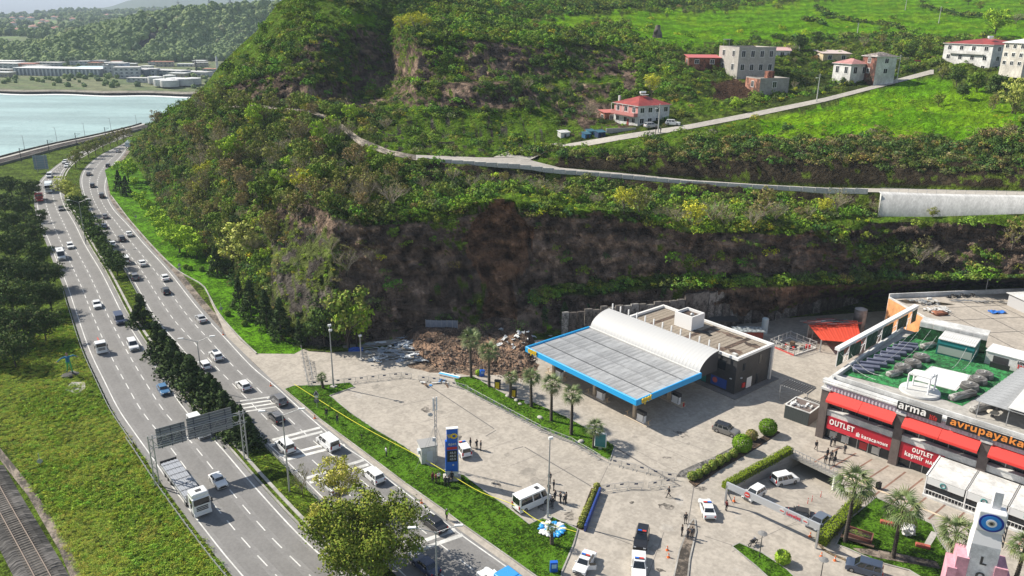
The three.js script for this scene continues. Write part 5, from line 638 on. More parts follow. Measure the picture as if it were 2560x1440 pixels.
  // street lamps
  const dbl = (px, py, ty, label, turn) => { const P = G(px, py), h = hgt(P, ty), o = thing('street_lamp', label, 'street lamp', P, turn); mesh('pole', cyl(.07, .14, h, 0, 0, 0, 8), M.galv, o); for (const s of [-1, 1]) { mesh('arm', bar(V3(0, h - .1, 0), V3(s * 2.3, h + .7, 0), .05), M.galv, o); mesh('lamp_head', new RoundedBoxGeometry(1, .2, .38, 2, .08).translate(s * 2.75, h + .78, 0), M.whiteGloss, o); } return o; };
  dbl(724, 1229, 1037, 'double armed street lamp in the median by the transverse stripes', .15); dbl(508, 972, 853, 'double armed street lamp among the dark median cypresses', .25); dbl(1093, 1490, 1330, 'double armed street lamp beyond the big leafy median tree', .1); dbl(215, 610, 505, 'double armed street lamp beside the far median trees', .3);
  const single = (px, py, ty, label, two) => { const P = G(px, py), h = hgt(P, ty), o = thing('floodlight_pole', label, 'lamp post', P, .4); mesh('pole', cyl(.07, .16, h, 0, 0, 0, 8), M.galv, o); mesh('footing', box(1, .3, 1, 0, 0, 0, .6), M.concPale, o); mesh('floodlight', box(.6, .35, .3, 0, h - .2, .2), M.whiteGloss, o); if (two) mesh('floodlight', box(.6, .35, .3, .1, h - 1.2, .2), M.whiteGloss, o); };
  single(834, 968, 812, 'tall floodlight pole on the grass tip by the crowd barriers', true); single(1369, 1298, 1093, 'tall pole beside the white minibus and the deflated pool', false); single(903, 900, 838, 'short grey pole among the wreckage sheets', false);
  const glamp = (px, py, ty, label) => { const P = G(px, py), h = hgt(P, ty), o = thing('garden_lamp', label, 'lamp', P); mesh('pole', cyl(.05, .07, h - .2), M.steelDark, o); mesh('shade', new THREE.CylinderGeometry(.2, .62, .18, 16).translate(0, h - .1, 0), mat([.2, .2, .2]), o); mesh('globe', new THREE.SphereGeometry(.16, 10, 8).translate(0, h - .3, 0), M.white, o); }; glamp(1898, 1395, 1330, 'round topped lamp on the island by the motorcycle'); glamp(2052, 1442, 1396, 'round topped lamp in front of the blue van');
  for (const [px, py, ty] of [[62, 375, 340], [143, 357, 320], [213, 343, 308], [278, 327, 297], [342, 313, 288]]) { const P = G(px, py), h = hgt(P, ty), o = thing('promenade_lamp', 'slender lamp post on the promenade by the sea', 'street lamp', P, 0, 'lamp posts along the sea promenade'); mesh('pole', cyl(.08, .13, h), M.galv, o); mesh('lamp_head', box(1, .15, .3, -.4, h, 0), M.galv, o); }
  for (const [px, py, ty] of [[54, 404, 370], [124, 385, 350], [192, 363, 332], [264, 340, 318]]) { const P = G(px, py), h = hgt(P, ty), o = thing('catenary_mast', 'railway catenary mast beside the coast track', 'mast', P, .9, 'catenary masts of the coast railway'); mesh('mast', box(.25, h, .25), M.steelDark, o); mesh('bracket', [bar(V3(0, h - .4, 0), V3(2.6, h - .8, 0), .06), bar(V3(0, h - 1.6, 0), V3(2.4, h - .8, 0), .05)], M.steelDark, o); }
  const pole = (px, py, ty, label, lamp) => { const P = onHill(px, py), h = hgt(P, ty), o = thing('utility_pole', label, 'utility pole', P, .3); mesh('pole', cyl(.11, .2, h, 0, -.3, 0, 7), mat([.55, .54, .52]), o); mesh('cross_arm', box(1.6, .12, .12, 0, h - .8, 0), M.galv, o); mesh('cross_arm', box(1.2, .12, .12, 0, h - 1.4, 0), M.galv, o); if (lamp) mesh('lamp_head', box(.8, .16, .3, -1, h - 1.7, 0), M.whiteGloss, o); };
  pole(2041, 256, 182, 'concrete utility pole with lamp beside the upper lane below the cream house', true); pole(2241, 207, 135, 'concrete utility pole with lamp where the upper lane meets the trees', true); pole(1645, 333, 257, 'concrete pole in front of the villa', true); pole(2143, 85, 55, 'thin dark pole at the foot of the meadow', false); pole(2347, 55, 14, 'pole standing in the upper meadow', false); pole(2263, 24, -4, 'pole on the meadow skyline', false); pole(1997, 130, 108, 'pole among the upper gardens', false);
  // road signs
  const sgn = (px, py, ty, kind, label, turn = .5) => { const P = G(px, py), h = Math.max(2.2, hgt(P, ty)), o = thing('road_sign', label, 'road sign', P, turn); mesh('post', cyl(.05, .05, h), M.galv, o); const gr = mat([.35, .36, .38], { roughness: .5 }); if (kind.includes('t')) mesh('triangle_plate', new THREE.CylinderGeometry(.62, .62, .04, 3).rotateX(Math.PI / 2).rotateZ(Math.PI).translate(0, h - .3, .06), kind.includes('w') ? M.white : gr, o); if (kind.includes('w')) { mesh('triangle_symbol', new THREE.CylinderGeometry(.42, .42, .02, 3).rotateX(Math.PI / 2).rotateZ(Math.PI).translate(0, h - .3, .1), mat([.08, .07, .09]), o); const rd = mesh('round_plate', new THREE.CylinderGeometry(.45, .45, .04, 20).rotateX(Math.PI / 2).translate(0, h - 1.7, .06), M.white, o); mesh('ring', new THREE.TorusGeometry(.41, .06, 6, 24).translate(0, h - 1.7, .09), mat([.06, .06, .1]), rd); mesh('numeral', put(text('70', .4, .5), 0, h - 1.7, .09), M.black, rd); mesh('small_plate', box(.7, .3, .04, 0, h - 1.1, .06), M.white, o); } else if (kind.includes('r')) mesh('round_plate', new THREE.CylinderGeometry(.4, .4, .04, 18).rotateX(Math.PI / 2).translate(0, h - 1.3, .06), gr, o); };
  sgn(793, 1020, 980, 'tw', 'white triangular warning sign above a round seventy speed limit sign', .1); sgn(450, 680, 660, 'tr', 'grey backed warning sign with round plate on the green strip'); sgn(341, 555, 543, 't', 'triangular sign back far along the green strip'); sgn(554, 782, 758, 'r', 'blue grey round sign by the clipped shrub'); sgn(102, 1165, 1145, 'r', 'small blue sign in the weeds by the railway');
  { const P = G(106, 432), o = thing('road_board', 'grey back of a large direction board beside the far carriageway', 'road sign', P, .5); mesh('board', box(5.4, 6, .12, 0, 1.6, 0), mat([.22, .3, .38], { roughness: .5 }), o); for (const x of [-1.6, 1.6]) mesh('post', box(.2, 8, .2, x, 0, .2), M.galv, o); for (let i = 0; i < 6; i++) mesh('rib', box(5.4, .1, .1, 0, 1.9 + i, .1), M.galv, o); }
  // portal at the car park ramp
  const pa = G(1811, 1262), pb = G(2041, 1372), pd = pb.clone().sub(pa), pl = pd.length(), po = thing('height_portal', 'long grey height limit beam on posts across the car park entrance', 'portal'); frameOf(po, pa, pd.clone().normalize()); const ph = hgt(pa, 1212); mesh('beam', box(pl, 1.0, .25, pl / 2, ph - .5, 0), mat([.5, .52, .55], { roughness: .4, metalness: .3 }), po); mesh('post', box(.25, ph, .25, .1, 0, 0), M.galv, po); mesh('post', box(.25, ph - .4, .25, pl - .1, 0, 0), M.galv, po); for (const f of [.24, .62, .86]) { const s = mesh('round_sign', new THREE.CylinderGeometry(.42, .42, .04, 18).rotateX(Math.PI / 2).translate(pl * f, ph, .16), f < .3 ? M.red : M.white, po); mesh('bar', box(.55, .14, .03, pl * f, ph - .07, .19), f < .3 ? M.white : M.red, s); } mesh('lettering', put(text('Lovelet', .45, 2), pl * .74, ph, .16), mat([.6, .05, .08]), po);
  const lb = thing('light_box', 'teal advertising light box on the palm lawn', 'sign', G(1500, 1125), -.3); mesh('frame', new RoundedBoxGeometry(2, 2.7, .35, 3, .2).translate(0, 1.9, 0), mat([.62, .66, .66]), lb); mesh('poster', box(1.7, 2.35, .04, 0, .72, .18), mat([.02, .17, .18], { roughness: .2 }), lb); mesh('leg', box(.5, .6, .3, 0, 0, 0), M.galv, lb);
  const bb = thing('small_sign_box', 'small blue sign box at the end of the grass verge', 'sign', G(1384, 1430), .1); mesh('body', box(.95, 1.6, .5), M.blue, bb); mesh('plate', box(.6, .6, .03, 0, .75, .26), mat([.4, .6, .8]), bb);
}
// ---------- vehicles ----------
const paints = new Map();
function paint(c) { const k = c.join(); if (!paints.has(k)) paints.set(k, new THREE.MeshPhysicalMaterial({ color: C(...c), roughness: .38, clearcoat: .8, clearcoatRoughness: .08 })); return paints.get(k); }
const carGlass = new THREE.MeshPhysicalMaterial({ color: C(.012, .015, .018), roughness: .05, clearcoat: 1 }), tyreM = mat([.02, .02, .02], { roughness: .9 }), rimM = mat([.35, .35, .36], { roughness: .35, metalness: .6 }), headM = mat([.75, .78, .8], { roughness: .1 }), tailM = mat([.4, .01, .01], { roughness: .25 }), trimM = mat([.03, .03, .032], { roughness: .7 }), plateM = mat([.7, .7, .68]);
// kinds: length, width, height, belt, cabin bottom rear/front, cabin top rear/front (fractions from the tail), bonnet height, wheel radius, boot height
const CK = {
  sedan: [4.5, 1.78, 1.45, .92, .12, .74, .27, .6, .86, .31, .98], hatch: [4.1, 1.75, 1.5, .95, .03, .74, .1, .58, .88, .31, .95], old: [4.2, 1.65, 1.42, .9, .14, .7, .24, .62, .84, .29, .9], suv: [4.5, 1.85, 1.68, 1.05, .03, .72, .09, .58, 1.0, .36, 1.05],
  mini: [4.4, 1.85, 1.85, 1.05, .02, .78, .05, .62, 1.02, .33, 1.05], van: [5.0, 1.92, 2.0, 1.08, .01, .86, .03, .7, 1.06, .34, 1.08], minibus: [6.0, 2.05, 2.55, 1.2, .01, .88, .02, .78, 1.15, .36, 1.2], pick: [5.2, 1.85, 1.78, 1.05, .4, .76, .43, .62, 1.02, .38, 1.05],
};
const wheelG = new Map(); function wheel(r) { if (!wheelG.has(r)) wheelG.set(r, [new THREE.CylinderGeometry(r, r, .22, 16).rotateZ(Math.PI / 2), new THREE.CylinderGeometry(r * .62, r * .62, .235, 12).rotateZ(Math.PI / 2)]); return wheelG.get(r); }
const bodyG = new Map();
function carParts(kind) {
  if (bodyG.has(kind)) return bodyG.get(kind); const [L, W, H, B, cr, cf, tr, tf, bon, wr, boot] = CK[kind]; const z = (f) => -L / 2 + f * L, wb = L * .6, a = wr * 1.14, sh = new THREE.Shape(), bv = .06;
  const zr = -wb / 2 + (kind === 'van' || kind === 'minibus' ? -.1 : 0), zf = wb / 2 + .05, yb = .26; sh.moveTo(-L / 2 + .12, yb); sh.lineTo(zr - a, yb); sh.absarc(zr, wr, a, Math.PI + .2, -.2, true); sh.lineTo(zf - a, yb); sh.absarc(zf, wr, a, Math.PI + .2, -.2, true); sh.lineTo(L / 2 - .12, yb); sh.lineTo(L / 2 - bv, .5); sh.lineTo(L / 2 - .1, bon * .78); sh.quadraticCurveTo(L / 2 - .2, bon * .9, L / 2 - .55, bon * .95); sh.lineTo(z(cf) + .02, bon + (B - bon) * .6); sh.lineTo(z(cf) - .3, B - .03); sh.lineTo(z(cr) + .2, boot - .04); sh.lineTo(-L / 2 + .18, boot - .07); sh.lineTo(-L / 2 + bv, boot * .72); sh.lineTo(-L / 2 + bv, .45);
  const body = new THREE.ExtrudeGeometry(sh, { depth: W - 2 * bv - .04, bevelEnabled: true, bevelSize: bv, bevelThickness: bv, bevelSegments: 2, curveSegments: 6 }); body.translate(0, 0, -(W - 2 * bv - .04) / 2); body.rotateY(-Math.PI / 2);
  const w0 = W / 2 - .05, box2 = kind === 'van' || kind === 'minibus', w1 = W / 2 - (box2 ? .13 : .24), y0 = B - .06, y1 = H - .05; const P = [[-w0, y0, z(cr)], [w0, y0, z(cr)], [w0, y0, z(cf)], [-w0, y0, z(cf)], [-w1, y1, z(tr)], [w1, y1, z(tr)], [w1, y1, z(tf)], [-w1, y1, z(tf)]].map((p) => V3(...p));
  const cab = geo(P.flatMap((p) => p.toArray()), [0, 4, 1, 1, 4, 5, 1, 5, 2, 2, 5, 6, 2, 6, 3, 3, 6, 7, 3, 7, 0, 0, 7, 4, 4, 7, 5, 5, 7, 6]).toNonIndexed(); cab.computeVertexNormals();
  const pane = (q, s0, s1, t0, t1) => { const at = (s, t) => q[0].clone().lerp(q[1], s).lerp(q[3].clone().lerp(q[2], s), t), n = q[1].clone().sub(q[0]).cross(q[3].clone().sub(q[0])).normalize().multiplyScalar(.014), p = [at(s0, t0), at(s1, t0), at(s1, t1), at(s0, t1)].map((v) => v.add(n)); const g = geo([...p, ...p.map((v) => v.clone().addScaledVector(n, -1.6))].flatMap((v) => v.toArray()), [0, 1, 2, 0, 2, 3, 0, 4, 1, 1, 4, 5, 1, 5, 2, 2, 5, 6, 2, 6, 3, 3, 6, 7, 3, 7, 0, 0, 7, 4]); return g.toNonIndexed(); };
  const F = { front: [P[3], P[2], P[6], P[7]].map((p) => p), rear: [P[1], P[0], P[4], P[5]], right: [P[2], P[1], P[5], P[6]], left: [P[0], P[3], P[7], P[4]] };
  const out = { L, W, H, wr, zr, zf, body, cab, roof: new RoundedBoxGeometry(w1 * 2 + .08, .1, (tf - tr) * L + .12, 2, .045).translate(0, H - .04, z((tr + tf) / 2)), wind: pane(F.front, .05, .95, .1, .93), rear: pane(F.rear, .07, .93, .16, .9), side: [], B, boot };
  const cuts = { sedan: [[.05, .48], [.52, .93]], old: [[.06, .48], [.52, .92]], hatch: [[.05, .42], [.46, .76], [.8, .95]], suv: [[.05, .4], [.44, .72], [.76, .95]], mini: [[.04, .32], [.36, .66], [.7, .95]], van: [[.03, .26], [.3, .6]], minibus: [[.02, .2], [.24, .5], [.54, .95]], pick: [[.06, .48], [.53, .93]] }[kind];
  for (const [s, t] of cuts) { out.side.push(pane(F.right, s, t, .12, .86), pane(F.left, 1 - t, 1 - s, .12, .86)); }
  bodyG.set(kind, out); return out;
}
function car(kind, c, label, P, turn, o = {}) {
  const k = carParts(kind), pm = paint(c), v = thing(o.name ?? { sedan: 'car', hatch: 'car', old: 'car', suv: 'suv', mini: 'minivan', van: 'van', minibus: 'minibus', pick: 'pickup' }[kind], label, o.cat ?? { sedan: 'car', hatch: 'car', old: 'car', suv: 'suv', mini: 'minivan', van: 'van', minibus: 'minibus', pick: 'pickup' }[kind], P, turn, o.group);
  mesh('body', k.body, pm, v); mesh('cabin', k.cab, pm, v); mesh('roof', k.roof, o.roof ?? pm, v); mesh('windscreen', k.wind, carGlass, v); mesh('rear_window', k.rear, carGlass, v); for (const s of k.side) mesh('side_window', s, carGlass, v);
  const [wg, rg] = wheel(k.wr); for (const x of [-1, 1]) for (const zz of [k.zr, k.zf]) { const w = mesh('wheel', wg, tyreM, v); w.position.set(x * (k.W / 2 - .13), k.wr, zz); mesh('rim', rg, rimM, w); }
  const hl = box(.34, .16, .1), tl = box(.2, kind === 'van' || kind === 'minibus' || kind === 'mini' ? .5 : .2, .08); for (const x of [-1, 1]) { mesh('headlight', hl, headM, v).position.set(x * (k.W / 2 - .28), k.boot * .62, k.L / 2 - .07); mesh('taillight', tl, tailM, v).position.set(x * (k.W / 2 - .2), k.boot * .68, -k.L / 2 - .0); mesh('mirror', box(.18, .14, .12), pm, v).position.set(x * (k.W / 2 + .05), k.B + .02, k.zf - k.L * .12); }
  mesh('bumper', box(k.W - .3, .16, .12, 0, .3, -k.L / 2 + .02), trimM, v); mesh('bumper', box(k.W - .3, .2, .12, 0, .3, k.L / 2 - .06), trimM, v); mesh('grille', box(.8, .14, .06, 0, k.boot * .55, k.L / 2 - .02), trimM, v); mesh('number_plate', box(.5, .12, .03, 0, k.boot * .5, -k.L / 2 - .01), plateM, v);
  if (o.bar) { const b = mesh('light_bar', box(1.15, .12, .32, 0, k.H + .02, (o.barZ ?? 0)), M.steelDark, v); mesh('red_light', box(.5, .13, .3, .3, k.H + .025, (o.barZ ?? 0)), M.red, b); mesh('blue_light', box(.5, .13, .3, -.3, k.H + .025, (o.barZ ?? 0)), M.blue, b); }
  if (o.hatch) mesh('roof_hatch', box(.7, .04, .6, 0, k.H + .02, o.hatch), M.steelDark, v); if (o.sunroof) mesh('sunroof', box(1, .03, 1.4, 0, k.H + .0, .1), carGlass, v);
  if (o.stripe) for (const x of [-1, 1]) mesh('side_stripe', box(.02, .16, k.L * .6, x * (k.W / 2 + .002), k.boot * .5, 0), M.blue, v);
  if (o.bed) { mesh('load_bed', box(k.W - .3, .04, k.L * .34, 0, k.boot - .06, -k.L * .31), trimM, v); }
  return v;
}
const WH = [.76, .77, .78], BK = [.012, .012, .015], GY = [.14, .14, .15], SV = [.42, .43, .45], DB = [.02, .035, .09];
const roadTurn = (px, py, line, sgn) => { const g = G(px, py); let b = 1; for (let i = 1; i < line.length; i++) if (line[i].distanceTo(g) < line[b].distanceTo(g)) b = i; const t = line[b].clone().sub(line[b - 1]); return yaw(t.multiplyScalar(sgn)); };
const Lc = between(HW.ll, HW.lr, .5), Rcn = between(HW.rl, HW.rr, .5);
const onL = (px, py, kind, c, label, o) => car(kind, c, label, G(px, py, .7).setY(.015), roadTurn(px, py, Lc, 1), o), onR = (px, py, kind, c, label, o) => car(kind, c, label, G(px, py, .7).setY(.015), roadTurn(px, py, Rcn, -1), o);
onL(162, 404, 'hatch', WH, 'white hatchback far along the oncoming carriageway by the roadside board'); onL(167, 414, 'hatch', WH, 'white hatchback following close behind under the median trees'); onL(124, 439, 'van', WH, 'white van on the far bend of the oncoming carriageway'); onL(152, 520, 'sedan', GY, 'dark grey saloon coming round the bend beside the pines'); onL(175, 614, 'hatch', WH, 'white estate car beside the white minibus'); onL(152, 640, 'minibus', WH, 'white minibus in the outer lane beside the dark pines', { hatch: -.6 }); onL(242, 760, 'sedan', WH, 'white saloon alone in the middle of the oncoming carriageway'); onL(298, 798, 'van', DB, 'dark blue van coming towards the white van'); onL(332, 863, 'mini', WH, 'white panel minivan beside the tow truck'); onL(408, 972, 'old', [.05, .16, .32], 'old blue saloon in the inner lane', { roof: paint([.05, .16, .32]) }); onL(497, 1072, 'minibus', WH, 'long white minibus half hidden by the sign gantry'); onL(545, 1199, 'old', WH, 'old white saloon beside the articulated lorry');
onR(295, 377, 'sedan', SV, 'silver car far away on the bend under the median trees'); onR(270, 413, 'hatch', BK, 'black hatchback on the far bend of the outbound carriageway'); onR(222, 434, 'sedan', GY, 'grey saloon on the inside of the far bend'); onR(231, 463, 'suv', BK, 'black car beside the leafy median trees on the bend'); onR(254, 489, 'mini', BK, 'black minivan at the outside of the bend'); onR(262, 540, 'sedan', GY, 'grey saloon beside the far end of the green strip'); onR(260, 565, 'sedan', DB, 'dark blue saloon half hidden by median bushes'); onR(322, 584, 'sedan', WH, 'white saloon in the outer lane ahead of the black suv'); onR(304, 596, 'suv', BK, 'black suv in the middle lane behind a white saloon'); onR(281, 609, 'sedan', WH, 'white saloon emerging from behind the median bushes'); onR(313, 650, 'van', WH, 'white high box van next to the lone median cypress'); onR(355, 657, 'sedan', WH, 'white saloon level with the box van'); onR(336, 691, 'suv', GY, 'dark grey suv behind the white box van'); onR(412, 693, 'sedan', WH, 'white saloon near the warning sign on the green strip'); onR(414, 726, 'hatch', BK, 'black hatchback behind a white saloon'); onR(502, 795, 'sedan', SV, 'silver saloon beside the dirt shoulder'); onR(540, 888, 'suv', WH, 'white suv with dark glass roof', { sunroof: true }); onR(511, 911, 'hatch', WH, 'white hatchback passing the median street lamp'); onR(608, 962, 'hatch', WH, 'white compact car just past the striped hatching'); onR(697, 998, 'suv', GY, 'dark grey estate beside the hatched road stripes'); onR(690, 1041, 'hatch', BK, 'black hatchback with pale roof before the double stripes', { roof: paint(GY) }); onR(713, 1114, 'mini', WH, 'white minivan standing on the double road stripes'); onR(820, 1106, 'van', WH, 'white van in the outer lane between double stripes'); onR(933, 1187, 'suv', WH, 'white suv beside the leafy median tree'); onR(826, 1211, 'sedan', WH, 'white saloon under the leafy median tree'); onR(1085, 1306, 'sedan', BK, 'black saloon beside the officer in the yellow vest'); onR(1064, 1411, 'sedan', DB, 'dark blue saloon in the shade of the big median tree'); onR(1232, 1447, 'sedan', WH, 'white car behind the blue roofed bus');
// lorries
function lorry(label, P, turn, o) {
  const v = thing('truck', label, 'truck', P, turn), cm = paint(o.c), W = 2.45; const z1 = o.cab; // cab front at z = +L/2
  const cz = o.len / 2 - z1 / 2; mesh('cab', [new RoundedBoxGeometry(W, 2.5, z1, 3, .18).translate(0, 1.95, cz)], cm, v); if (o.tall) mesh('cab_roof', new RoundedBoxGeometry(W - .1, .9, z1 - .2, 3, .25).translate(0, 3.35, cz - .1), cm, v); mesh('windscreen', box(W - .3, .95, .05, 0, 2.1, o.len / 2 + .0), carGlass, v); for (const s of [-1, 1]) { mesh('side_window', box(.05, .8, 1, s * W / 2, 2.1, cz + .3), carGlass, v); mesh('mirror', box(.16, .6, .2, s * (W / 2 + .2), 2, o.len / 2 - .1), trimM, v); mesh('headlight', box(.4, .2, .08, s * .85, .85, o.len / 2 + .0), headM, v); }
  mesh('grille', [box(1.6, .14, .06, 0, 1.2, o.len / 2 + .01), box(1.6, .14, .06, 0, 1.45, o.len / 2 + .01), box(1.6, .14, .06, 0, 1.7, o.len / 2 + .01)], trimM, v); mesh('bumper', box(W, .4, .3, 0, .45, o.len / 2 - .06), cm, v); if (o.tall) mesh('roof_hatch', box(.8, .05, .6, 0, 3.8, cz), M.steelDark, v);
  mesh('chassis', box(1, .3, o.len - 1.4, 0, .7, -.4), trimM, v); const [wg, rg] = wheel(.5); for (const z of o.wheels) for (const s of [-1, 1]) { const w = mesh('wheel', wg, tyreM, v); w.position.set(s * 1.05, .5, z); mesh('rim', rg, rimM, w); } return v;
}
{
  const A = G(424, 1168, 1), B = G(503, 1268, 1), d = B.clone().sub(A), P = A.clone().lerp(B, .5).setY(.015), o = { c: WH, len: 15.6, cab: 2.2, tall: true, wheels: [6.6, 3.6, -3.4, -4.7, -6] }; const v = lorry('white articulated lorry with a flat trailer loaded with grey bars', P, roadTurn(470, 1220, Lc, 1), o);
  mesh('trailer_bed', box(2.45, .3, 12.4, 0, 1.15, -1.4), M.steelDark, v); for (let k = 0; k < 9; k++) mesh('cargo_bar', box(.25, .32 + (k % 2) * .05, 11.6, -1.1 + k * .275, 1.46, -1.3), mat([.34, .36, .4], { roughness: .5, metalness: .3 }), v); for (let k = 0; k < 7; k++) mesh('strap', box(2.5, .03, .06, 0, 1.85, -6.2 + k * 1.7), trimM, v); mesh('headboard', box(2.45, 1.2, .1, 0, 1.3, 4.9), mat([.25, .25, .26]), v); mesh('tailboard', box(2.45, .7, .1, 0, 1.3, -7.5), M.steelDark, v); for (const s of [-1, 1]) mesh('side_rail', box(.06, .15, 12, s * 1.25, 1.2, -1.3), M.galv, v);
  const t = lorry('white tow truck with an open bed and red lifting frame', G(250, 866, .8).setY(.015), roadTurn(250, 870, Lc, 1), { c: WH, len: 5.6, cab: 1.9, wheels: [1.9, -1.5] }); t.scale.set(.82, .8, 1); mesh('flatbed', box(2.2, .14, 3.5, 0, 1, -1), M.galv, t); mesh('red_frame', [box(.2, .2, 3, 0, 2.3, -.9), box(2, .14, .14, 0, 2.3, -.1), box(.14, 1.2, .14, .9, 1.1, -.1), box(.14, 1.2, .14, -.9, 1.1, -.1)], mat([.55, .07, .05]), t);
  const r1 = lorry('red truck with an open red body beside the pines on the bend', G(98, 494, 1).setY(.015), roadTurn(98, 494, Lc, 1), { c: [.5, .03, .03], len: 7.5, cab: 2, wheels: [2.6, -2.2] }); mesh('load_body', [box(2.4, .15, 5, 0, 1.1, -1.1), box(.1, 1, 5, 1.2, 1.2, -1.1), box(.1, 1, 5, -1.2, 1.2, -1.1), box(2.4, 1, .1, 0, 1.2, -3.6)], mat([.4, .03, .03]), r1);
  const r2 = lorry('pale blue box truck coming round the bend', G(122, 470, 1.3).setY(.015), roadTurn(122, 470, Lc, 1), { c: [.6, .65, .7], len: 8.5, cab: 2, wheels: [3, -2.6] }); mesh('box_body', box(2.45, 2.4, 6, 0, 1, -1.2), mat([.5, .56, .62]), r2);
  const bs = lorry('bus with a bright blue roof at the edge of the carriageway', G(1306, 1492, 1.6).setY(.015), roadTurn(1262, 1440, Rcn, -1), { c: [.04, .3, .7], len: 8, cab: 2.2, wheels: [2.8, -2.6] }); mesh('saloon', new RoundedBoxGeometry(2.45, 2.5, 5.8, 2, .15).translate(0, 1.95, -1.1), paint([.04, .3, .7]), bs);
  const far = lorry('pale blue coach disappearing round the headland', G(323, 361, 1.4).setY(.015), roadTurn(320, 362, Rcn, -1), { c: [.55, .65, .72], len: 9, cab: 2.2, wheels: [3, -3] }); mesh('saloon', box(2.45, 2.3, 6.6, 0, .8, -1.2), paint([.55, .65, .72]), far);
}
// parked vehicles: centre and nose in the photograph
const parked = (px, py, nx, ny, kind, c, label, o = {}) => { const A = G(px, py, .7 + (o.e ?? 0)), B = G(nx, ny, .7 + (o.e ?? 0)); return car(kind, c, label, A.setY(.025 + (o.e ?? 0)), yaw(B.sub(A)), o); };
parked(1156, 1122, 1140, 1100, 'mini', WH, 'white police minivan with an open door beside the price totem', { bar: true, stripe: true, barZ: .1, name: 'police_minivan' });
parked(1330, 1252, 1375, 1232, 'minibus', WH, 'white police minibus with open side door parked by the tall pole', { hatch: .8 });
parked(1462, 1404, 1440, 1440, 'sedan', WH, 'white police saloon with red and blue light bar and open door', { bar: true, barZ: -.3, name: 'police_car' });
parked(1604, 1345, 1596, 1385, 'suv', BK, 'black police suv with light bar facing the white pickup', { bar: true, barZ: -.1, name: 'police_suv' });
parked(1597, 1412, 1597, 1455, 'pick', WH, 'white police pickup with light bar behind the black suv', { bar: true, barZ: .2, name: 'police_pickup', bed: true });
parked(1768, 1270, 1758, 1240, 'sedan', WH, 'white police saloon on the lane beside the car park portal', { bar: true, barZ: .2, name: 'police_car' });
parked(1816, 1074, 1848, 1085, 'suv', [.16, .155, .15], 'grey suv parked on the forecourt by round clipped bushes', { roof: paint(BK) });
parked(1886, 1232, 1868, 1243, 'hatch', WH, 'white hatchback under the height portal by the hedge', { e: -.45 }); parked(1962, 1197, 1985, 1192, 'mini', WH, 'small white van in the sunken car park', { e: -1.9 });
parked(1999, 1283, 1975, 1278, 'old', BK, 'black open topped car in the sunken car park', { e: -.8, roof: trimM }); parked(2047, 1302, 2027, 1318, 'sedan', [.12, .15, .2], 'blue grey saloon beside the yellow green hedge', { e: -.55 });
parked(2160, 1418, 2118, 1406, 'mini', [.045, .065, .11], 'blue grey minivan parked at the garden kerb');
{ const hc = (px, py, kind, c, label, turn) => { const P = onHill(px, py); P.y += .25; car(kind, c, label, P, turn); }; hc(1627, 322, 'suv', SV, 'silver suv parked in front of the villa', 2); hc(1682, 315, 'suv', WH, 'white suv parked at the corner of the villa', 1.2); hc(2297, 161, 'hatch', [.5, .02, .02], 'red car at the top of the upper lane', 1.2); }
{ const P = G(1882, 1362), m = thing('motorcycle', 'dark motorcycle parked on the small island', 'motorcycle', P, 2.2); const [wg] = wheel(.31); for (const z of [-.65, .65]) { const w = mesh('wheel', new THREE.TorusGeometry(.28, .06, 8, 18).rotateY(Math.PI / 2), tyreM, m); w.position.set(0, .32, z); } mesh('frame', [bar(V3(0, .35, -.6), V3(0, .75, -.1), .05), bar(V3(0, .35, .6), V3(0, .95, .4), .04), box(.3, .35, .45, 0, .35, 0)], M.steelDark, m); mesh('seat', new RoundedBoxGeometry(.3, .14, .7, 2, .05).translate(0, .82, -.3), M.black, m); mesh('tank', new RoundedBoxGeometry(.32, .25, .45, 2, .1).translate(0, .9, .2), paint([.08, .08, .1]), m); mesh('handlebar', bar(V3(-.35, 1.05, .42), V3(.35, 1.05, .42), .025), M.galv, m); }
// ---------- foliage ----------
function leaves(n, place, size, tones, r, flatn = .55) {   // n small leaf faces; place() gives [position, outward]
  const pos = new Float32Array(n * 18), nor = new Float32Array(n * 18), col = new Float32Array(n * 18); const a = V3(0, 0, 0), b = V3(0, 0, 0), q = V3(0, 0, 0);
  for (let i = 0; i < n; i++) { const [p, out] = place(i); a.set(r() - .5, r() - .5, r() - .5).normalize(); q.copy(out).multiplyScalar(.6).add(V3(r() - .5, r() - .5, r() - .5)).normalize(); a.cross(q).normalize(); b.crossVectors(q, a); const s = size * lerp(.6, 1.3, r()), s2 = s * lerp(.5, .9, r()); const nn = q.lerp(out, flatn).normalize(), c = tones[Math.floor(r() * tones.length)], m = lerp(.8, 1.2, r());
    const P = [p.clone().addScaledVector(a, -s), p.clone().addScaledVector(b, -s2), p.clone().addScaledVector(a, s), p.clone().addScaledVector(b, s2)]; [0, 1, 2, 0, 2, 3].forEach((k, j) => { const o = i * 18 + j * 3; pos[o] = P[k].x; pos[o + 1] = P[k].y; pos[o + 2] = P[k].z; nor[o] = nn.x; nor[o + 1] = nn.y; nor[o + 2] = nn.z; col[o] = c[0] * m; col[o + 1] = c[1] * m; col[o + 2] = c[2] * m; }); }
  const g = new THREE.BufferGeometry(); g.setAttribute('position', new THREE.BufferAttribute(pos, 3)); g.setAttribute('normal', new THREE.BufferAttribute(nor, 3)); g.setAttribute('color', new THREE.BufferAttribute(col, 3)); g.setAttribute('uv', new THREE.BufferAttribute(new Float32Array(n * 12), 2)); return g;
}
const sph = (r) => { const z = r() * 2 - 1, a = r() * 6.2832, s = Math.sqrt(1 - z * z); return V3(s * Math.cos(a), z, s * Math.sin(a)); };
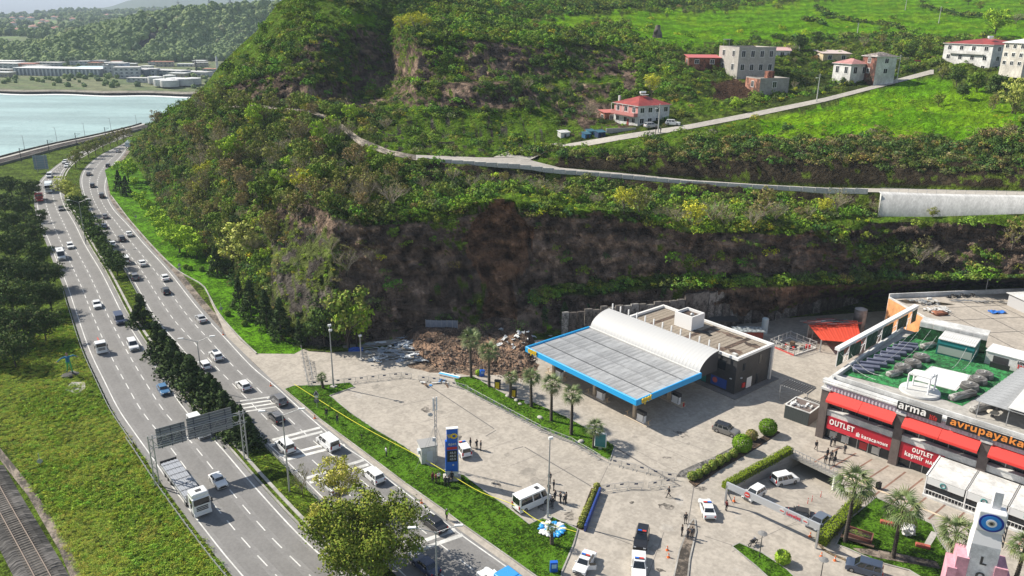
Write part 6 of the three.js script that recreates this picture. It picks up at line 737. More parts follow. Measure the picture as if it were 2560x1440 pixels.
function lobes(nl, R, H, base, lr, r, shape) { const out = []; for (let i = 0; i < nl; i++) { const d = sph(r), k = Math.pow(r(), .45); let p = V3(d.x * R * k, base + H / 2 + d.y * H / 2 * k, d.z * R * k); if (shape === 'cone') { const t = r(); p = V3(d.x, 0, d.z).normalize().multiplyScalar(R * (1 - t) * lerp(.55, 1, r())).setY(base + H * Math.pow(t, 1.15)); } out.push([p, R * lr * lerp(.7, 1.25, r()) * (shape === 'cone' ? lerp(.5, 1, 1 - p.y / (H + base)) : 1)]); } return out; }
const fmat = leafMat([2.05, 1.98, 1.35]);
function branches(h, base, R, r, n, depth, thick) { const g = []; const rec = (a, dir, l, rad, k) => { const b = a.clone().addScaledVector(dir, l); g.push(bar(a, b, rad, rad * .55, k > 1 ? 5 : 3)); if (k <= 0) return; const m = k > 1 ? 3 : 4; for (let i = 0; i < m; i++) rec(a.clone().lerp(b, lerp(.45, 1, r())), dir.clone().add(sph(r).multiplyScalar(.75)).setY(dir.y * .7 + .25 + r() * .25).normalize(), l * lerp(.55, .8, r()), rad * .55, k - 1); }; for (let i = 0; i < n; i++) { const a = i / n * 6.283 + r(); rec(V3(0, base * lerp(.6, 1.2, r()), 0), V3(Math.cos(a), lerp(.7, 1.5, r()), Math.sin(a)).normalize(), h * .36, thick * .55, depth); } return g; }
function makeTree(name, o) {   // a unit tree of height o.h
  const r = rng(o.seed), t = new THREE.Group(); const base = o.h * (o.clear ?? .25), tr = o.h * (o.tr ?? .018);
  const tg = [bar(V3(0, -.4, 0), V3(o.h * .015, base * 1.1, 0), tr * 1.4, tr, 7), bar(V3(o.h * .015, base * 1.05, 0), V3(0, o.h * (o.bare ? .5 : .75), o.h * .02), tr, tr * .3, 6)];
  const tm = new THREE.Mesh(merge(tg), o.bark ?? M.bark); tm.name = 'trunk'; t.add(tm);
  if (o.limbs) { const bm = new THREE.Mesh(merge(branches(o.h, base, o.R, r, o.limbs, o.depth ?? 2, tr)), o.twig ?? M.bark); bm.name = 'limbs'; t.add(bm); }
  const lb = lobes(o.nl, o.R, o.h - base, base, o.lr, r, o.shape); const g = leaves(o.n, (i) => { const [c, k] = lb[i % lb.length], d = sph(r); if (d.y < -.35 && o.shape !== 'cone') d.y *= -.6; return [c.clone().addScaledVector(d, k * lerp(.55, 1.05, r())), d]; }, o.leaf, o.tones, r);
  const c = new THREE.Mesh(g, fmat); c.name = 'crown'; t.add(c); t.name = name; t.userData.h = o.h; shade(t); return t;
}
const TN = { bright: [[.15, .24, .03], [.19, .27, .04], [.11, .19, .025]], olive: [[.115, .13, .045], [.09, .11, .036], [.14, .15, .06]], dark: [[.026, .048, .022], [.035, .06, .026], [.045, .07, .03]], mid: [[.075, .125, .03], [.055, .095, .025], [.1, .15, .035]], rust: [[.14, .105, .07], [.115, .09, .06], [.125, .11, .065]], yel: [[.27, .26, .035], [.22, .24, .04], [.19, .22, .04]], bare: [[.125, .112, .085], [.105, .098, .068], [.13, .125, .075]], pale: [[.24, .27, .09], [.2, .24, .07], [.28, .3, .13]], cyp: [[.022, .038, .02], [.032, .05, .024], [.018, .03, .018]] };
const twigM = mat([.36, .31, .25], { roughness: .95 });
const TR = {
  bright: [makeTree('leafy_tree', { seed: 11, h: 6, R: 2.5, nl: 34, n: 1500, lr: .36, leaf: .2, tones: TN.bright, limbs: 4, depth: 1 }), makeTree('leafy_tree', { seed: 12, h: 7, R: 2.6, nl: 30, n: 1500, lr: .34, leaf: .2, tones: TN.bright, limbs: 4, depth: 1 })],
  mid: [makeTree('green_tree', { seed: 13, h: 6, R: 2.6, nl: 36, n: 1500, lr: .34, leaf: .22, tones: TN.mid, limbs: 4, depth: 1 }), makeTree('green_tree', { seed: 14, h: 7.5, R: 2.6, nl: 36, n: 1500, lr: .34, leaf: .22, tones: TN.mid.concat(TN.olive), limbs: 4, depth: 1 })],
  olive: [makeTree('olive_tree', { seed: 15, h: 7, R: 2.8, nl: 40, n: 1200, lr: .3, leaf: .2, tones: TN.olive, limbs: 6, depth: 2, twig: twigM }), makeTree('olive_tree', { seed: 16, h: 8, R: 2.6, nl: 40, n: 1100, lr: .3, leaf: .2, tones: TN.olive.concat(TN.rust), limbs: 6, depth: 2, twig: twigM })],
  dark: [makeTree('evergreen_tree', { seed: 17, h: 6, R: 2.7, nl: 44, n: 1700, lr: .34, leaf: .22, tones: TN.dark, limbs: 4, depth: 1 }), makeTree('evergreen_tree', { seed: 18, h: 7, R: 2.6, nl: 40, n: 1600, lr: .34, leaf: .22, tones: TN.dark.concat([TN.mid[1]]), limbs: 4, depth: 1 })],
  bare: [makeTree('budding_tree', { seed: 19, h: 7, R: 2.8, nl: 50, n: 520, lr: .3, leaf: .13, tones: TN.bare, limbs: 8, depth: 3, twig: twigM, bare: 1 }), makeTree('budding_tree', { seed: 20, h: 8, R: 2.7, nl: 50, n: 620, lr: .3, leaf: .13, tones: TN.bare.concat(TN.olive), limbs: 8, depth: 3, twig: twigM, bare: 1 })],
  yel: [makeTree('yellow_green_tree', { seed: 21, h: 7, R: 2.9, nl: 40, n: 1300, lr: .32, leaf: .18, tones: TN.yel, limbs: 6, depth: 2, twig: twigM })],
  rust: [makeTree('russet_tree', { seed: 22, h: 6, R: 2.4, nl: 40, n: 900, lr: .3, leaf: .17, tones: TN.rust, limbs: 7, depth: 2, twig: twigM })],
  con: [makeTree('conifer', { seed: 23, h: 9, R: 2.5, nl: 90, n: 2600, lr: .3, leaf: .2, tones: TN.cyp.concat([[.05, .08, .04]]), shape: 'cone', clear: .05 })],
  pale: [makeTree('pale_tree', { seed: 24, h: 10, R: 3.6, nl: 50, n: 2600, lr: .3, leaf: .2, tones: TN.pale, limbs: 6, depth: 2 })],
  cyp: [makeTree('cypress_shrub', { seed: 25, h: 4.4, R: 1.5, nl: 60, n: 2200, lr: .36, leaf: .15, tones: TN.cyp, shape: 'cone', clear: .03 }), makeTree('cypress_shrub', { seed: 26, h: 4.6, R: 1.7, nl: 70, n: 2200, lr: .36, leaf: .15, tones: TN.cyp, shape: 'cone', clear: .03 })],
  pine: [makeTree('stone_pine', { seed: 27, h: 8, R: 4.2, nl: 90, n: 4600, lr: .24, leaf: .19, tones: TN.dark.concat([[.05, .065, .035]]), limbs: 5, depth: 1 }), makeTree('stone_pine', { seed: 28, h: 7.4, R: 4.4, nl: 90, n: 4600, lr: .24, leaf: .19, tones: TN.dark.concat([[.055, .065, .04]]), limbs: 5, depth: 1 })],
};
const RT = rng(55);
function plant(kind, P, h, label, group, wide = 1) { const p = pick(TR[kind], RT), o = p.clone(); o.name = numbered(p.name); o.userData = {}; const s = h / p.userData.h; o.scale.set(s * wide * lerp(.9, 1.1, RT()), s, s * wide * lerp(.9, 1.1, RT())); o.position.copy(P); o.rotation.y = RT() * 6.28; scene.add(o); return tag(o, label, kind === 'cyp' ? 'shrub' : 'tree', group); }
const groundTree = (kind, px, py, ty, label, group, w) => { const P = G(px, py); return plant(kind, P, clamp(hgt(P, ty), 1.5, 18), label, group, w); };
const hillTree = (kind, px, py, h, label, group, w) => { const P = onHill(px, py); P.y -= .3; return plant(kind, P, h, label, group, w); };
// wooded slope beside the highway
const KL = { bare: 'leafless grey brown tree on the wooded slope above the highway', olive: 'olive green budding tree on the wooded slope above the highway', mid: 'green leafy tree on the wooded slope above the highway', dark: 'dark evergreen tree on the wooded slope above the highway', yel: 'yellow green tree on the wooded slope above the highway', rust: 'russet tree on the wooded slope above the highway', bright: 'bright green tree on the wooded slope above the highway' };
{
  const W = [['bare', 26], ['olive', 30], ['mid', 22], ['dark', 12], ['yel', 5], ['rust', 5], ['bright', 4]], tot = W.reduce((a, w) => a + w[1], 0); let n = 0;
  while (n < 215) { const px = lerp(345, 985, RT()), py = lerp(255, 760, RT()); const edge = px < 560 ? lerp(400, 700, (px - 345) / 215) : lerp(700, 560, (px - 560) / 430); if (py > edge) continue; const topE = px < 560 ? lerp(345, 225, (px - 345) / 215) : px < 880 ? 285 : 410; if (py < topE) continue; if (px > 690 && py > 555) continue; let k = RT() * tot, kind = 'bare'; for (const [a, w] of W) { if ((k -= w) < 0) { kind = a; break; } } if (px < 430 && RT() < .3) kind = 'rust'; hillTree(kind, px, py, lerp(4, 8.2, RT()), KL[kind], 'trees on the wooded slope'); n++; }
}
for (const [x, y, t] of [[322, 455, 392], [336, 470, 440], [352, 515, 475], [372, 535, 495], [392, 565, 520], [412, 590, 540], [432, 610, 560], [450, 632, 560], [470, 640, 575], [492, 648, 600]]) groundTree('bright', x, y, t, 'fresh green tree in the row along the green strip', 'fresh green trees along the strip', 1.25);
groundTree('pale', 625, 700, 555, 'large pale green spreading tree leaning at the foot of the slope', null, 1.1);
for (const [x, y, t] of [[300, 478, 425], [318, 490, 440], [545, 690, 615], [600, 770, 695], [630, 795, 700], [668, 822, 725], [705, 845, 745], [750, 862, 800]]) groundTree('con', x, y, t, 'dark conifer in the clump at the foot of the slope', 'dark conifers at the foot of the slope', 1.15);
for (const [x, y, t] of [[785, 862, 800], [812, 866, 770], [840, 866, 800]]) groundTree('dark', x, y, t, 'dark shrubby tree at the corner of the cliff', 'shrubby trees at the cliff corner');
// terrace above the cliff
for (const [x, y, h, k] of [[1010, 500, 4, 'olive'], [1060, 480, 4.5, 'bare'], [1105, 500, 4.5, 'mid'], [1130, 470, 5, 'bare'], [1180, 478, 4.6, 'bare'], [1215, 470, 5, 'bare'], [1262, 480, 4.2, 'olive'], [1300, 480, 5, 'bare'], [1345, 490, 5.5, 'bare'], [1390, 492, 5, 'bare'], [1440, 500, 5, 'olive'], [1490, 508, 4, 'bare'], [1560, 535, 6, 'yel'], [1598, 545, 7, 'olive'], [1650, 545, 4, 'bare'], [1690, 560, 5.6, 'bare'], [1735, 566, 7.6, 'yel'], [1782, 560, 8, 'bare'], [1812, 558, 5, 'bare'], [1880, 570, 6, 'bare'], [1905, 562, 8.5, 'olive'], [1940, 560, 5.5, 'bare'], [1995, 545, 3, 'rust'], [2022, 545, 4, 'bare'], [2058, 542, 5, 'yel'], [2090, 542, 6.6, 'bare'], [2105, 530, 4, 'olive'], [2188, 535, 4, 'bare'], [2330, 545, 3, 'olive'], [2530, 620, 7, 'olive'], [2300, 670, 7.5, 'bare'], [2355, 665, 4, 'bare'], [868, 700, 8, 'bare'], [930, 665, 5.5, 'bare'], [830, 640, 5, 'bare'], [985, 600, 3, 'mid']]) hillTree(k, x, y, h, { bare: 'leafless grey tree standing on the ledge above the cliff', olive: 'sparse olive tree on the ledge above the cliff', mid: 'small green tree on the ledge above the cliff', yel: 'yellow green tree on the ledge above the cliff', rust: 'thin reddish sapling on the ledge above the cliff' }[k], 'trees on the cliff ledges');
groundTree('mid', 872, 872, 715, 'tall ivy clad tree glowing green against the dark cliff', null, .95).scale.multiplyScalar(1); groundTree('bright', 892, 868, 745, 'green creeper clad tree beside the ivy clad tree', null, .8);
for (const [x, y, t] of [[1360, 822, 765], [1410, 818, 755], [1468, 815, 760], [1492, 812, 750], [1518, 812, 752], [1582, 812, 735], [1655, 812, 715], [1690, 808, 712], [1625, 810, 750]]) groundTree('con', x, y, t, 'young conifer between the station and the cliff facing', 'conifers behind the station', 1.2);
// gardens and slopes round the houses
for (const [x, y, h, k, l] of [[1630, 235, 8, 'yel', 'broad yellow green tree behind the villa'], [1472, 300, 6.5, 'bare', 'leafless round tree beside the lean-to'], [1005, 85, 7, 'yel', 'yellow green tree at the brow of the upper rocks'], [1035, 80, 7.5, 'yel', 'second yellow green tree at the brow of the upper rocks'], [1062, 78, 6.5, 'yel', 'third yellow green tree at the brow of the upper rocks'], [2485, 95, 13, 'bright', 'big round green tree above the white house'], [2530, 285, 11, 'pale', 'pale flowering tree below the white houses'], [2440, 235, 7, 'mid', 'green tree below the large white house'], [2390, 220, 7, 'dark', 'dark tree by the bend of the upper lane'], [2355, 200, 6, 'olive', 'olive tree at the corner of the upper lane'], [2490, 250, 8, 'dark', 'dark broad tree below the pale house'], [2545, 200, 6, 'dark', 'dark tree under the pale house'], [1838, 280, 4.5, 'bright', 'bright green bush tree beside the upper lane'], [1822, 130, 5, 'dark', 'dark tree behind the concrete house'], [2000, 130, 6.5, 'dark', 'dark tree behind the cream house'], [2040, 118, 7, 'dark', 'dark tall tree left of the red roof barn'], [1975, 140, 5, 'bare', 'leafless garden tree beside the cottage'], [1985, 222, 4, 'bare', 'leafless garden tree above the lane'], [2068, 232, 3.5, 'dark', 'dark garden tree beside the lane pole'], [2105, 216, 3, 'dark', 'dark shrub tree below the white cottage'], [2175, 212, 4, 'bare', 'leafless shrub tree beside the lane'], [2240, 140, 6, 'mid', 'green tree behind the weathered house'], [2275, 145, 7, 'dark', 'dark tree at the top of the lane'], [2310, 130, 7.5, 'mid', 'tall green tree at the top of the lane'], [2205, 118, 5, 'olive', 'olive tree above the weathered house'], [2160, 118, 6, 'bare', 'leafless tree beside the red roof barn'], [1660, 320, 1.6, 'olive', 'small shrub tree at the villa wall'], [1165, 200, 3, 'rust', 'small rust red bush on the rock ledge'], [965, 330, 5, 'bare', 'lone leafless tree beside the dirt lane'], [2305, 18, 6, 'mid', 'green tree on the upper meadow'], [2420, 15, 7, 'dark', 'dark tree on the upper meadow'], [2450, 30, 6, 'mid', 'green tree at the meadow edge'], [2540, 60, 7, 'bare', 'leafless tree beside the pale house']]) hillTree(k, x, y, h, l);
{ const h = (n, x0, x1, y0, y1, kinds, h0, h1, lab, grp) => { for (let i = 0; i < n; i++) { const k = pick(kinds, RT); hillTree(k, lerp(x0, x1, RT()), lerp(y0, y1, RT()), lerp(h0, h1, RT()), lab[k], grp); } };
  h(16, 1950, 2240, 125, 205, ['dark', 'mid', 'bare', 'olive'], 1.8, 3.2, { dark: 'dark garden shrub among the upper houses', mid: 'green garden shrub among the upper houses', bare: 'leafless garden shrub among the upper houses', olive: 'olive garden shrub among the upper houses' }, 'garden shrubs among the upper houses');
  h(22, 1290, 1620, 215, 300, ['dark', 'mid', 'dark', 'bare'], 2.5, 5, { dark: 'dark bushy tree on the slope left of the villa', mid: 'green bushy tree on the slope left of the villa', bare: 'leafless bushy tree on the slope left of the villa' }, 'bushy trees on the slope beside the villa');
  h(14, 2340, 2560, 185, 330, ['dark', 'mid', 'olive'], 3, 5.5, { dark: 'dark tree on the green slope below the white houses', mid: 'green tree on the green slope below the white houses', olive: 'olive tree on the green slope below the white houses' }, 'trees below the white houses'); }
// highway median and verge
for (const [x, y, t] of [[165, 500, 440], [178, 505, 450], [188, 520, 470]]) groundTree('pale', x, y, t, 'yellowish tree in the median at the bend', 'yellowish median trees', 1.2);
for (const [x, y, t] of [[200, 405, 365], [222, 395, 352], [240, 388, 345], [258, 378, 338], [276, 370, 332], [294, 362, 325], [310, 356, 320], [190, 420, 375], [325, 350, 318]]) groundTree('olive', x, y, t, 'olive tree in the far median row', 'far median tree row', 1);
for (const [x, y, t] of [[200, 540, 490], [210, 560, 515], [222, 580, 530], [235, 600, 545], [245, 620, 565], [258, 640, 590], [270, 655, 610], [282, 672, 625], [294, 690, 638]]) groundTree('dark', x, y, t, 'dark bush in the median hedge row', 'dark bushes in the far median', 1.2);
groundTree('cyp', 358, 812, 735, 'lone cypress bush between the guardrails in the median', null, 1.35); for (let i = 0; i < 15; i++) { const f = i / 14, x = lerp(396, 622, f), y = lerp(880, 1110, f); groundTree('cyp', x + rr(-6, 6, RT), y + 8, y - lerp(62, 88, RT()), 'dark cypress bush in the dense median row before the gantry', 'dark cypress row in the median', 1.3); }
{ const P = G(925, 1425), r = rng(70), big = makeTree('leafy_tree', { seed: 71, h: 9.8, R: 7, nl: 150, n: 25000, lr: .22, leaf: .17, tones: [[.075, .11, .022], [.1, .13, .024], [.06, .09, .02], [.11, .12, .035]], limbs: 9, depth: 2, clear: .22, tr: .022 }); big.name = numbered('leafy_tree'); big.userData = {}; big.position.copy(P); scene.add(big); tag(big, 'big leafy yellow green tree overhanging the carriageway in the median', 'tree');
  const sm = makeTree('leafy_tree', { seed: 72, h: 8, R: 3.4, nl: 70, n: 4200, lr: .22, leaf: .14, tones: [[.24, .25, .06], [.2, .22, .05], [.26, .24, .1]], limbs: 8, depth: 2, clear: .35, tr: .02, twig: twigM }); sm.name = numbered('leafy_tree'); sm.userData = {}; sm.position.copy(G(850, 1272)); scene.add(sm); tag(sm, 'sparser pale leaved tree behind the big median tree', 'tree'); const s3 = sm.clone(); s3.name = numbered('leafy_tree'); s3.position.copy(G(820, 1345)); s3.scale.set(.85, .7, .85); s3.rotation.y = 2; s3.userData = {}; scene.add(s3); tag(s3, 'low pale leaved tree beside the guardrail under the big median tree', 'tree'); plant('bare', G(757, 1245), 6, 'slim leafless sapling beside the median lamp', null, .5); }
for (const [x, y, s] of [[30, 470, 8], [75, 480, 7.5], [15, 520, 8], [60, 530, 8.5], [95, 555, 7], [25, 575, 8.5], [80, 600, 8], [40, 635, 9], [105, 650, 7.5], [20, 700, 8.5], [75, 705, 8.5], [125, 700, 7], [35, 765, 8.5], [95, 770, 8.5], [130, 755, 7], [15, 830, 8], [70, 845, 8.5], [115, 830, 7.5], [40, 895, 7], [-40, 640, 9], [-40, 760, 9], [-30, 880, 8]]) { const P = G(x, y + 22); plant('pine', P, s, 'dark round topped pine in the dense grove beside the railway', 'pine grove beside the railway'); }
// ---------- palms ----------
const frondG = [0, 1, 2].map((v) => { const r = rng(200 + v), p = [], nrm = []; const tip = []; const N = 13, L = 1.15; for (let i = 0; i < N; i++) { const a = (i / (N - 1) - .5) * 3.1, l = L * lerp(.75, 1.05, r()) * (1 - Math.abs(a) * .12), w = .075; const seg = 3; let prev = null; for (let s = 0; s <= seg; s++) { const f = s / seg, x = Math.sin(a) * l * f, z = 1.1 + Math.cos(a) * l * f, y = -f * f * f * lerp(.35, .75, r()) + (i % 2) * .03; const ww = w * (1 - f * .85) * (f < .1 ? .5 : 1), cx = Math.cos(a) * ww, cz = -Math.sin(a) * ww; const cur = [[x - cx, y, z - cz], [x + cx, y + .02, z + cz]]; if (prev) p.push(...prev[0], ...cur[0], ...prev[1], ...prev[1], ...cur[0], ...cur[1]); prev = cur; } } const st = bar(V3(0, 0, 0), V3(0, .05, 1.15), .035, .02, 4).toNonIndexed(); const g = new THREE.BufferGeometry(); g.setAttribute('position', new THREE.Float32BufferAttribute([...st.attributes.position.array, ...p], 3)); g.computeVertexNormals(); return g; });
const palmM = [mat([.10, .15, .045], { side: THREE.DoubleSide, roughness: .6 }), mat([.15, .19, .06], { side: THREE.DoubleSide, roughness: .6 }), mat([.22, .19, .09], { side: THREE.DoubleSide })];
function palm(P, h, cr, label, group, turn = 0) { const o = thing('palm_tree', label, 'palm', P, turn, group), r = rng(Math.floor(P.x * 13 + P.z * 7)); const rings = []; const n = Math.max(5, Math.floor(h / .35)); for (let i = 0; i < n; i++) rings.push(new THREE.CylinderGeometry(.2 * lerp(1.15, .8, i / n), .27 * lerp(1.25, .8, i / n), h / n + .03, 9).translate(Math.sin(i / n * 1.4) * .18, (i + .5) * h / n, 0)); mesh('trunk', rings, M.bark, o); const N = 30; for (let i = 0; i < N; i++) { const f = i / N, el = lerp(1.35, -.75, Math.pow(f, .8)) + rr(-.1, .1, r), az = i * 2.399 + rr(-.2, .2, r); const m = mesh('frond', pick(frondG, r), f > .86 ? palmM[2] : palmM[i % 2], o); m.position.set(.18, h + .1, 0); m.rotation.order = 'YXZ'; m.rotation.set(-el, az, rr(-.4, .4, r)); m.scale.setScalar(cr / 2.1 * lerp(.85, 1.1, r())); } return o; }
for (const [x, y, t, cr, l] of [[1178, 946, 850, 2.5, 'tall full palm at the rubble end of the palm lawn'], [1223, 968, 880, 2.4, 'leaning full palm next to the rubble'], [1275, 996, 945, 1.6, 'short palm beside the yellow dispensers'], [1328, 1019, 945, 2.1, 'palm between the yellow dispensers and the canopy'], [1378, 1054, 962, 2.3, 'tall palm in front of the middle canopy column'], [1428, 1088, 990, 2.2, 'palm in front of the canopy corner'], [1484, 1120, 1072, 1.9, 'short ragged palm behind the teal light box'], [808, 972, 944, 1.2, 'tiny palm on the grass tip by the floodlight pole'], [1380, 1362, 1320, .9, 'thin young palm in front of the deflated pool'], [2112, 1356, 1215, 3.1, 'tall palm at the end of the garden hedge'], [2232, 1396, 1275, 3, 'tall palm in the middle of the garden lawn'], [2362, 1448, 1335, 2.9, 'palm beside the orange scaffold'], [2532, 1470, 1370, 2.5, 'palm right behind the eye tower']]) { const P = G(x, y), h = hgt(P, t); palm(P, h, cr, l, null, x); }
// ---------- hedges and clipped bushes ----------
function leafBox(n, w, h, d, size, tones, seed) { const r = rng(seed); return leaves(n, () => { const f = r(); let p, o; if (f < .4) { p = V3((r() - .5) * w, h, (r() - .5) * d); o = V3(0, 1, 0); } else if (f < .75) { const s = r() < .5 ? -1 : 1; p = V3((r() - .5) * w, r() * h, s * d / 2); o = V3(0, 0, s); } else { const s = r() < .5 ? -1 : 1; p = V3(s * w / 2, r() * h, (r() - .5) * d); o = V3(s, 0, 0); } p.add(sph(r).multiplyScalar(.1)); return [p, o]; }, size, tones, r); }
const hedgeT = [[.11, .15, .014], [.09, .13, .012], [.065, .1, .011]];
function hedge(a, b, h, d, label) { const A = G(...a), B = G(...b), v = B.clone().sub(A), l = v.length(), o = thing('hedge', label, 'hedge'); frameOf(o, A.clone().lerp(B, .5), v.clone().normalize()); mesh('foliage', leafBox(Math.floor(l * 240), l, h, d, .1, hedgeT, Math.floor(l * 100)), fmat, o); mesh('dark_core', box(l - .3, h - .15, d - .3), mat([.04, .055, .02]), o); }  // one solid dark green block fills the hedge behind its leaf faces
hedge([1812, 1222], [1974, 1132], 1.1, 1.1, 'clipped yellow green hedge on the car park retaining wall'); hedge([2052, 1362], [2140, 1266], 1.5, 1.5, 'thick clipped hedge between the car park and the garden');
function bush(px, py, rad, tones, label, cat = 'bush', group) { const P = px.isVector3 ? px : G(px, py), o = thing('round_bush', label, cat, P, 0, group), r = rng(Math.floor(P.x * 31 + P.z * 17)); mesh('foliage', leaves(Math.floor(1100 * rad * rad) + 300, () => { const d = sph(r); return [V3(d.x * rad, rad * .95 + d.y * rad * .95, d.z * rad).addScaledVector(d, rr(-.2, .08, r)), d]; }, .12, tones, r), fmat, o); mesh('stem', cyl(.08, .1, rad, 0, 0, 0, 6), M.bark, o); return o; }
bush(1853, 1128, 1.55, [[.065, .13, .012], [.08, .15, .016]], 'big round clipped bush behind the grey suv'); bush(1918, 1086, 1.5, [[.06, .12, .012], [.05, .1, .012]], 'round clipped bush at the tip of the planting strip'); bush(1878, 1100, 1, TN.rust.concat(TN.olive), 'ragged brownish shrub between the two clipped bushes'); for (let i = 0; i < 13; i++) { const f = i / 12; bush(lerp(1730, 1835, f) + (i % 2) * 6, lerp(1200, 1138, f), lerp(.55, .8, RT()), TN.mid.concat(TN.olive), 'low shrub in the planting strip along the lane', 'shrub', 'low shrubs along the lane'); }
for (let i = 0; i < 9; i++) { const f = i / 8; bush(lerp(1452, 1492, f), lerp(1318, 1222, f), lerp(.4, .6, RT()), TN.olive, 'small shrub in the narrow bed by the blue barrier', 'shrub', 'shrubs by the blue barrier'); }
for (const [x, y, l] of [[465, 672, 'small dark clipped shrub on the green strip'], [476, 676, 'small clipped shrub beside its twin on the green strip'], [505, 678, 'yellowish shrub on the green strip'], [570, 790, 'clipped dark shrub at the foot of the round sign'], [612, 815, 'lone shrub on the green strip near the conifers']]) bush(x, y, .7, TN.mid, l, 'shrub'); bush(1196, 938, .6, TN.bright, 'small round bush by the blue bin and the rubble'); bush(1955, 1408, 1, TN.bright, 'leafy shrub on the small island beside the lamp', 'shrub');
// ---------- shrubs and weeds that nobody could count ----------
function clump(n, tones, seed, leaf = .16, up = .8) { const r = rng(seed), lb = []; for (let i = 0; i < 9; i++) { const a = r() * 6.28, k = Math.sqrt(r()) * .75; lb.push([V3(Math.cos(a) * k, lerp(.15, up, r()) * (1 - k * .4), Math.sin(a) * k), lerp(.25, .45, r())]); } return leaves(n, (i) => { const [c, k] = lb[i % 9], d = sph(r); if (d.y < -.2) d.y *= -1; return [c.clone().addScaledVector(d, k), d]; }, leaf, tones, r); }
function scatter(name, label, cat, g, list) { const im = new THREE.InstancedMesh(g, fmat, list.length), m = new THREE.Matrix4(), q = new THREE.Quaternion(); list.forEach(([P, s, hy = 1, tint = 1], i) => { q.setFromAxisAngle(UP, RT() * 6.28); m.compose(P, q, V3(s * lerp(.8, 1.25, RT()), s * hy, s * lerp(.8, 1.25, RT()))); im.setMatrixAt(i, m); im.setColorAt(i, C(tint * lerp(.75, 1.25, RT()), tint * lerp(.8, 1.2, RT()), tint * lerp(.7, 1.2, RT()))); }); im.name = numbered(name); im.castShadow = im.receiveShadow = true; scene.add(im); tag(im, label, cat, null, 'stuff'); }
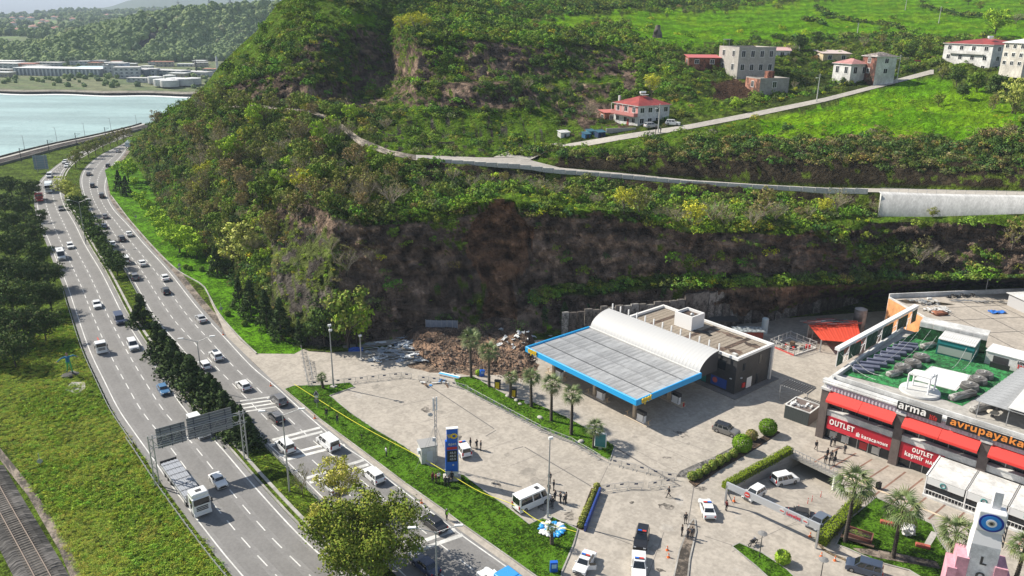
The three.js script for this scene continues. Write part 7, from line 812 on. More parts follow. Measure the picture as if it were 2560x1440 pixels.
{
  const S = { g: [], d: [], b: [], y: [] }; let tries = 0; const R = rng(404); const want = 27000; let n = 0;
  while (n < want && tries++ < 400000) { const px = lerp(325, 2790, R()), r = lerp(1, 16, R()); const a = hillRaw(px, r), b = hillRaw(px, Math.min(16, r + .1)); const area = Math.hypot(b[1] - a[1], (b[0] - a[0]) * a[1] / 1960 * 1) * a[1]; if (R() > area / 1100) continue; const P = hill(px, r), [kd, w] = cover(px, a[0], r, P); if (calm(px, r) < .8 || (r < 2.05 && px > 1380) || (r > 6.45 && r < 7.1 && px > 1044)) continue;
    let den = { veg: 1, veg2: .5, rock: .05, rock2: .04, rockLit: .25, scar: .02, grass: .13, field: .01, field2: .008, dry: .45, soil: 0, path: 0, bank: .3 }[kd]; if (r > 15 && kd.startsWith('field')) den = .01; if (px < 1000 && r > 13.8) den *= .75; if (inPoly([[1690, 100], [2235, 95], [2235, 205], [1960, 235], [1700, 240]], px, a[0]) || inPoly([[1480, 255], [1700, 255], [1700, 340], [1380, 352], [1390, 320]], px, a[0]) || inPoly([[2350, 95], [2560, 95], [2560, 190], [2350, 170]], px, a[0])) den *= .22; if (kd[0] === 'f' && r < 12) den = .1; if (px > 930 && r > 9 && kd === 'veg') den *= .7; if (R() > den) continue; if (px > 1170 && px < 1480 && r < 5 && inPoly(REG[0][1], px, a[0])) continue;
    const wood = px < 980 && r < 12; const u = R(); const big = fbm(P.x * .04, P.y * .04, P.z * .04, 3); let t = u + big * 1.4 < .42 ? 'd' : u < .66 ? 'g' : u < .88 ? (wood ? 'b' : 'g') : u < .95 ? 'b' : 'y'; if (kd === 'grass' || kd === 'dry' || kd[0] === 'f') t = u < .5 ? 'y' : 'g'; if (r > 8 && r < 9.2 && px > 1330) t = u < .6 ? 'd' : 'b'; const s = kd === 'grass' || kd === 'dry' || (kd[0] === 'f' && r < 12) ? lerp(.3, .8, R()) : lerp(.5, 2.5, Math.pow(R(), 3)) * (r > 14 ? 1.4 : 1); P.y -= .15 * s; S[t].push([P, s, lerp(.7, 1.25, R())]); n++; }
  scatter('hillside_shrubs', 'green shrubs covering the hillside', 'shrubs', clump(230, TN.mid.concat([TN.bright[2]]), 301, .095), S.g); scatter('hillside_shrubs', 'dark evergreen scrub covering the hillside', 'shrubs', clump(230, TN.dark.concat([TN.mid[1]]), 302, .095), S.d); scatter('hillside_shrubs', 'brownish budding scrub covering the hillside', 'shrubs', clump(210, TN.bare.concat(TN.olive), 303, .08), S.b); scatter('hillside_shrubs', 'yellow green brambles and grass tufts on the hillside', 'shrubs', clump(200, TN.yel.concat(TN.bright), 304, .09), S.y);
  // bands of scrub across the meadows
  const hg = []; const hl = [[[1420, 42], [1560, 20], [1700, 12], [1850, 18]], [[2040, 20], [2070, 45], [2180, 60]], [[2200, 60], [2260, 78]], [[1300, 20], [1400, 30], [1450, 40]], [[2300, 20], [2400, 40], [2560, 50]], [[2010, 55], [2060, 62]], [[1650, 8], [2000, 0], [2400, -6]], [[2180, 90], [2330, 98]]]; for (const l of hl) for (let i = 1; i < l.length; i++) for (let k = 0; k < 60; k++) { const f = R(); const P = onHill(lerp(l[i - 1][0], l[i][0], f) + rr(-6, 6, R), lerp(l[i - 1][1], l[i][1], f) + rr(-3, 3, R)); hg.push([P, lerp(1, 2.4, R()), .9]); } scatter('field_hedges', 'dark scrub hedges between the meadows', 'shrubs', clump(90, TN.dark.concat(TN.mid), 305), hg);
  // weeds on the flat verge by the railway and in the median
  const wd = [], wy = []; const poly = [[-30, 880], [150, 780], [165, 760], [195, 860], [235, 950], [280, 1035], [345, 1125], [395, 1205], [440, 1268], [490, 1335], [575, 1445], [620, 1500], [220, 1500], [165, 1380], [100, 1250], [30, 1150], [-30, 1080]]; let c = 0; while (c < 12500) { const px = lerp(-30, 620, R()), py = lerp(760, 1500, R()); if (!inPoly(poly, px, py)) continue; const P = G(px, py); if (R() > Math.pow(450 / (py - 20), 1.2)) continue; const q = fbm(P.x * .08, 2, P.z * .08, 4); (q > .02 ? wd : wy).push([P, lerp(.22, .75, R() * R()) * (q > .02 ? 1.25 : .9), lerp(.5, 1, R())]); c++; }
  scatter('weeds', 'dense green weeds on the bank beside the railway', 'weeds', clump(90, [[.12, .18, .03], [.15, .22, .04], [.10, .15, .03]], 306, .1), wd); scatter('weeds', 'pale grassy weeds on the bank beside the railway', 'weeds', clump(80, [[.19, .25, .045], [.23, .28, .07], [.22, .22, .085]], 307, .09), wy);
  const md = []; for (let k = 0; k < 3200; k++) { const i = 1 + Math.floor(R() * (HW.lr.length - 2)), P = HW.lr[i].clone().lerp(HW.lr[i + 1], R()); const Q = HW.rl[Math.min(HW.rl.length - 1, i)]; let bq = HW.rl[0]; for (const p of HW.rl) if (p.distanceTo(P) < bq.distanceTo(P)) bq = p; const D3 = P.distanceTo(bq); if (D3 < 3.6) continue; P.lerp(bq, lerp(2.5 / D3, 1 - 1 / D3, R())); md.push([P.setY(.05), lerp(.15, .5, R() * R()), .7]); } scatter('median_weeds', 'tufts of grass and weeds in the median', 'weeds', clump(40, [[.13, .2, .03], [.17, .23, .04], [.1, .16, .03]], 308, .15), md);
  const gl = []; while (gl.length < 2600) { const p = R() < .62 ? verge : palmIsland; const b = new THREE.Box3().setFromPoints(p), x = lerp(b.min.x, b.max.x, R()), z = lerp(b.min.z, b.max.z, R()); if (!inPoly(p.map((v) => [v.x, v.z]), x, z)) continue; gl.push([V3(x, .13, z), lerp(.1, .26, R()), .5]); } scatter('lawn_tufts', 'short tufts of grass on the lawns', 'grass', clump(26, [[.1, .2, .025], [.13, .23, .035], [.09, .17, .03]], 309, .2), gl);
}
// ---------- people ----------
const poses = {
  stand: { arms: [[.2, 1.42, 0, .27, 1.15, -.02, .25, .9, .06], [-.2, 1.42, 0, -.27, 1.15, -.02, -.25, .9, .06]], legs: [[.1, .94, 0, .11, .5, .02, .12, .08, -.02], [-.1, .94, 0, -.11, .5, .02, -.12, .08, -.02]] },
  walk: { arms: [[.2, 1.42, 0, .26, 1.16, -.12, .25, .95, .02], [-.2, 1.42, 0, -.26, 1.16, .1, -.24, .98, .26]], legs: [[.09, .94, 0, .1, .52, .2, .1, .1, .3], [-.09, .94, 0, -.1, .5, -.05, -.1, .14, -.34]] },
  phone: { arms: [[.2, 1.42, 0, .28, 1.18, .02, .1, 1.25, .26], [-.2, 1.42, 0, -.28, 1.18, .02, -.1, 1.22, .26]], legs: [[.1, .94, 0, .13, .5, .03, .16, .08, 0], [-.1, .94, 0, -.11, .5, .01, -.12, .08, -.04]] },
  throw: { arms: [[.2, 1.42, 0, .46, 1.5, .02, .68, 1.38, .05], [-.2, 1.42, 0, -.48, 1.32, .02, -.74, 1.12, .06]], legs: [[.1, .94, 0, .18, .52, .12, .2, .08, .06], [-.1, .94, 0, -.1, .5, -.1, -.22, .1, -.3]] },
};
function bodyGeo(pose) {
  const b = []; const add = (k, a, c, r0, r1) => b.push([k, V3(...a), V3(...c), r0, r1]); const p = poses[pose];
  add('top', [0, 1.0, 0], [0, 1.3, 0], .135, .165); add('top', [-.12, 1.4, 0], [.12, 1.4, 0], .085, .085); add('low', [-.05, .94, 0], [.05, .94, 0], .125, .125); add('skin', [0, 1.46, 0], [0, 1.56, .01], .052, .05); add('skin', [0, 1.6, .02], [0, 1.68, .015], .082, .095); add('hair', [0, 1.68, -.025], [0, 1.72, -.01], .1, .09); add('skin', [0, 1.63, .1], [0, 1.61, .115], .018, .02);
  for (const a of p.arms) { add('top', a.slice(0, 3), a.slice(3, 6), .062, .05); add('top', a.slice(3, 6), a.slice(6, 9), .05, .038); const w = V3(...a.slice(6, 9)), d = w.clone().sub(V3(...a.slice(3, 6))).normalize(); add('skin', w.toArray(), w.clone().addScaledVector(d, .1).toArray(), .036, .034); add('skin', w.clone().addScaledVector(d, .1).toArray(), w.clone().addScaledVector(d, .17).toArray(), .03, .02); }
  for (const l of p.legs) { add('low', l.slice(0, 3), l.slice(3, 6), .088, .062); add('low', l.slice(3, 6), l.slice(6, 9), .06, .045); add('shoe', [l[6], l[7] - .03, l[8] - .03], [l[6] * 1.1, l[7] - .045, l[8] + .16], .048, .042); }
  const n = 56, mc = new MarchingCubes(n, new THREE.MeshStandardMaterial(), false, false, 40000), S = pose === 'throw' ? [.98, .96, .5] : [.5, .96, .5], q = V3(0, 0, 0), ab = V3(0, 0, 0), aq = V3(0, 0, 0); mc.isolation = 0;
  const dist = (P) => { let d = 9, kind = 0, best = 9; for (const [k, a, c, r0, r1] of b) { ab.subVectors(c, a); aq.subVectors(P, a); const t = clamp(aq.dot(ab) / Math.max(1e-6, ab.lengthSq())), e = aq.addScaledVector(ab, -t).length() - lerp(r0, r1, t); if (e < best) { best = e; kind = k; } const h = clamp(.5 + .5 * (d - e) / .035); d = lerp(d, e, h) - .035 * h * (1 - h); } return [d, kind]; };
  for (let z = 0; z < n; z++) for (let y = 0; y < n; y++) for (let x = 0; x < n; x++) { q.set((x - n / 2) / (n / 2) * S[0], (y - n / 2) / (n / 2) * S[1] + .93, (z - n / 2) / (n / 2) * S[2]); mc.field[x + y * n + z * n * n] = -dist(q)[0]; }
  mc.update(); const c = mc.count, pos = new Float32Array(c * 3), nor = new Float32Array(c * 3), kinds = []; for (let i = 0; i < c; i++) { for (let k = 0; k < 3; k++) { pos[i * 3 + k] = mc.positionArray[i * 3 + k] * S[k] + (k === 1 ? .93 : 0); } const v = V3(mc.normalArray[i * 3] / S[0], mc.normalArray[i * 3 + 1] / S[1], mc.normalArray[i * 3 + 2] / S[2]).normalize(); nor.set([v.x, v.y, v.z], i * 3); kinds.push(dist(V3(pos[i * 3], pos[i * 3 + 1], pos[i * 3 + 2]))[1]); }
  return { pos, nor, kinds };
}
const bg = Object.fromEntries(Object.keys(poses).map((k) => [k, bodyGeo(k)])), pv = new Map(), personM = mat([1, 1, 1], { vertexColors: true, roughness: .85 });
function personGeo(pose, top, low) { const key = pose + top + low; if (pv.has(key)) return pv.get(key); const { pos, nor, kinds } = bg[pose], col = [], cc = { top, low, skin: [.42, .25, .17], hair: [.025, .018, .015], shoe: [.02, .02, .02] }; for (const k of kinds) col.push(...cc[k]); const g = new THREE.BufferGeometry(); g.setAttribute('position', new THREE.BufferAttribute(pos, 3)); g.setAttribute('normal', new THREE.BufferAttribute(nor, 3)); g.setAttribute('color', new THREE.Float32BufferAttribute(col, 3)); pv.set(key, g); return g; }
const DK = [.018, .019, .026], DK2 = [.03, .032, .04], NV = [.02, .03, .07], MR = [.16, .02, .03], WT = [.6, .6, .6];
function person(px, py, pose, top, low, label, turn, o = {}) { const P = o.hill ? onHill(px, py) : G(px, py, o.e ?? 0); P.y += o.hill ? .25 : (o.y ?? .025); const m = mesh('person', personGeo(pose, top, low), personM); m.position.copy(P); m.rotation.y = turn; m.scale.setScalar(o.s ?? 1.03); tag(m, label, 'person', o.group); if (o.vest) { const v = mesh('vest', new THREE.CylinderGeometry(.19, .185, .5, 14, 1, true).scale(1.1, 1, .98).translate(0, 1.2, 0), mat([.35, .8, .03], { side: THREE.DoubleSide }), m); mesh('cap', new THREE.SphereGeometry(.115, 12, 6, 0, 6.3, 0, 1.6).translate(0, 1.69, 0), M.white, m); } return m; }
person(817, 1045, 'stand', DK, DK, 'person in black standing on the verge beside the warning sign', .6, { y: .14 }); person(844, 1060, 'phone', DK2, NV, 'person in black with a camera on the verge beyond the sign', 1, { y: .14 }); person(966, 1143, 'stand', WT, DK, 'person in a white jacket with a camera tripod on the verge', 2, { y: .14 });
person(1082, 1207, 'stand', MR, DK, 'person in a dark red jacket at the edge of the tape group', 1, { y: .14 }); person(1090, 1210, 'stand', MR, DK2, 'second person in a dark red jacket beside the tape', 2, { y: .14 }); person(1097, 1207, 'phone', WT, DK, 'person in a white top behind the two in dark red', .5, { y: .14 }); person(1114, 1218, 'stand', DK, DK, 'person in black beside the tape in front of the totem base', 3, { y: .14 }); person(1122, 1217, 'phone', DK2, DK, 'person in charcoal under the totem base', 1.5, { y: .14 }); person(1130, 1206, 'stand', DK, NV, 'person half hidden against the totem base', 0, { y: .14 });
person(1117, 1300, 'stand', DK, DK, 'traffic officer in a yellow green vest at the roadside', 1, { vest: true, y: .03 });
person(1176, 1119, 'stand', DK, DK, 'officer in black next to the police minivan', 1.2); person(1192, 1123, 'phone', DK, DK, 'officer in black in the middle of three behind the minivan', 4); person(1202, 1126, 'stand', DK2, DK, 'officer in black farthest from the minivan', 5);
[[1374, 1206, 'walk', 'officer in black walking behind the tall pole'], [1384, 1226, 'stand', 'officer in black with arms folded beyond the minibus'], [1372, 1234, 'stand', 'officer at the nose of the minibus'], [1387, 1253, 'stand', 'officer beside the minibus windscreen'], [1401, 1257, 'phone', 'officer in the group facing the minibus'], [1411, 1262, 'stand', 'officer at the outside of the minibus group'], [1415, 1257, 'stand', 'tall officer at the back of the minibus group'], [1380, 1268, 'stand', 'officer in the shadow of the minibus door']].forEach(([x, y, p, l], i) => person(x, y, p, i % 3 ? DK : DK2, DK, l, i * 1.3, { group: 'officers around the minibus' }));
person(1671, 1243, 'walk', DK, DK, 'person in black striding across the yard past the barriers', -1.5); person(1815, 1277, 'stand', [.12, .02, .02], DK, 'person in a dark red coat beside the height portal', 2);
[[1713, 1309, 'stand', 'officer in black standing behind the three at the lane kerb'], [1704, 1340, 'stand', 'officer in black on the lane kerb'], [1718, 1349, 'phone', 'officer in black in the middle at the lane kerb'], [1729, 1345, 'stand', 'person in dark grey beside two officers at the lane kerb']].forEach(([x, y, p, l], i) => person(x, y, p, i === 3 ? [.07, .075, .09] : DK, DK, l, i));
[[2039, 1126, 'walk', 'person in black walking by the corner pillar'], [2076, 1116, 'stand', 'person in black at the shop window'], [2086, 1114, 'stand', 'person in charcoal at the shop window'], [2111, 1134, 'stand', 'person in black standing alone before the shops'], [2067, 1145, 'stand', 'person with a rucksack in the terrace crowd'], [2077, 1151, 'stand', 'person in the middle of the terrace crowd'], [2088, 1148, 'phone', 'person at the shop side of the terrace crowd'], [2062, 1160, 'stand', 'person at the railing side of the terrace crowd'], [2072, 1164, 'stand', 'person at the front of the terrace crowd'], [2084, 1163, 'stand', 'person at the far end of the terrace crowd']].forEach(([x, y, p, l], i) => person(x, y, p, i % 2 ? DK : DK2, DK, l, i * 1.7, { y: .04, group: 'people on the shop terrace' }));
person(1639, 334, 'stand', DK, DK, 'person in black on the lane before the villa', 1, { hill: true }); person(1651, 334, 'stand', DK2, DK, 'person in charcoal on the lane beside the concrete pole', 2, { hill: true });
{ const st = person(176, 937, 'throw', [.02, .1, .35], [.06, .35, .12], 'painted statue of a thrower in blue shirt and green shorts beside the pines', .4, { s: 2.35, y: .5 }); st.name = numbered('statue'); st.userData.category = 'statue'; st.geometry = personGeo('throw', [.02, .16, .32], [.08, .36, .13]); const b = thing('boulder_mound', 'dark rocky mound under the painted statue', 'rock', G(176, 938)); mesh('rock', (() => { const g = new THREE.IcosahedronGeometry(1.5, 2), p = g.attributes.position; for (let i = 0; i < p.count; i++) { const v = V3(p.getX(i), p.getY(i), p.getZ(i)), k = 1 + fbm(v.x, v.y, v.z, 3) * .5; p.setXYZ(i, v.x * k, Math.min(v.y * .4 * k, .5), v.z * k); } g.computeVertexNormals(); return g; })(), mat([.12, .12, .11], { map: T.rock }), b); struct('statue_slab', flat(gp([[160, 975], [180, 955], [212, 955], [214, 970], [195, 985]]), .02), M.concPale, 'pale slab in the grass beside the statue'); }
// ---------- crowd barriers ----------
{
  const proto = thing('crowd_barrier', 'x', 'barrier'); const W = 2.1; const fr = [bar(V3(-W / 2, .15, 0), V3(-W / 2, 1.12, 0), .03), bar(V3(W / 2, .15, 0), V3(W / 2, 1.12, 0), .03), bar(V3(-W / 2, 1.12, 0), V3(W / 2, 1.12, 0), .03), bar(V3(-W / 2, .2, 0), V3(W / 2, .2, 0), .025)]; mesh('frame', fr, M.galv, proto); const bars = []; for (let k = 1; k < 14; k++) bars.push(bar(V3(-W / 2 + k * W / 14, .2, 0), V3(-W / 2 + k * W / 14, 1.1, 0), .014, .014, 4)); tag(mesh('bars', bars, M.galv, proto), null, null, null, 'stuff'); for (const s of [-1, 1]) mesh('foot', [bar(V3(s * W * .38, .03, -.35), V3(s * W * .38, .03, .35), .025), bar(V3(s * W * .38, .03, 0), V3(s * W * .38, .22, 0), .025)], M.galv, proto); const pl = mesh('plate', box(.55, .26, .02, 0, .72, .02), mat([.05, .07, .13]), proto); let used = false;
  const row = (pts, label, group, plate) => { const l = gp(pts), n = Math.floor(len(l) / 2.2); for (let k = 0; k < n; k++) { const [p, t] = along(l, k * 2.2 + 1.1); const o = used ? copyOf(proto) : proto; used = true; o.position.set(p.x, .025, p.z); o.rotation.y = Math.atan2(-t.z, t.x) + rr(-.06, .06); tag(o, label, 'barrier', group); } };
  row([[753, 875], [760, 915], [770, 965]], 'steel crowd barrier across the station entrance from the highway', 'barriers across the station entrance'); row([[772, 900], [783, 958]], 'steel crowd barrier in the second short entrance row', 'second short entrance row'); row([[772, 968], [880, 958], [1000, 944], [1040, 948]], 'steel crowd barrier between the grass tip and the muddy yard', 'barriers along the muddy yard'); row([[1045, 952], [1100, 958], [1160, 975], [1280, 1040], [1360, 1083], [1425, 1108], [1505, 1155]], 'steel crowd barrier along the palm lawn', 'barriers along the palm lawn'); row([[1520, 1160], [1600, 1180], [1660, 1196], [1722, 1206]], 'steel crowd barrier from the light box to the planting strip', 'barriers from the light box'); row([[1502, 1230], [1560, 1222], [1616, 1222]], 'steel crowd barrier in the short row at the service road', 'short barrier row at the service road'); row([[1620, 1222], [1698, 1208]], 'steel crowd barrier beside the striding person', 'barriers beside the striding person');
  const bf = thing('blue_barrier', 'long solid blue plastic barrier beside the planting bed', 'barrier'); const l = gp([[1462, 1330], [1500, 1232]]), d = l[1].clone().sub(l[0]), n = 8; frameOf(bf, l[0], d.clone().normalize()); for (let k = 0; k < n; k++) mesh('panel', new RoundedBoxGeometry(d.length() / n - .04, 1, .3, 2, .06).translate((k + .5) * d.length() / n, .52, 0), mat([.02, .05, .24], { roughness: .5 }), bf);
}
// ---------- landslide ----------
{
  const r = rng(909), W = 60, Hn = 30, pos = [], idx = [], uv = [], col = []; const a = [[985, 846], [1345, 826]], f = [[1050, 905], [1345, 935]]; const hh = (s, t) => { const e = Math.min(s, 1 - s) * 5, n = fbm(s * 7, t * 5, 2, 4); return Math.max(-.1, sstep(0, .5, e) * (2 * Math.pow(Math.max(0, 1 - t), 1.1) * sstep(0, .2, s) + .7) * sstep(1, .72, t) + n * 1.1 * sstep(1, .85, t)) - .06; };
  const at = (s, t) => { const A = G(lerp(a[0][0], a[1][0], s), lerp(a[0][1], a[1][1], s) - 12), F = G(lerp(f[0][0], f[1][0], s), lerp(f[0][1], f[1][1], s) + Math.sin(s * 9) * 9 + 14 * Math.sin(s * 3.14)); const p = A.lerp(F, t); p.y = hh(s, t); return p; };
  for (let j = 0; j <= Hn; j++) for (let i = 0; i <= W; i++) { const p = at(i / W, j / Hn); pos.push(p.x, p.y, p.z); uv.push(p.x, p.z + p.y); } for (let j = 1; j <= Hn; j++) for (let i = 1; i <= W; i++) { const b = j * (W + 1) + i; idx.push(b - W - 2, b - 1, b - W - 1, b - W - 1, b - 1, b); }
  struct('landslide_soil', geo(pos, idx, uv), mat([.3, .19, .125], { map: T.rock, bumpMap: T.bumpR, bumpScale: .4, roughness: 1 }), 'brown heap of landslide soil at the foot of the cliff');
  const mud = []; for (let k = 0; k < 26; k++) { const t = k / 26 * 6.283, q = 1 + fbm(Math.cos(t) * 1.4, Math.sin(t) * 1.4, 4, 3) * .7; mud.push([1185 + Math.cos(t) * 150 * q, 912 + Math.sin(t) * 30 * q]); } struct('mud_stain', flat(gp(mud), .028), mat([.27, .185, .125], { map: T.rock }), 'brown mud spread over the concrete yard'); const m2 = mud.map(([x, y]) => [1300 + (x - 1185) * .32, 925 + (y - 912) * .8]); struct('mud_stain', flat(gp(m2), .034), mat([.2, .125, .082], { map: T.rock }), 'dark mud beside the canopy end');
  const rk = [0, 1, 2, 3].map((v) => { const g = new THREE.DodecahedronGeometry(1, 1), p = g.attributes.position; for (let i = 0; i < p.count; i++) { const w = V3(p.getX(i), p.getY(i), p.getZ(i)), k = 1 + fbm(w.x * .9 + v * 5, w.y * .9, w.z * .9, 3) * .9; p.setXYZ(i, w.x * k, w.y * k * .8, w.z * k); } g.computeVertexNormals(); return g; }); const rm = [mat([.28, .19, .14], { map: T.rock }), mat([.36, .28, .22], { map: T.rock }), mat([.2, .145, .115], { map: T.rock }), mat([.33, .21, .15], { map: T.rock })];
  for (let k = 0; k < 135; k++) { const s = lerp(.1, .98, r()), t = lerp(.2, .98, Math.sqrt(r())), p = at(s, t), m = tag(mesh('boulder', pick(rk, r), pick(rm, r)), 'brown boulder in the landslide heap', 'boulder', 'boulders of the landslide'); const q = lerp(.22, .62, r() * r()) * (r() < .12 ? 1.6 : 1); m.position.set(p.x, Math.max(p.y, .02) + q * .3, p.z); m.scale.set(q, q * lerp(.7, 1, r()), q * lerp(.8, 1.2, r())); m.rotation.set(r() * 6, r() * 6, r() * 6); }
  const im = new THREE.InstancedMesh(rk[0], mat([1, 1, 1], { map: T.rock }), 1900), m4 = new THREE.Matrix4(), q4 = new THREE.Quaternion(), eu = new THREE.Euler(); for (let k = 0; k < 1900; k++) { const p = at(lerp(.03, 1, r()), lerp(.05, 1.06, Math.sqrt(r()))), s = lerp(.06, .24, r() * r()); m4.compose(V3(p.x, Math.max(p.y, .02) + s * .3, p.z), q4.setFromEuler(eu.set(r() * 6, r() * 6, r() * 6)), V3(s, s, s)); im.setMatrixAt(k, m4); im.setColorAt(k, pick([C(.28, .19, .14), C(.22, .15, .11), C(.36, .28, .21)], r)); } im.name = 'landslide_stones'; scene.add(im); tag(im, 'loose stones and clods of the landslide', 'stones', null, 'stuff');
  // wrecked roofing sheets
  const crumple = (w, d, seed) => { const g = new THREE.PlaneGeometry(w, d, 8, 5).rotateX(-Math.PI / 2), p = g.attributes.position; for (let i = 0; i < p.count; i++) p.setY(i, Math.abs(fbm(p.getX(i) * .7 + seed, seed, p.getZ(i) * .9, 3)) * 1.1); const n = g.toNonIndexed(); n.computeVertexNormals(); return n; };
  const sm = [mat([.6, .61, .62], { side: THREE.DoubleSide, roughness: .5 }), mat([.45, .47, .48], { side: THREE.DoubleSide, roughness: .5 }), mat([.3, .33, .37], { side: THREE.DoubleSide, roughness: .5 })];
  const w1 = thing('wreckage', 'tangled wreckage of grey and white roofing sheets beside the landslide', 'wreckage'); for (let k = 0; k < 34; k++) { const p = G(lerp(915, 1065, r()), lerp(862, 908, r())); const m = mesh('sheet', crumple(rr(1.2, 3.4, r), rr(.5, 1.3, r), k), pick(sm, r), w1); m.position.set(p.x, rr(.05, .7, r), p.z); m.rotation.set(rr(-.3, .3, r), rr(-.6, .6, r), rr(-.35, .35, r)); } for (let k = 0; k < 16; k++) { const p = G(lerp(920, 1080, r()), lerp(858, 900, r())); mesh('bar', bar(V3(p.x - rr(1, 3, r), rr(.1, .6, r), p.z), V3(p.x + rr(1, 3, r), rr(.2, 1.3, r), p.z + rr(-1, 1, r)), .07), pick([M.galv, M.white], r), w1); }
  const w2 = thing('wreckage', 'heap of blue grey crushed panels below the mesh screen', 'wreckage'); for (let k = 0; k < 18; k++) { const p = G(lerp(985, 1075, r()), lerp(848, 866, r())); const m = mesh('sheet', crumple(rr(1.5, 3.6, r), rr(.6, 1.5, r), k + 60), pick([sm[2], mat([.2, .28, .42], { side: THREE.DoubleSide })], r), w2); m.position.set(p.x, rr(.1, .9, r), p.z); m.rotation.set(rr(-.3, .3, r), r() * 3, rr(-.3, .3, r)); }
  { const p = G(890, 878), o = thing('wreckage', 'bent blue sheet lying at the end of the wreckage', 'wreckage', p, .1); const m = mesh('sheet', crumple(3, 1.2, 200), mat([.02, .08, .35], { side: THREE.DoubleSide }), o); m.rotation.x = .5; m.position.y = .3; mesh('edge', box(3.1, .08, .12, 0, .1, .6), M.galv, o); }
  { const p = G(1205, 868), o = thing('wreckage', 'scattered white scraps on top of the soil heap near the canopy', 'wreckage'); for (let k = 0; k < 20; k++) { const q = at(lerp(.7, .98, r()), lerp(.25, .6, r())); const m = mesh('sheet', crumple(rr(.6, 1.8, r), rr(.4, .9, r), k + 90), pick([sm[0], sm[1]], r), o); m.position.set(q.x, q.y + .15, q.z); m.rotation.set(rr(-.4, .4, r), r() * 3, rr(-.4, .4, r)); } }
  { const A = G(1098, 936), B = G(1150, 948), o = thing('fallen_sign', 'fallen white and light blue sign board on the kerb of the palm lawn', 'sign', A.clone().lerp(B, .5).setY(.35), 0); frameOf(o, A.clone().lerp(B, .5).setY(.18), B.clone().sub(A).normalize()); mesh('board', box(4.6, .25, 1, 0, 0, 0), M.whiteGloss, o); mesh('face', box(4.4, .04, .5, 0, .25, .2), mat([.05, .4, .7]), o); const o2 = thing('wreckage', 'broken white and blue sign pieces among the barriers', 'wreckage'); for (let k = 0; k < 12; k++) { const p2 = G(lerp(1045, 1125, r()), lerp(948, 966, r())); const m = mesh('piece', box(rr(.4, 1.8, r), .1, rr(.2, .6, r)), pick([M.white, mat([.05, .25, .6]), M.galv, M.wood], r), o2); m.position.set(p2.x, rr(.05, .3, r), p2.z); m.rotation.set(rr(-.2, .2, r), r() * 3, rr(-.2, .2, r)); } }
}
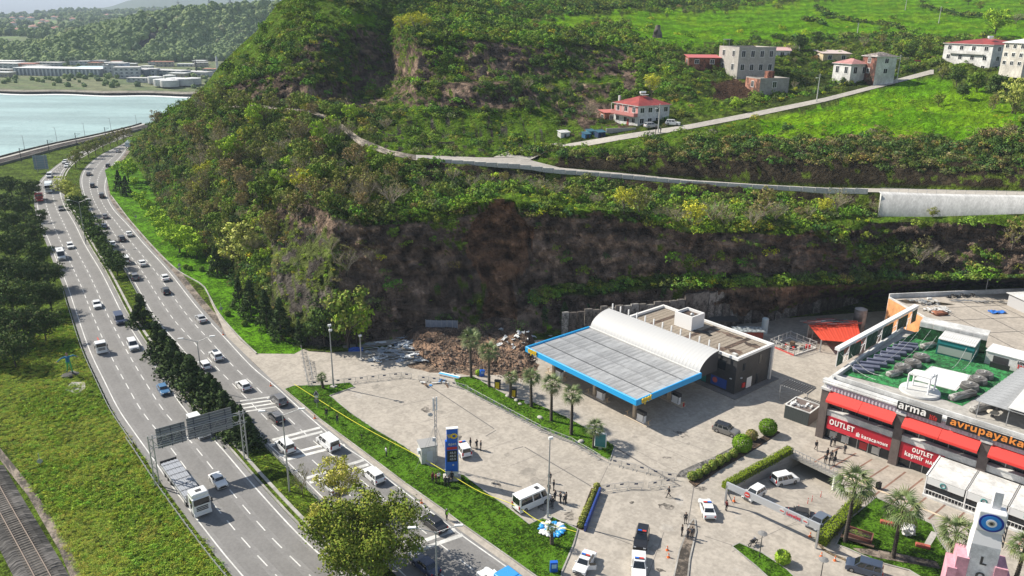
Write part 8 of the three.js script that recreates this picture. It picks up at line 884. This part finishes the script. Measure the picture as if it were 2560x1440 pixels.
// ---------- small things in the yards ----------
{
  const stM = [mat([.33, .30, .262], { map: T.conc }), mat([.385, .345, .3], { map: T.rock }), mat([.45, .415, .37], { map: T.conc })]; const r = rng(31); const jm = mat([.15, .14, .135], { roughness: 1 }); const jl = (pts, w = .16) => { const l = gp(pts); for (let i = 1; i < l.length; i++) { const g = ribbon(...[[l[i - 1], l[i]]].map((q) => [offset(q, -w / 2), offset(q, w / 2)])[0], .03); const s = struct('drain_line', g, jm, 'narrow dark joint in the concrete yard'); } };
  jl([[1050, 950], [1235, 1072]], .22); jl([[1240, 1076], [1214, 1091]], .2); jl([[1282, 1124], [1308, 1117]], .2); jl([[1312, 1118], [1478, 1216]], .22); jl([[1540, 1120], [1700, 1215]], .3); jl([[1495, 1330], [1580, 1362]], .1); jl([[1735, 1215], [1700, 1440]], .12); jl([[1660, 1330], [1620, 1440]], .06); jl([[1760, 1340], [1850, 1370]], .08); jl([[1830, 1380], [2000, 1300]], .06); jl([[1520, 1165], [1490, 1230]], .06); jl([[760, 905], [960, 895]], .08); for (let k = 0; k < 7; k++) jl([[900 + k * 75, 985 + k * 36], [1010 + k * 70, 962 + k * 34]], .05); for (let k = 0; k < 5; k++) jl([[1560 + k * 60, 1110 - k * 6], [1690 + k * 55, 1180 - k * 22]], .05);
  for (let k = 0; k < 44; k++) { const a = k < 22, cx = a ? lerp(880, 1430, r()) : lerp(1540, 2000, r()), cy = a ? 960 + (cx - 880) * .42 + rr(-30, 130, r) : rr(1080, 1430, r), c0 = G(cx, cy), pts = [], R1 = rr(.25, 1.5, r), el = rr(.3, 1, r), th = rr(0, 3, r); for (let i = 0; i < 16; i++) { const t = i / 16 * 6.283, q = R1 * (1 + fbm(Math.cos(t) * 1.5 + k, Math.sin(t) * 1.5, k, 3) * .9), x = Math.cos(t) * q, z = Math.sin(t) * q * el; pts.push(V3(c0.x + x * Math.cos(th) - z * Math.sin(th), 0, c0.z + x * Math.sin(th) + z * Math.cos(th))); } if (inPoly(pitEdge.map((v) => [v.x, v.z]), c0.x, c0.z) || inPoly(verge.map((v) => [v.x, v.z]), c0.x, c0.z)) continue; struct('concrete_stain', flat(pts, .0235 + k * .0001), stM[k % 3], 'irregular oil and dirt stain on the concrete'); }
  struct('wet_patch', flat(gp([[1700, 1178], [1740, 1160], [1790, 1140], [1830, 1118], [1836, 1124], [1800, 1150], [1760, 1172], [1720, 1196], [1690, 1192]]), .03), mat([.25, .235, .22], { map: T.rock, roughness: .6 }), 'damp dark patch on the forecourt concrete');
  struct('planting_strip', slab(gp([[1722, 1205], [1800, 1152], [1870, 1115], [1935, 1075], [1950, 1082], [1880, 1128], [1800, 1175], [1738, 1218]]), 0, .16), M.soil, 'narrow bed of bare soil along the lane'); struct('planting_bed', slab(gp([[1440, 1320], [1478, 1222], [1496, 1222], [1466, 1330]]), 0, .15), M.soil, 'narrow soil bed beside the blue barrier');
  lawn(gp([[1735, 1300], [1726, 1312], [1700, 1380], [1685, 1450], [1680, 1500], [1712, 1500], [1722, 1400], [1738, 1330]]), 'weedy traffic island where the officers stand', .18, M.dirt); lawn(gp([[1832, 1368], [1848, 1360], [1905, 1385], [1965, 1425], [2010, 1470], [1960, 1480], [1890, 1415]]), 'small grass island with the parked motorcycle');
  lawn(gp([[2190, 1246], [2328, 1312], [2345, 1350], [2367, 1382], [2359, 1434], [2330, 1460], [2273, 1426], [2197, 1406], [2122, 1373], [2092, 1362], [2122, 1303]]), 'garden lawn with palms in front of the shopping centre'); struct('garden_path', flat(gp([[2328, 1330], [2345, 1335], [2322, 1372], [2306, 1368]]), .155), M.concPale, 'short pale path through the garden lawn'); struct('bare_earth', flat(gp([[2130, 1372], [2180, 1375], [2240, 1385], [2340, 1405], [2352, 1425], [2270, 1410], [2200, 1398], [2150, 1384]]), .152), M.dirt, 'worn bare earth on the garden lawn');
  struct('striped_kerb', kerbLine(smooth(gp([[2038, 1352], [2060, 1378], [2110, 1402], [2160, 1425], [2230, 1460]]), 30), .16, .35), mat([.62, .47, .3], { map: T.rock }), 'faded yellow kerb along the garden'); 
  const pool = thing('deflated_pool', 'crumpled blue and white inflatable pool lying on the grass', 'pool', G(1380, 1326).setY(.15)); for (let k = 0; k < 22; k++) { const a = k / 22 * 6.283, m = mesh('fold', new THREE.SphereGeometry(.5, 8, 6).scale(1, .35, .55), r() < .5 ? M.whiteGloss : mat([.03, .3, .68], { roughness: .35 }), pool); m.position.set(Math.cos(a) * rr(1.3, 1.7, r), .15, Math.sin(a) * rr(1.3, 1.7, r)); m.rotation.y = -a + rr(-.5, .5, r); m.scale.setScalar(rr(.8, 1.2, r)); } mesh('floor', (() => { const g = new THREE.CircleGeometry(1.6, 28, 0).rotateX(-Math.PI / 2); return g.translate(0, .08, 0); })(), mat([.5, .62, .72], { roughness: .3 }), pool); for (let k = 0; k < 14; k++) { const m = mesh('fold', new THREE.SphereGeometry(.4, 8, 6).scale(1, .3, .5), k % 3 ? M.whiteGloss : mat([.05, .35, .7]), pool); m.position.set(rr(-1, 1, r), .12, rr(-1, 1, r)); m.rotation.y = r() * 6; }
  const tp = gp([[736, 972], [800, 1010], [905, 1078], [1060, 1158], [1130, 1203], [1200, 1240], [1290, 1280], [1345, 1312], [1440, 1345]]).map((p, i) => p.setY(1 - .25 * (i % 2))); tag(mesh('barrier_tape', new THREE.TubeGeometry(new THREE.CatmullRomCurve3(tp), 120, .05, 5), mat([.75, .7, .06])), 'long yellow police tape strung along the grass verge', 'tape');
  const cone = (px, py, l) => { const o = thing('traffic_cone', l, 'cone', G(px, py)); mesh('base', box(.4, .05, .4), M.orange, o); mesh('cone', new THREE.CylinderGeometry(.04, .17, .7, 12).translate(0, .4, 0), M.orange, o); mesh('band', new THREE.CylinderGeometry(.105, .125, .14, 12).translate(0, .42, 0), M.white, o); }; cone(787, 1046, 'traffic cone on the dirt edge near the warning sign'); cone(1054, 1258, 'traffic cone on the road edge beside the big tree'); cone(677, 965, 'traffic cone at the station entrance'); cone(558, 837, 'traffic cone on the wide dirt shoulder'); cone(1671, 1394, 'orange post beside the black police suv'); cone(1668, 1376, 'second orange post beside the black police suv'); cone(2053, 1392, 'orange cone at the garden kerb'); cone(2087, 1402, 'orange cone farther along the garden kerb'); cone(1835, 1253, 'red cone under the height portal'); cone(2025, 1342, 'red cone at the end post of the portal');
  for (const [x, y] of [[1997, 1265], [1971, 1275], [2022, 1240], [2033, 1232], [2056, 1216]]) { const P = G(x, y), o = thing('bollard', 'thin red bollard in the sunken car park', 'bollard', P.setY(pitE(P)), 0, 'red bollards in the car park'); mesh('post', cyl(.05, .05, 1), M.red, o); mesh('band', cyl(.055, .055, .15, 0, .7, 0), M.white, o); }
  for (const [x, y, l] of [[1244, 972, 'yellow and black dispenser between two palms'], [1284, 992, 'yellow and black dispenser beside the short palm']]) { const o = thing('air_dispenser', l, 'dispenser', G(x, y), -.2); mesh('body', box(1.1, 1.7, .6), M.black, o); mesh('panel', box(.75, 1.3, .04, 0, .2, .31), M.yellow, o); mesh('top', box(1.2, .12, .7, 0, 1.7, 0), M.steelDark, o); }
  { const o = thing('blue_bin', 'tilted blue bin among the rubble', 'bin', G(1203, 940), .4); const m = mesh('body', box(.9, 1.3, .6), M.blue, o); m.rotation.z = -.2; mesh('face', box(.5, .5, .03, .1, .6, .32), mat([.3, .5, .8]), o); const b2 = thing('recycling_bin', 'small blue bin beside the dark container', 'bin', G(1983, 1030)); mesh('body', box(.7, .8, .6), M.blue, b2); mesh('lid', box(.75, .08, .65, 0, .8, 0), mat([.02, .09, .4]), b2); }
  for (const [x, y, s] of [[1350, 1046, .5], [1452, 1106, .5], [1300, 1012, .35], [1318, 1008, .6], [1290, 1003, .4], [1268, 992, .4]]) { const m = tag(mesh('lawn_stone', new THREE.DodecahedronGeometry(s, 1), M.concPale), 'pale stone lying on the palm lawn', 'stone', 'stones on the palm lawn'); m.position.copy(G(x, y)).setY(.2); m.scale.set(1.2, .6, .9); m.rotation.y = x; }
  const tri = (px, py, l) => { const o = thing('camera_tripod', l, 'tripod', G(px, py).setY(.14)); for (let k = 0; k < 3; k++) mesh('leg', bar(V3(Math.cos(k * 2.1) * .4, 0, Math.sin(k * 2.1) * .4), V3(0, 1.3, 0), .02), M.black, o); mesh('camera', box(.16, .18, .35, 0, 1.3, 0), M.black, o); }; tri(905, 1108, 'camera tripod standing alone on the verge'); tri(976, 1140, 'camera tripod beside the person in white');
  const pb = thing('planter_box', 'brown wooden planter box with a bench edge on the garden lawn', 'planter', G(2146, 1348).setY(.14), -.55); mesh('side', [box(3.4, .8, .15, 0, .1, .9), box(3.4, .8, .15, 0, .1, -.9), box(.15, .8, 1.65, -1.63, .1, 0), box(.15, .8, 1.65, 1.63, .1, 0)], mat([.2, .075, .055], { map: T.plaster }), pb); mesh('bench', box(4.2, .12, .6, 0, .4, 1.4), M.wood, pb); mesh('soil', box(3.2, .5, 1.6, 0, .1, 0), M.soil, pb); mesh('plants', clump(260, TN.mid, 812, .06).scale(1.4, .5, .7).translate(0, .6, 0), fmat, pb);
  for (const [x, y, l] of [[2217, 1312, 'long red flower trough beside the middle garden palm'], [2306, 1370, 'red flower trough at the end of the garden path']]) { const o = thing('flower_trough', l, 'planter', G(x, y).setY(.14), -.4); mesh('trough', new RoundedBoxGeometry(1.8, .45, .6, 2, .08).translate(0, .23, 0), mat([.42, .1, .07]), o); mesh('plants', clump(90, TN.rust.concat(TN.mid), x, .05).scale(.7, .25, .22).translate(0, .45, 0), fmat, o); }
  { const o = thing('white_sculpture', 'white rough garden sculpture on the lawn', 'sculpture', G(2268, 1338).setY(.14)); mesh('figure', (() => { const g = new THREE.IcosahedronGeometry(.85, 3), p = g.attributes.position; for (let i = 0; i < p.count; i++) { const v = V3(p.getX(i), p.getY(i), p.getZ(i)), k = 1 + fbm(v.x * 2, v.y * 2, v.z * 2, 3) * 1.3; p.setXYZ(i, v.x * k, v.y * k + .8, v.z * k); } g.computeVertexNormals(); return g; })(), M.white, o); mesh('plinth', box(.9, .2, .7), M.concPale, o); const a = thing('notice_board', 'black folding notice board on the terrace paving', 'board', G(2195, 1222), .3); mesh('panel', box(.8, 1.1, .06, 0, .05, .15), M.black, a); mesh('panel', box(.8, 1.1, .06, 0, .05, -.15), M.black, a); }
  // open doors of the police vehicles
  for (const nm of ['police_car', 'police_minivan']) { const v = scene.getObjectByName(nm); const k = nm === 'police_car' ? carParts('sedan') : carParts('mini'); const d = mesh('open_door', box(.06, .65, 1), paint(WH), v); d.position.set(k.W / 2 + .4, .38, k.zf - k.L * .16); d.rotation.y = -1.05; mesh('door_window', box(.05, .4, .8, 0, .66, 0), carGlass, d); }
}
// ---------- town across the bay ----------
{
  const r = rng(515), wins = mat([.12, .15, .19], { roughness: .3 }); const bl = (px, py, w, ty, d, c, label, o = {}) => { const P = G(px, py, 3.5), h = Math.max(3, hgt(P, ty)), t = thing(o.name ?? 'town_building', label, 'building', P, o.turn ?? rr(-.3, .3, r), 'buildings of the town across the bay'); mesh('wall', box(w, h + 2, d, 0, -2, 0), mat(c, { map: T.plaster }), t); mesh('roof', box(w + .8, .5, d + .8, 0, h, 0), o.roof ? mat(o.roof) : mat([.5, .5, .5]), t); const fl = Math.max(1, Math.round(h / 3.2)); if (!o.col) for (let k = 0; k < fl; k++) for (let j = 0; j < Math.min(6, Math.round(w / 5)); j++) mesh('window', box(w / 6 * .55, 1.4, .2, (j + .5) * w / Math.min(6, Math.round(w / 5)) - w / 2, k * 3.2 + 1.2, d / 2 + .05), wins, t); else for (let j = 0; j < 22; j++) mesh('pilaster', box(1.4, h - .5, 1, (j + .5) * w / 22 - w / 2, 0, d / 2 + .4), mat([.62, .64, .66]), t); return t; };
  const W1 = [.68, .7, .72], W2 = [.6, .62, .64]; bl(30, 178, 42, 158, 22, W1, 'long white town block beside the green plain'); bl(12, 168, 38, 152, 20, W2, 'grey white hall behind the white town block', { roof: [.66, .66, .66] }); bl(62, 178, 20, 160, 14, [.5, .52, .52], 'grey town block beside the red one'); bl(76, 180, 16, 159, 14, [.42, .2, .15], 'red brown town block', { roof: [.45, .2, .16] }); bl(95, 182, 24, 164, 14, W1, 'low white house next to the red brown block'); bl(162, 188, 92, 170, 26, [.34, .37, .42], 'very long hall with white pilasters and pale roof', { col: 1, roof: [.72, .74, .76], turn: -.05 }); bl(128, 168, 30, 156, 16, W2, 'cream block behind the long hall'); bl(248, 186, 42, 168, 24, [.32, .48, .56], 'pale blue warehouse beside the long hall', { roof: [.45, .58, .66] }); bl(270, 168, 30, 157, 18, W1, 'white block above the blue warehouse'); bl(290, 190, 17, 162, 14, [.58, .6, .62], 'narrow grey white tower block'); bl(302, 190, 16, 158, 14, [.4, .5, .62], 'blue grey tall block'); bl(322, 194, 24, 168, 16, W1, 'square white block beside the blue grey tall block'); bl(345, 192, 22, 174, 14, [.3, .33, .38], 'dark shed between white blocks'); bl(372, 190, 20, 172, 14, W1, 'white block with flat roof near the tanks'); bl(400, 188, 24, 174, 14, W2, 'pale block behind the tanks'); bl(432, 190, 34, 176, 16, [.45, .48, .5], 'long grey sheds behind the tanks'); bl(470, 186, 30, 178, 14, W2, 'low pale shed beside the minaret'); bl(205, 163, 26, 154, 14, W2, 'pale house on the lower slope'); bl(348, 203, 20, 195, 10, W2, 'white hut on the shore road'); bl(500, 190, 24, 180, 14, W1, 'white low building under the headland');
  for (let k = 0; k < 34; k++) { const y = lerp(162, 196, r()), x = lerp(5, 530, r()); if (x > 100 && x < 225 && y > 166) continue; bl(x, y, lerp(9, 22, r()), y - lerp(7, 15, r()), lerp(8, 13, r()), pick([W1, W2, [.55, .5, .42], [.5, .56, .6]], r), 'small pale building among the far town blocks', { roof: pick([[.6, .6, .6], [.42, .2, .15], [.68, .7, .7]], r) }); }
  for (const [px, py, ty, rad] of [[390, 208, 192, 7], [408, 214, 198, 8], [425, 216, 200, 8], [440, 212, 195, 8], [462, 213, 196, 8], [482, 210, 195, 8], [425, 200, 188, 6]]) { const P = G(px, py, 3), h = hgt(P, ty), o = thing('storage_tank', 'large white storage tank on the far shore', 'tank', P, 0, 'white storage tanks on the far shore'); mesh('shell', cyl(rad, rad, h, 0, 0, 0, 24), M.white, o); mesh('lid', new THREE.CylinderGeometry(.5, rad, .8, 24).translate(0, h + .4, 0), M.whiteGloss, o); }
  { const P = G(545, 184, 4), h = hgt(P, 138), o = thing('minaret', 'slender white minaret in the far town', 'minaret', P); mesh('shaft', cyl(1.1, 1.5, h * .82, 0, 0, 0, 12), M.white, o); mesh('balcony', cyl(1.9, 1.2, 1, 0, h * .62, 0, 12), M.white, o); mesh('cap', new THREE.ConeGeometry(1.2, h * .18, 12).translate(0, h * .91, 0), mat([.5, .52, .56]), o); const c = thing('lattice_tower', 'thin dark lattice tower beside the far tanks', 'tower', G(492, 186, 4)); mesh('mast', cyl(.3, .9, hgt(G(492, 186, 4), 143), 0, 0, 0, 4), M.steelDark, c); }
  for (const [px, d, py, ty] of [[228, 2.1, 66, 50], [275, 2.1, 60, 43], [250, 2.2, 70, 56], [525, 2, 22, 8], [577, 2, 18, 0], [448, 2, 30, 20]]) { const P = farAt(px, d), h = clamp(hgt(P, ty), 18, 45), o = thing('pylon', 'distant electricity pylon on the wooded ridge', 'pylon', P, 0, 'pylons on the far ridge'); mesh('mast', cyl(.5, 2.6, h, 0, 0, 0, 4), M.galv, o); for (const f of [.7, .85]) mesh('cross_arm', box(h * .3, .5, .5, 0, h * f, 0), M.galv, o); }
  for (let k = 0; k < 46; k++) { const px = lerp(20, 300, r()), s = r(); const P = farAt(px, lerp(3.08, 3.6, s)); const o = thing('far_house', 'tiny white house on the far hillside', 'house', P, r() * 3, 'houses on the far hillside'); const q = lerp(8, 16, r()); mesh('wall', box(q, q * .8, q, 0, -3, 0), M.white, o); mesh('roof', new THREE.ConeGeometry(q * .78, 4, 4).rotateY(.785).translate(0, q * .8 - 1, 0), mat([.4, .2, .16]), o); }
}
renderer.render(scene, camera);
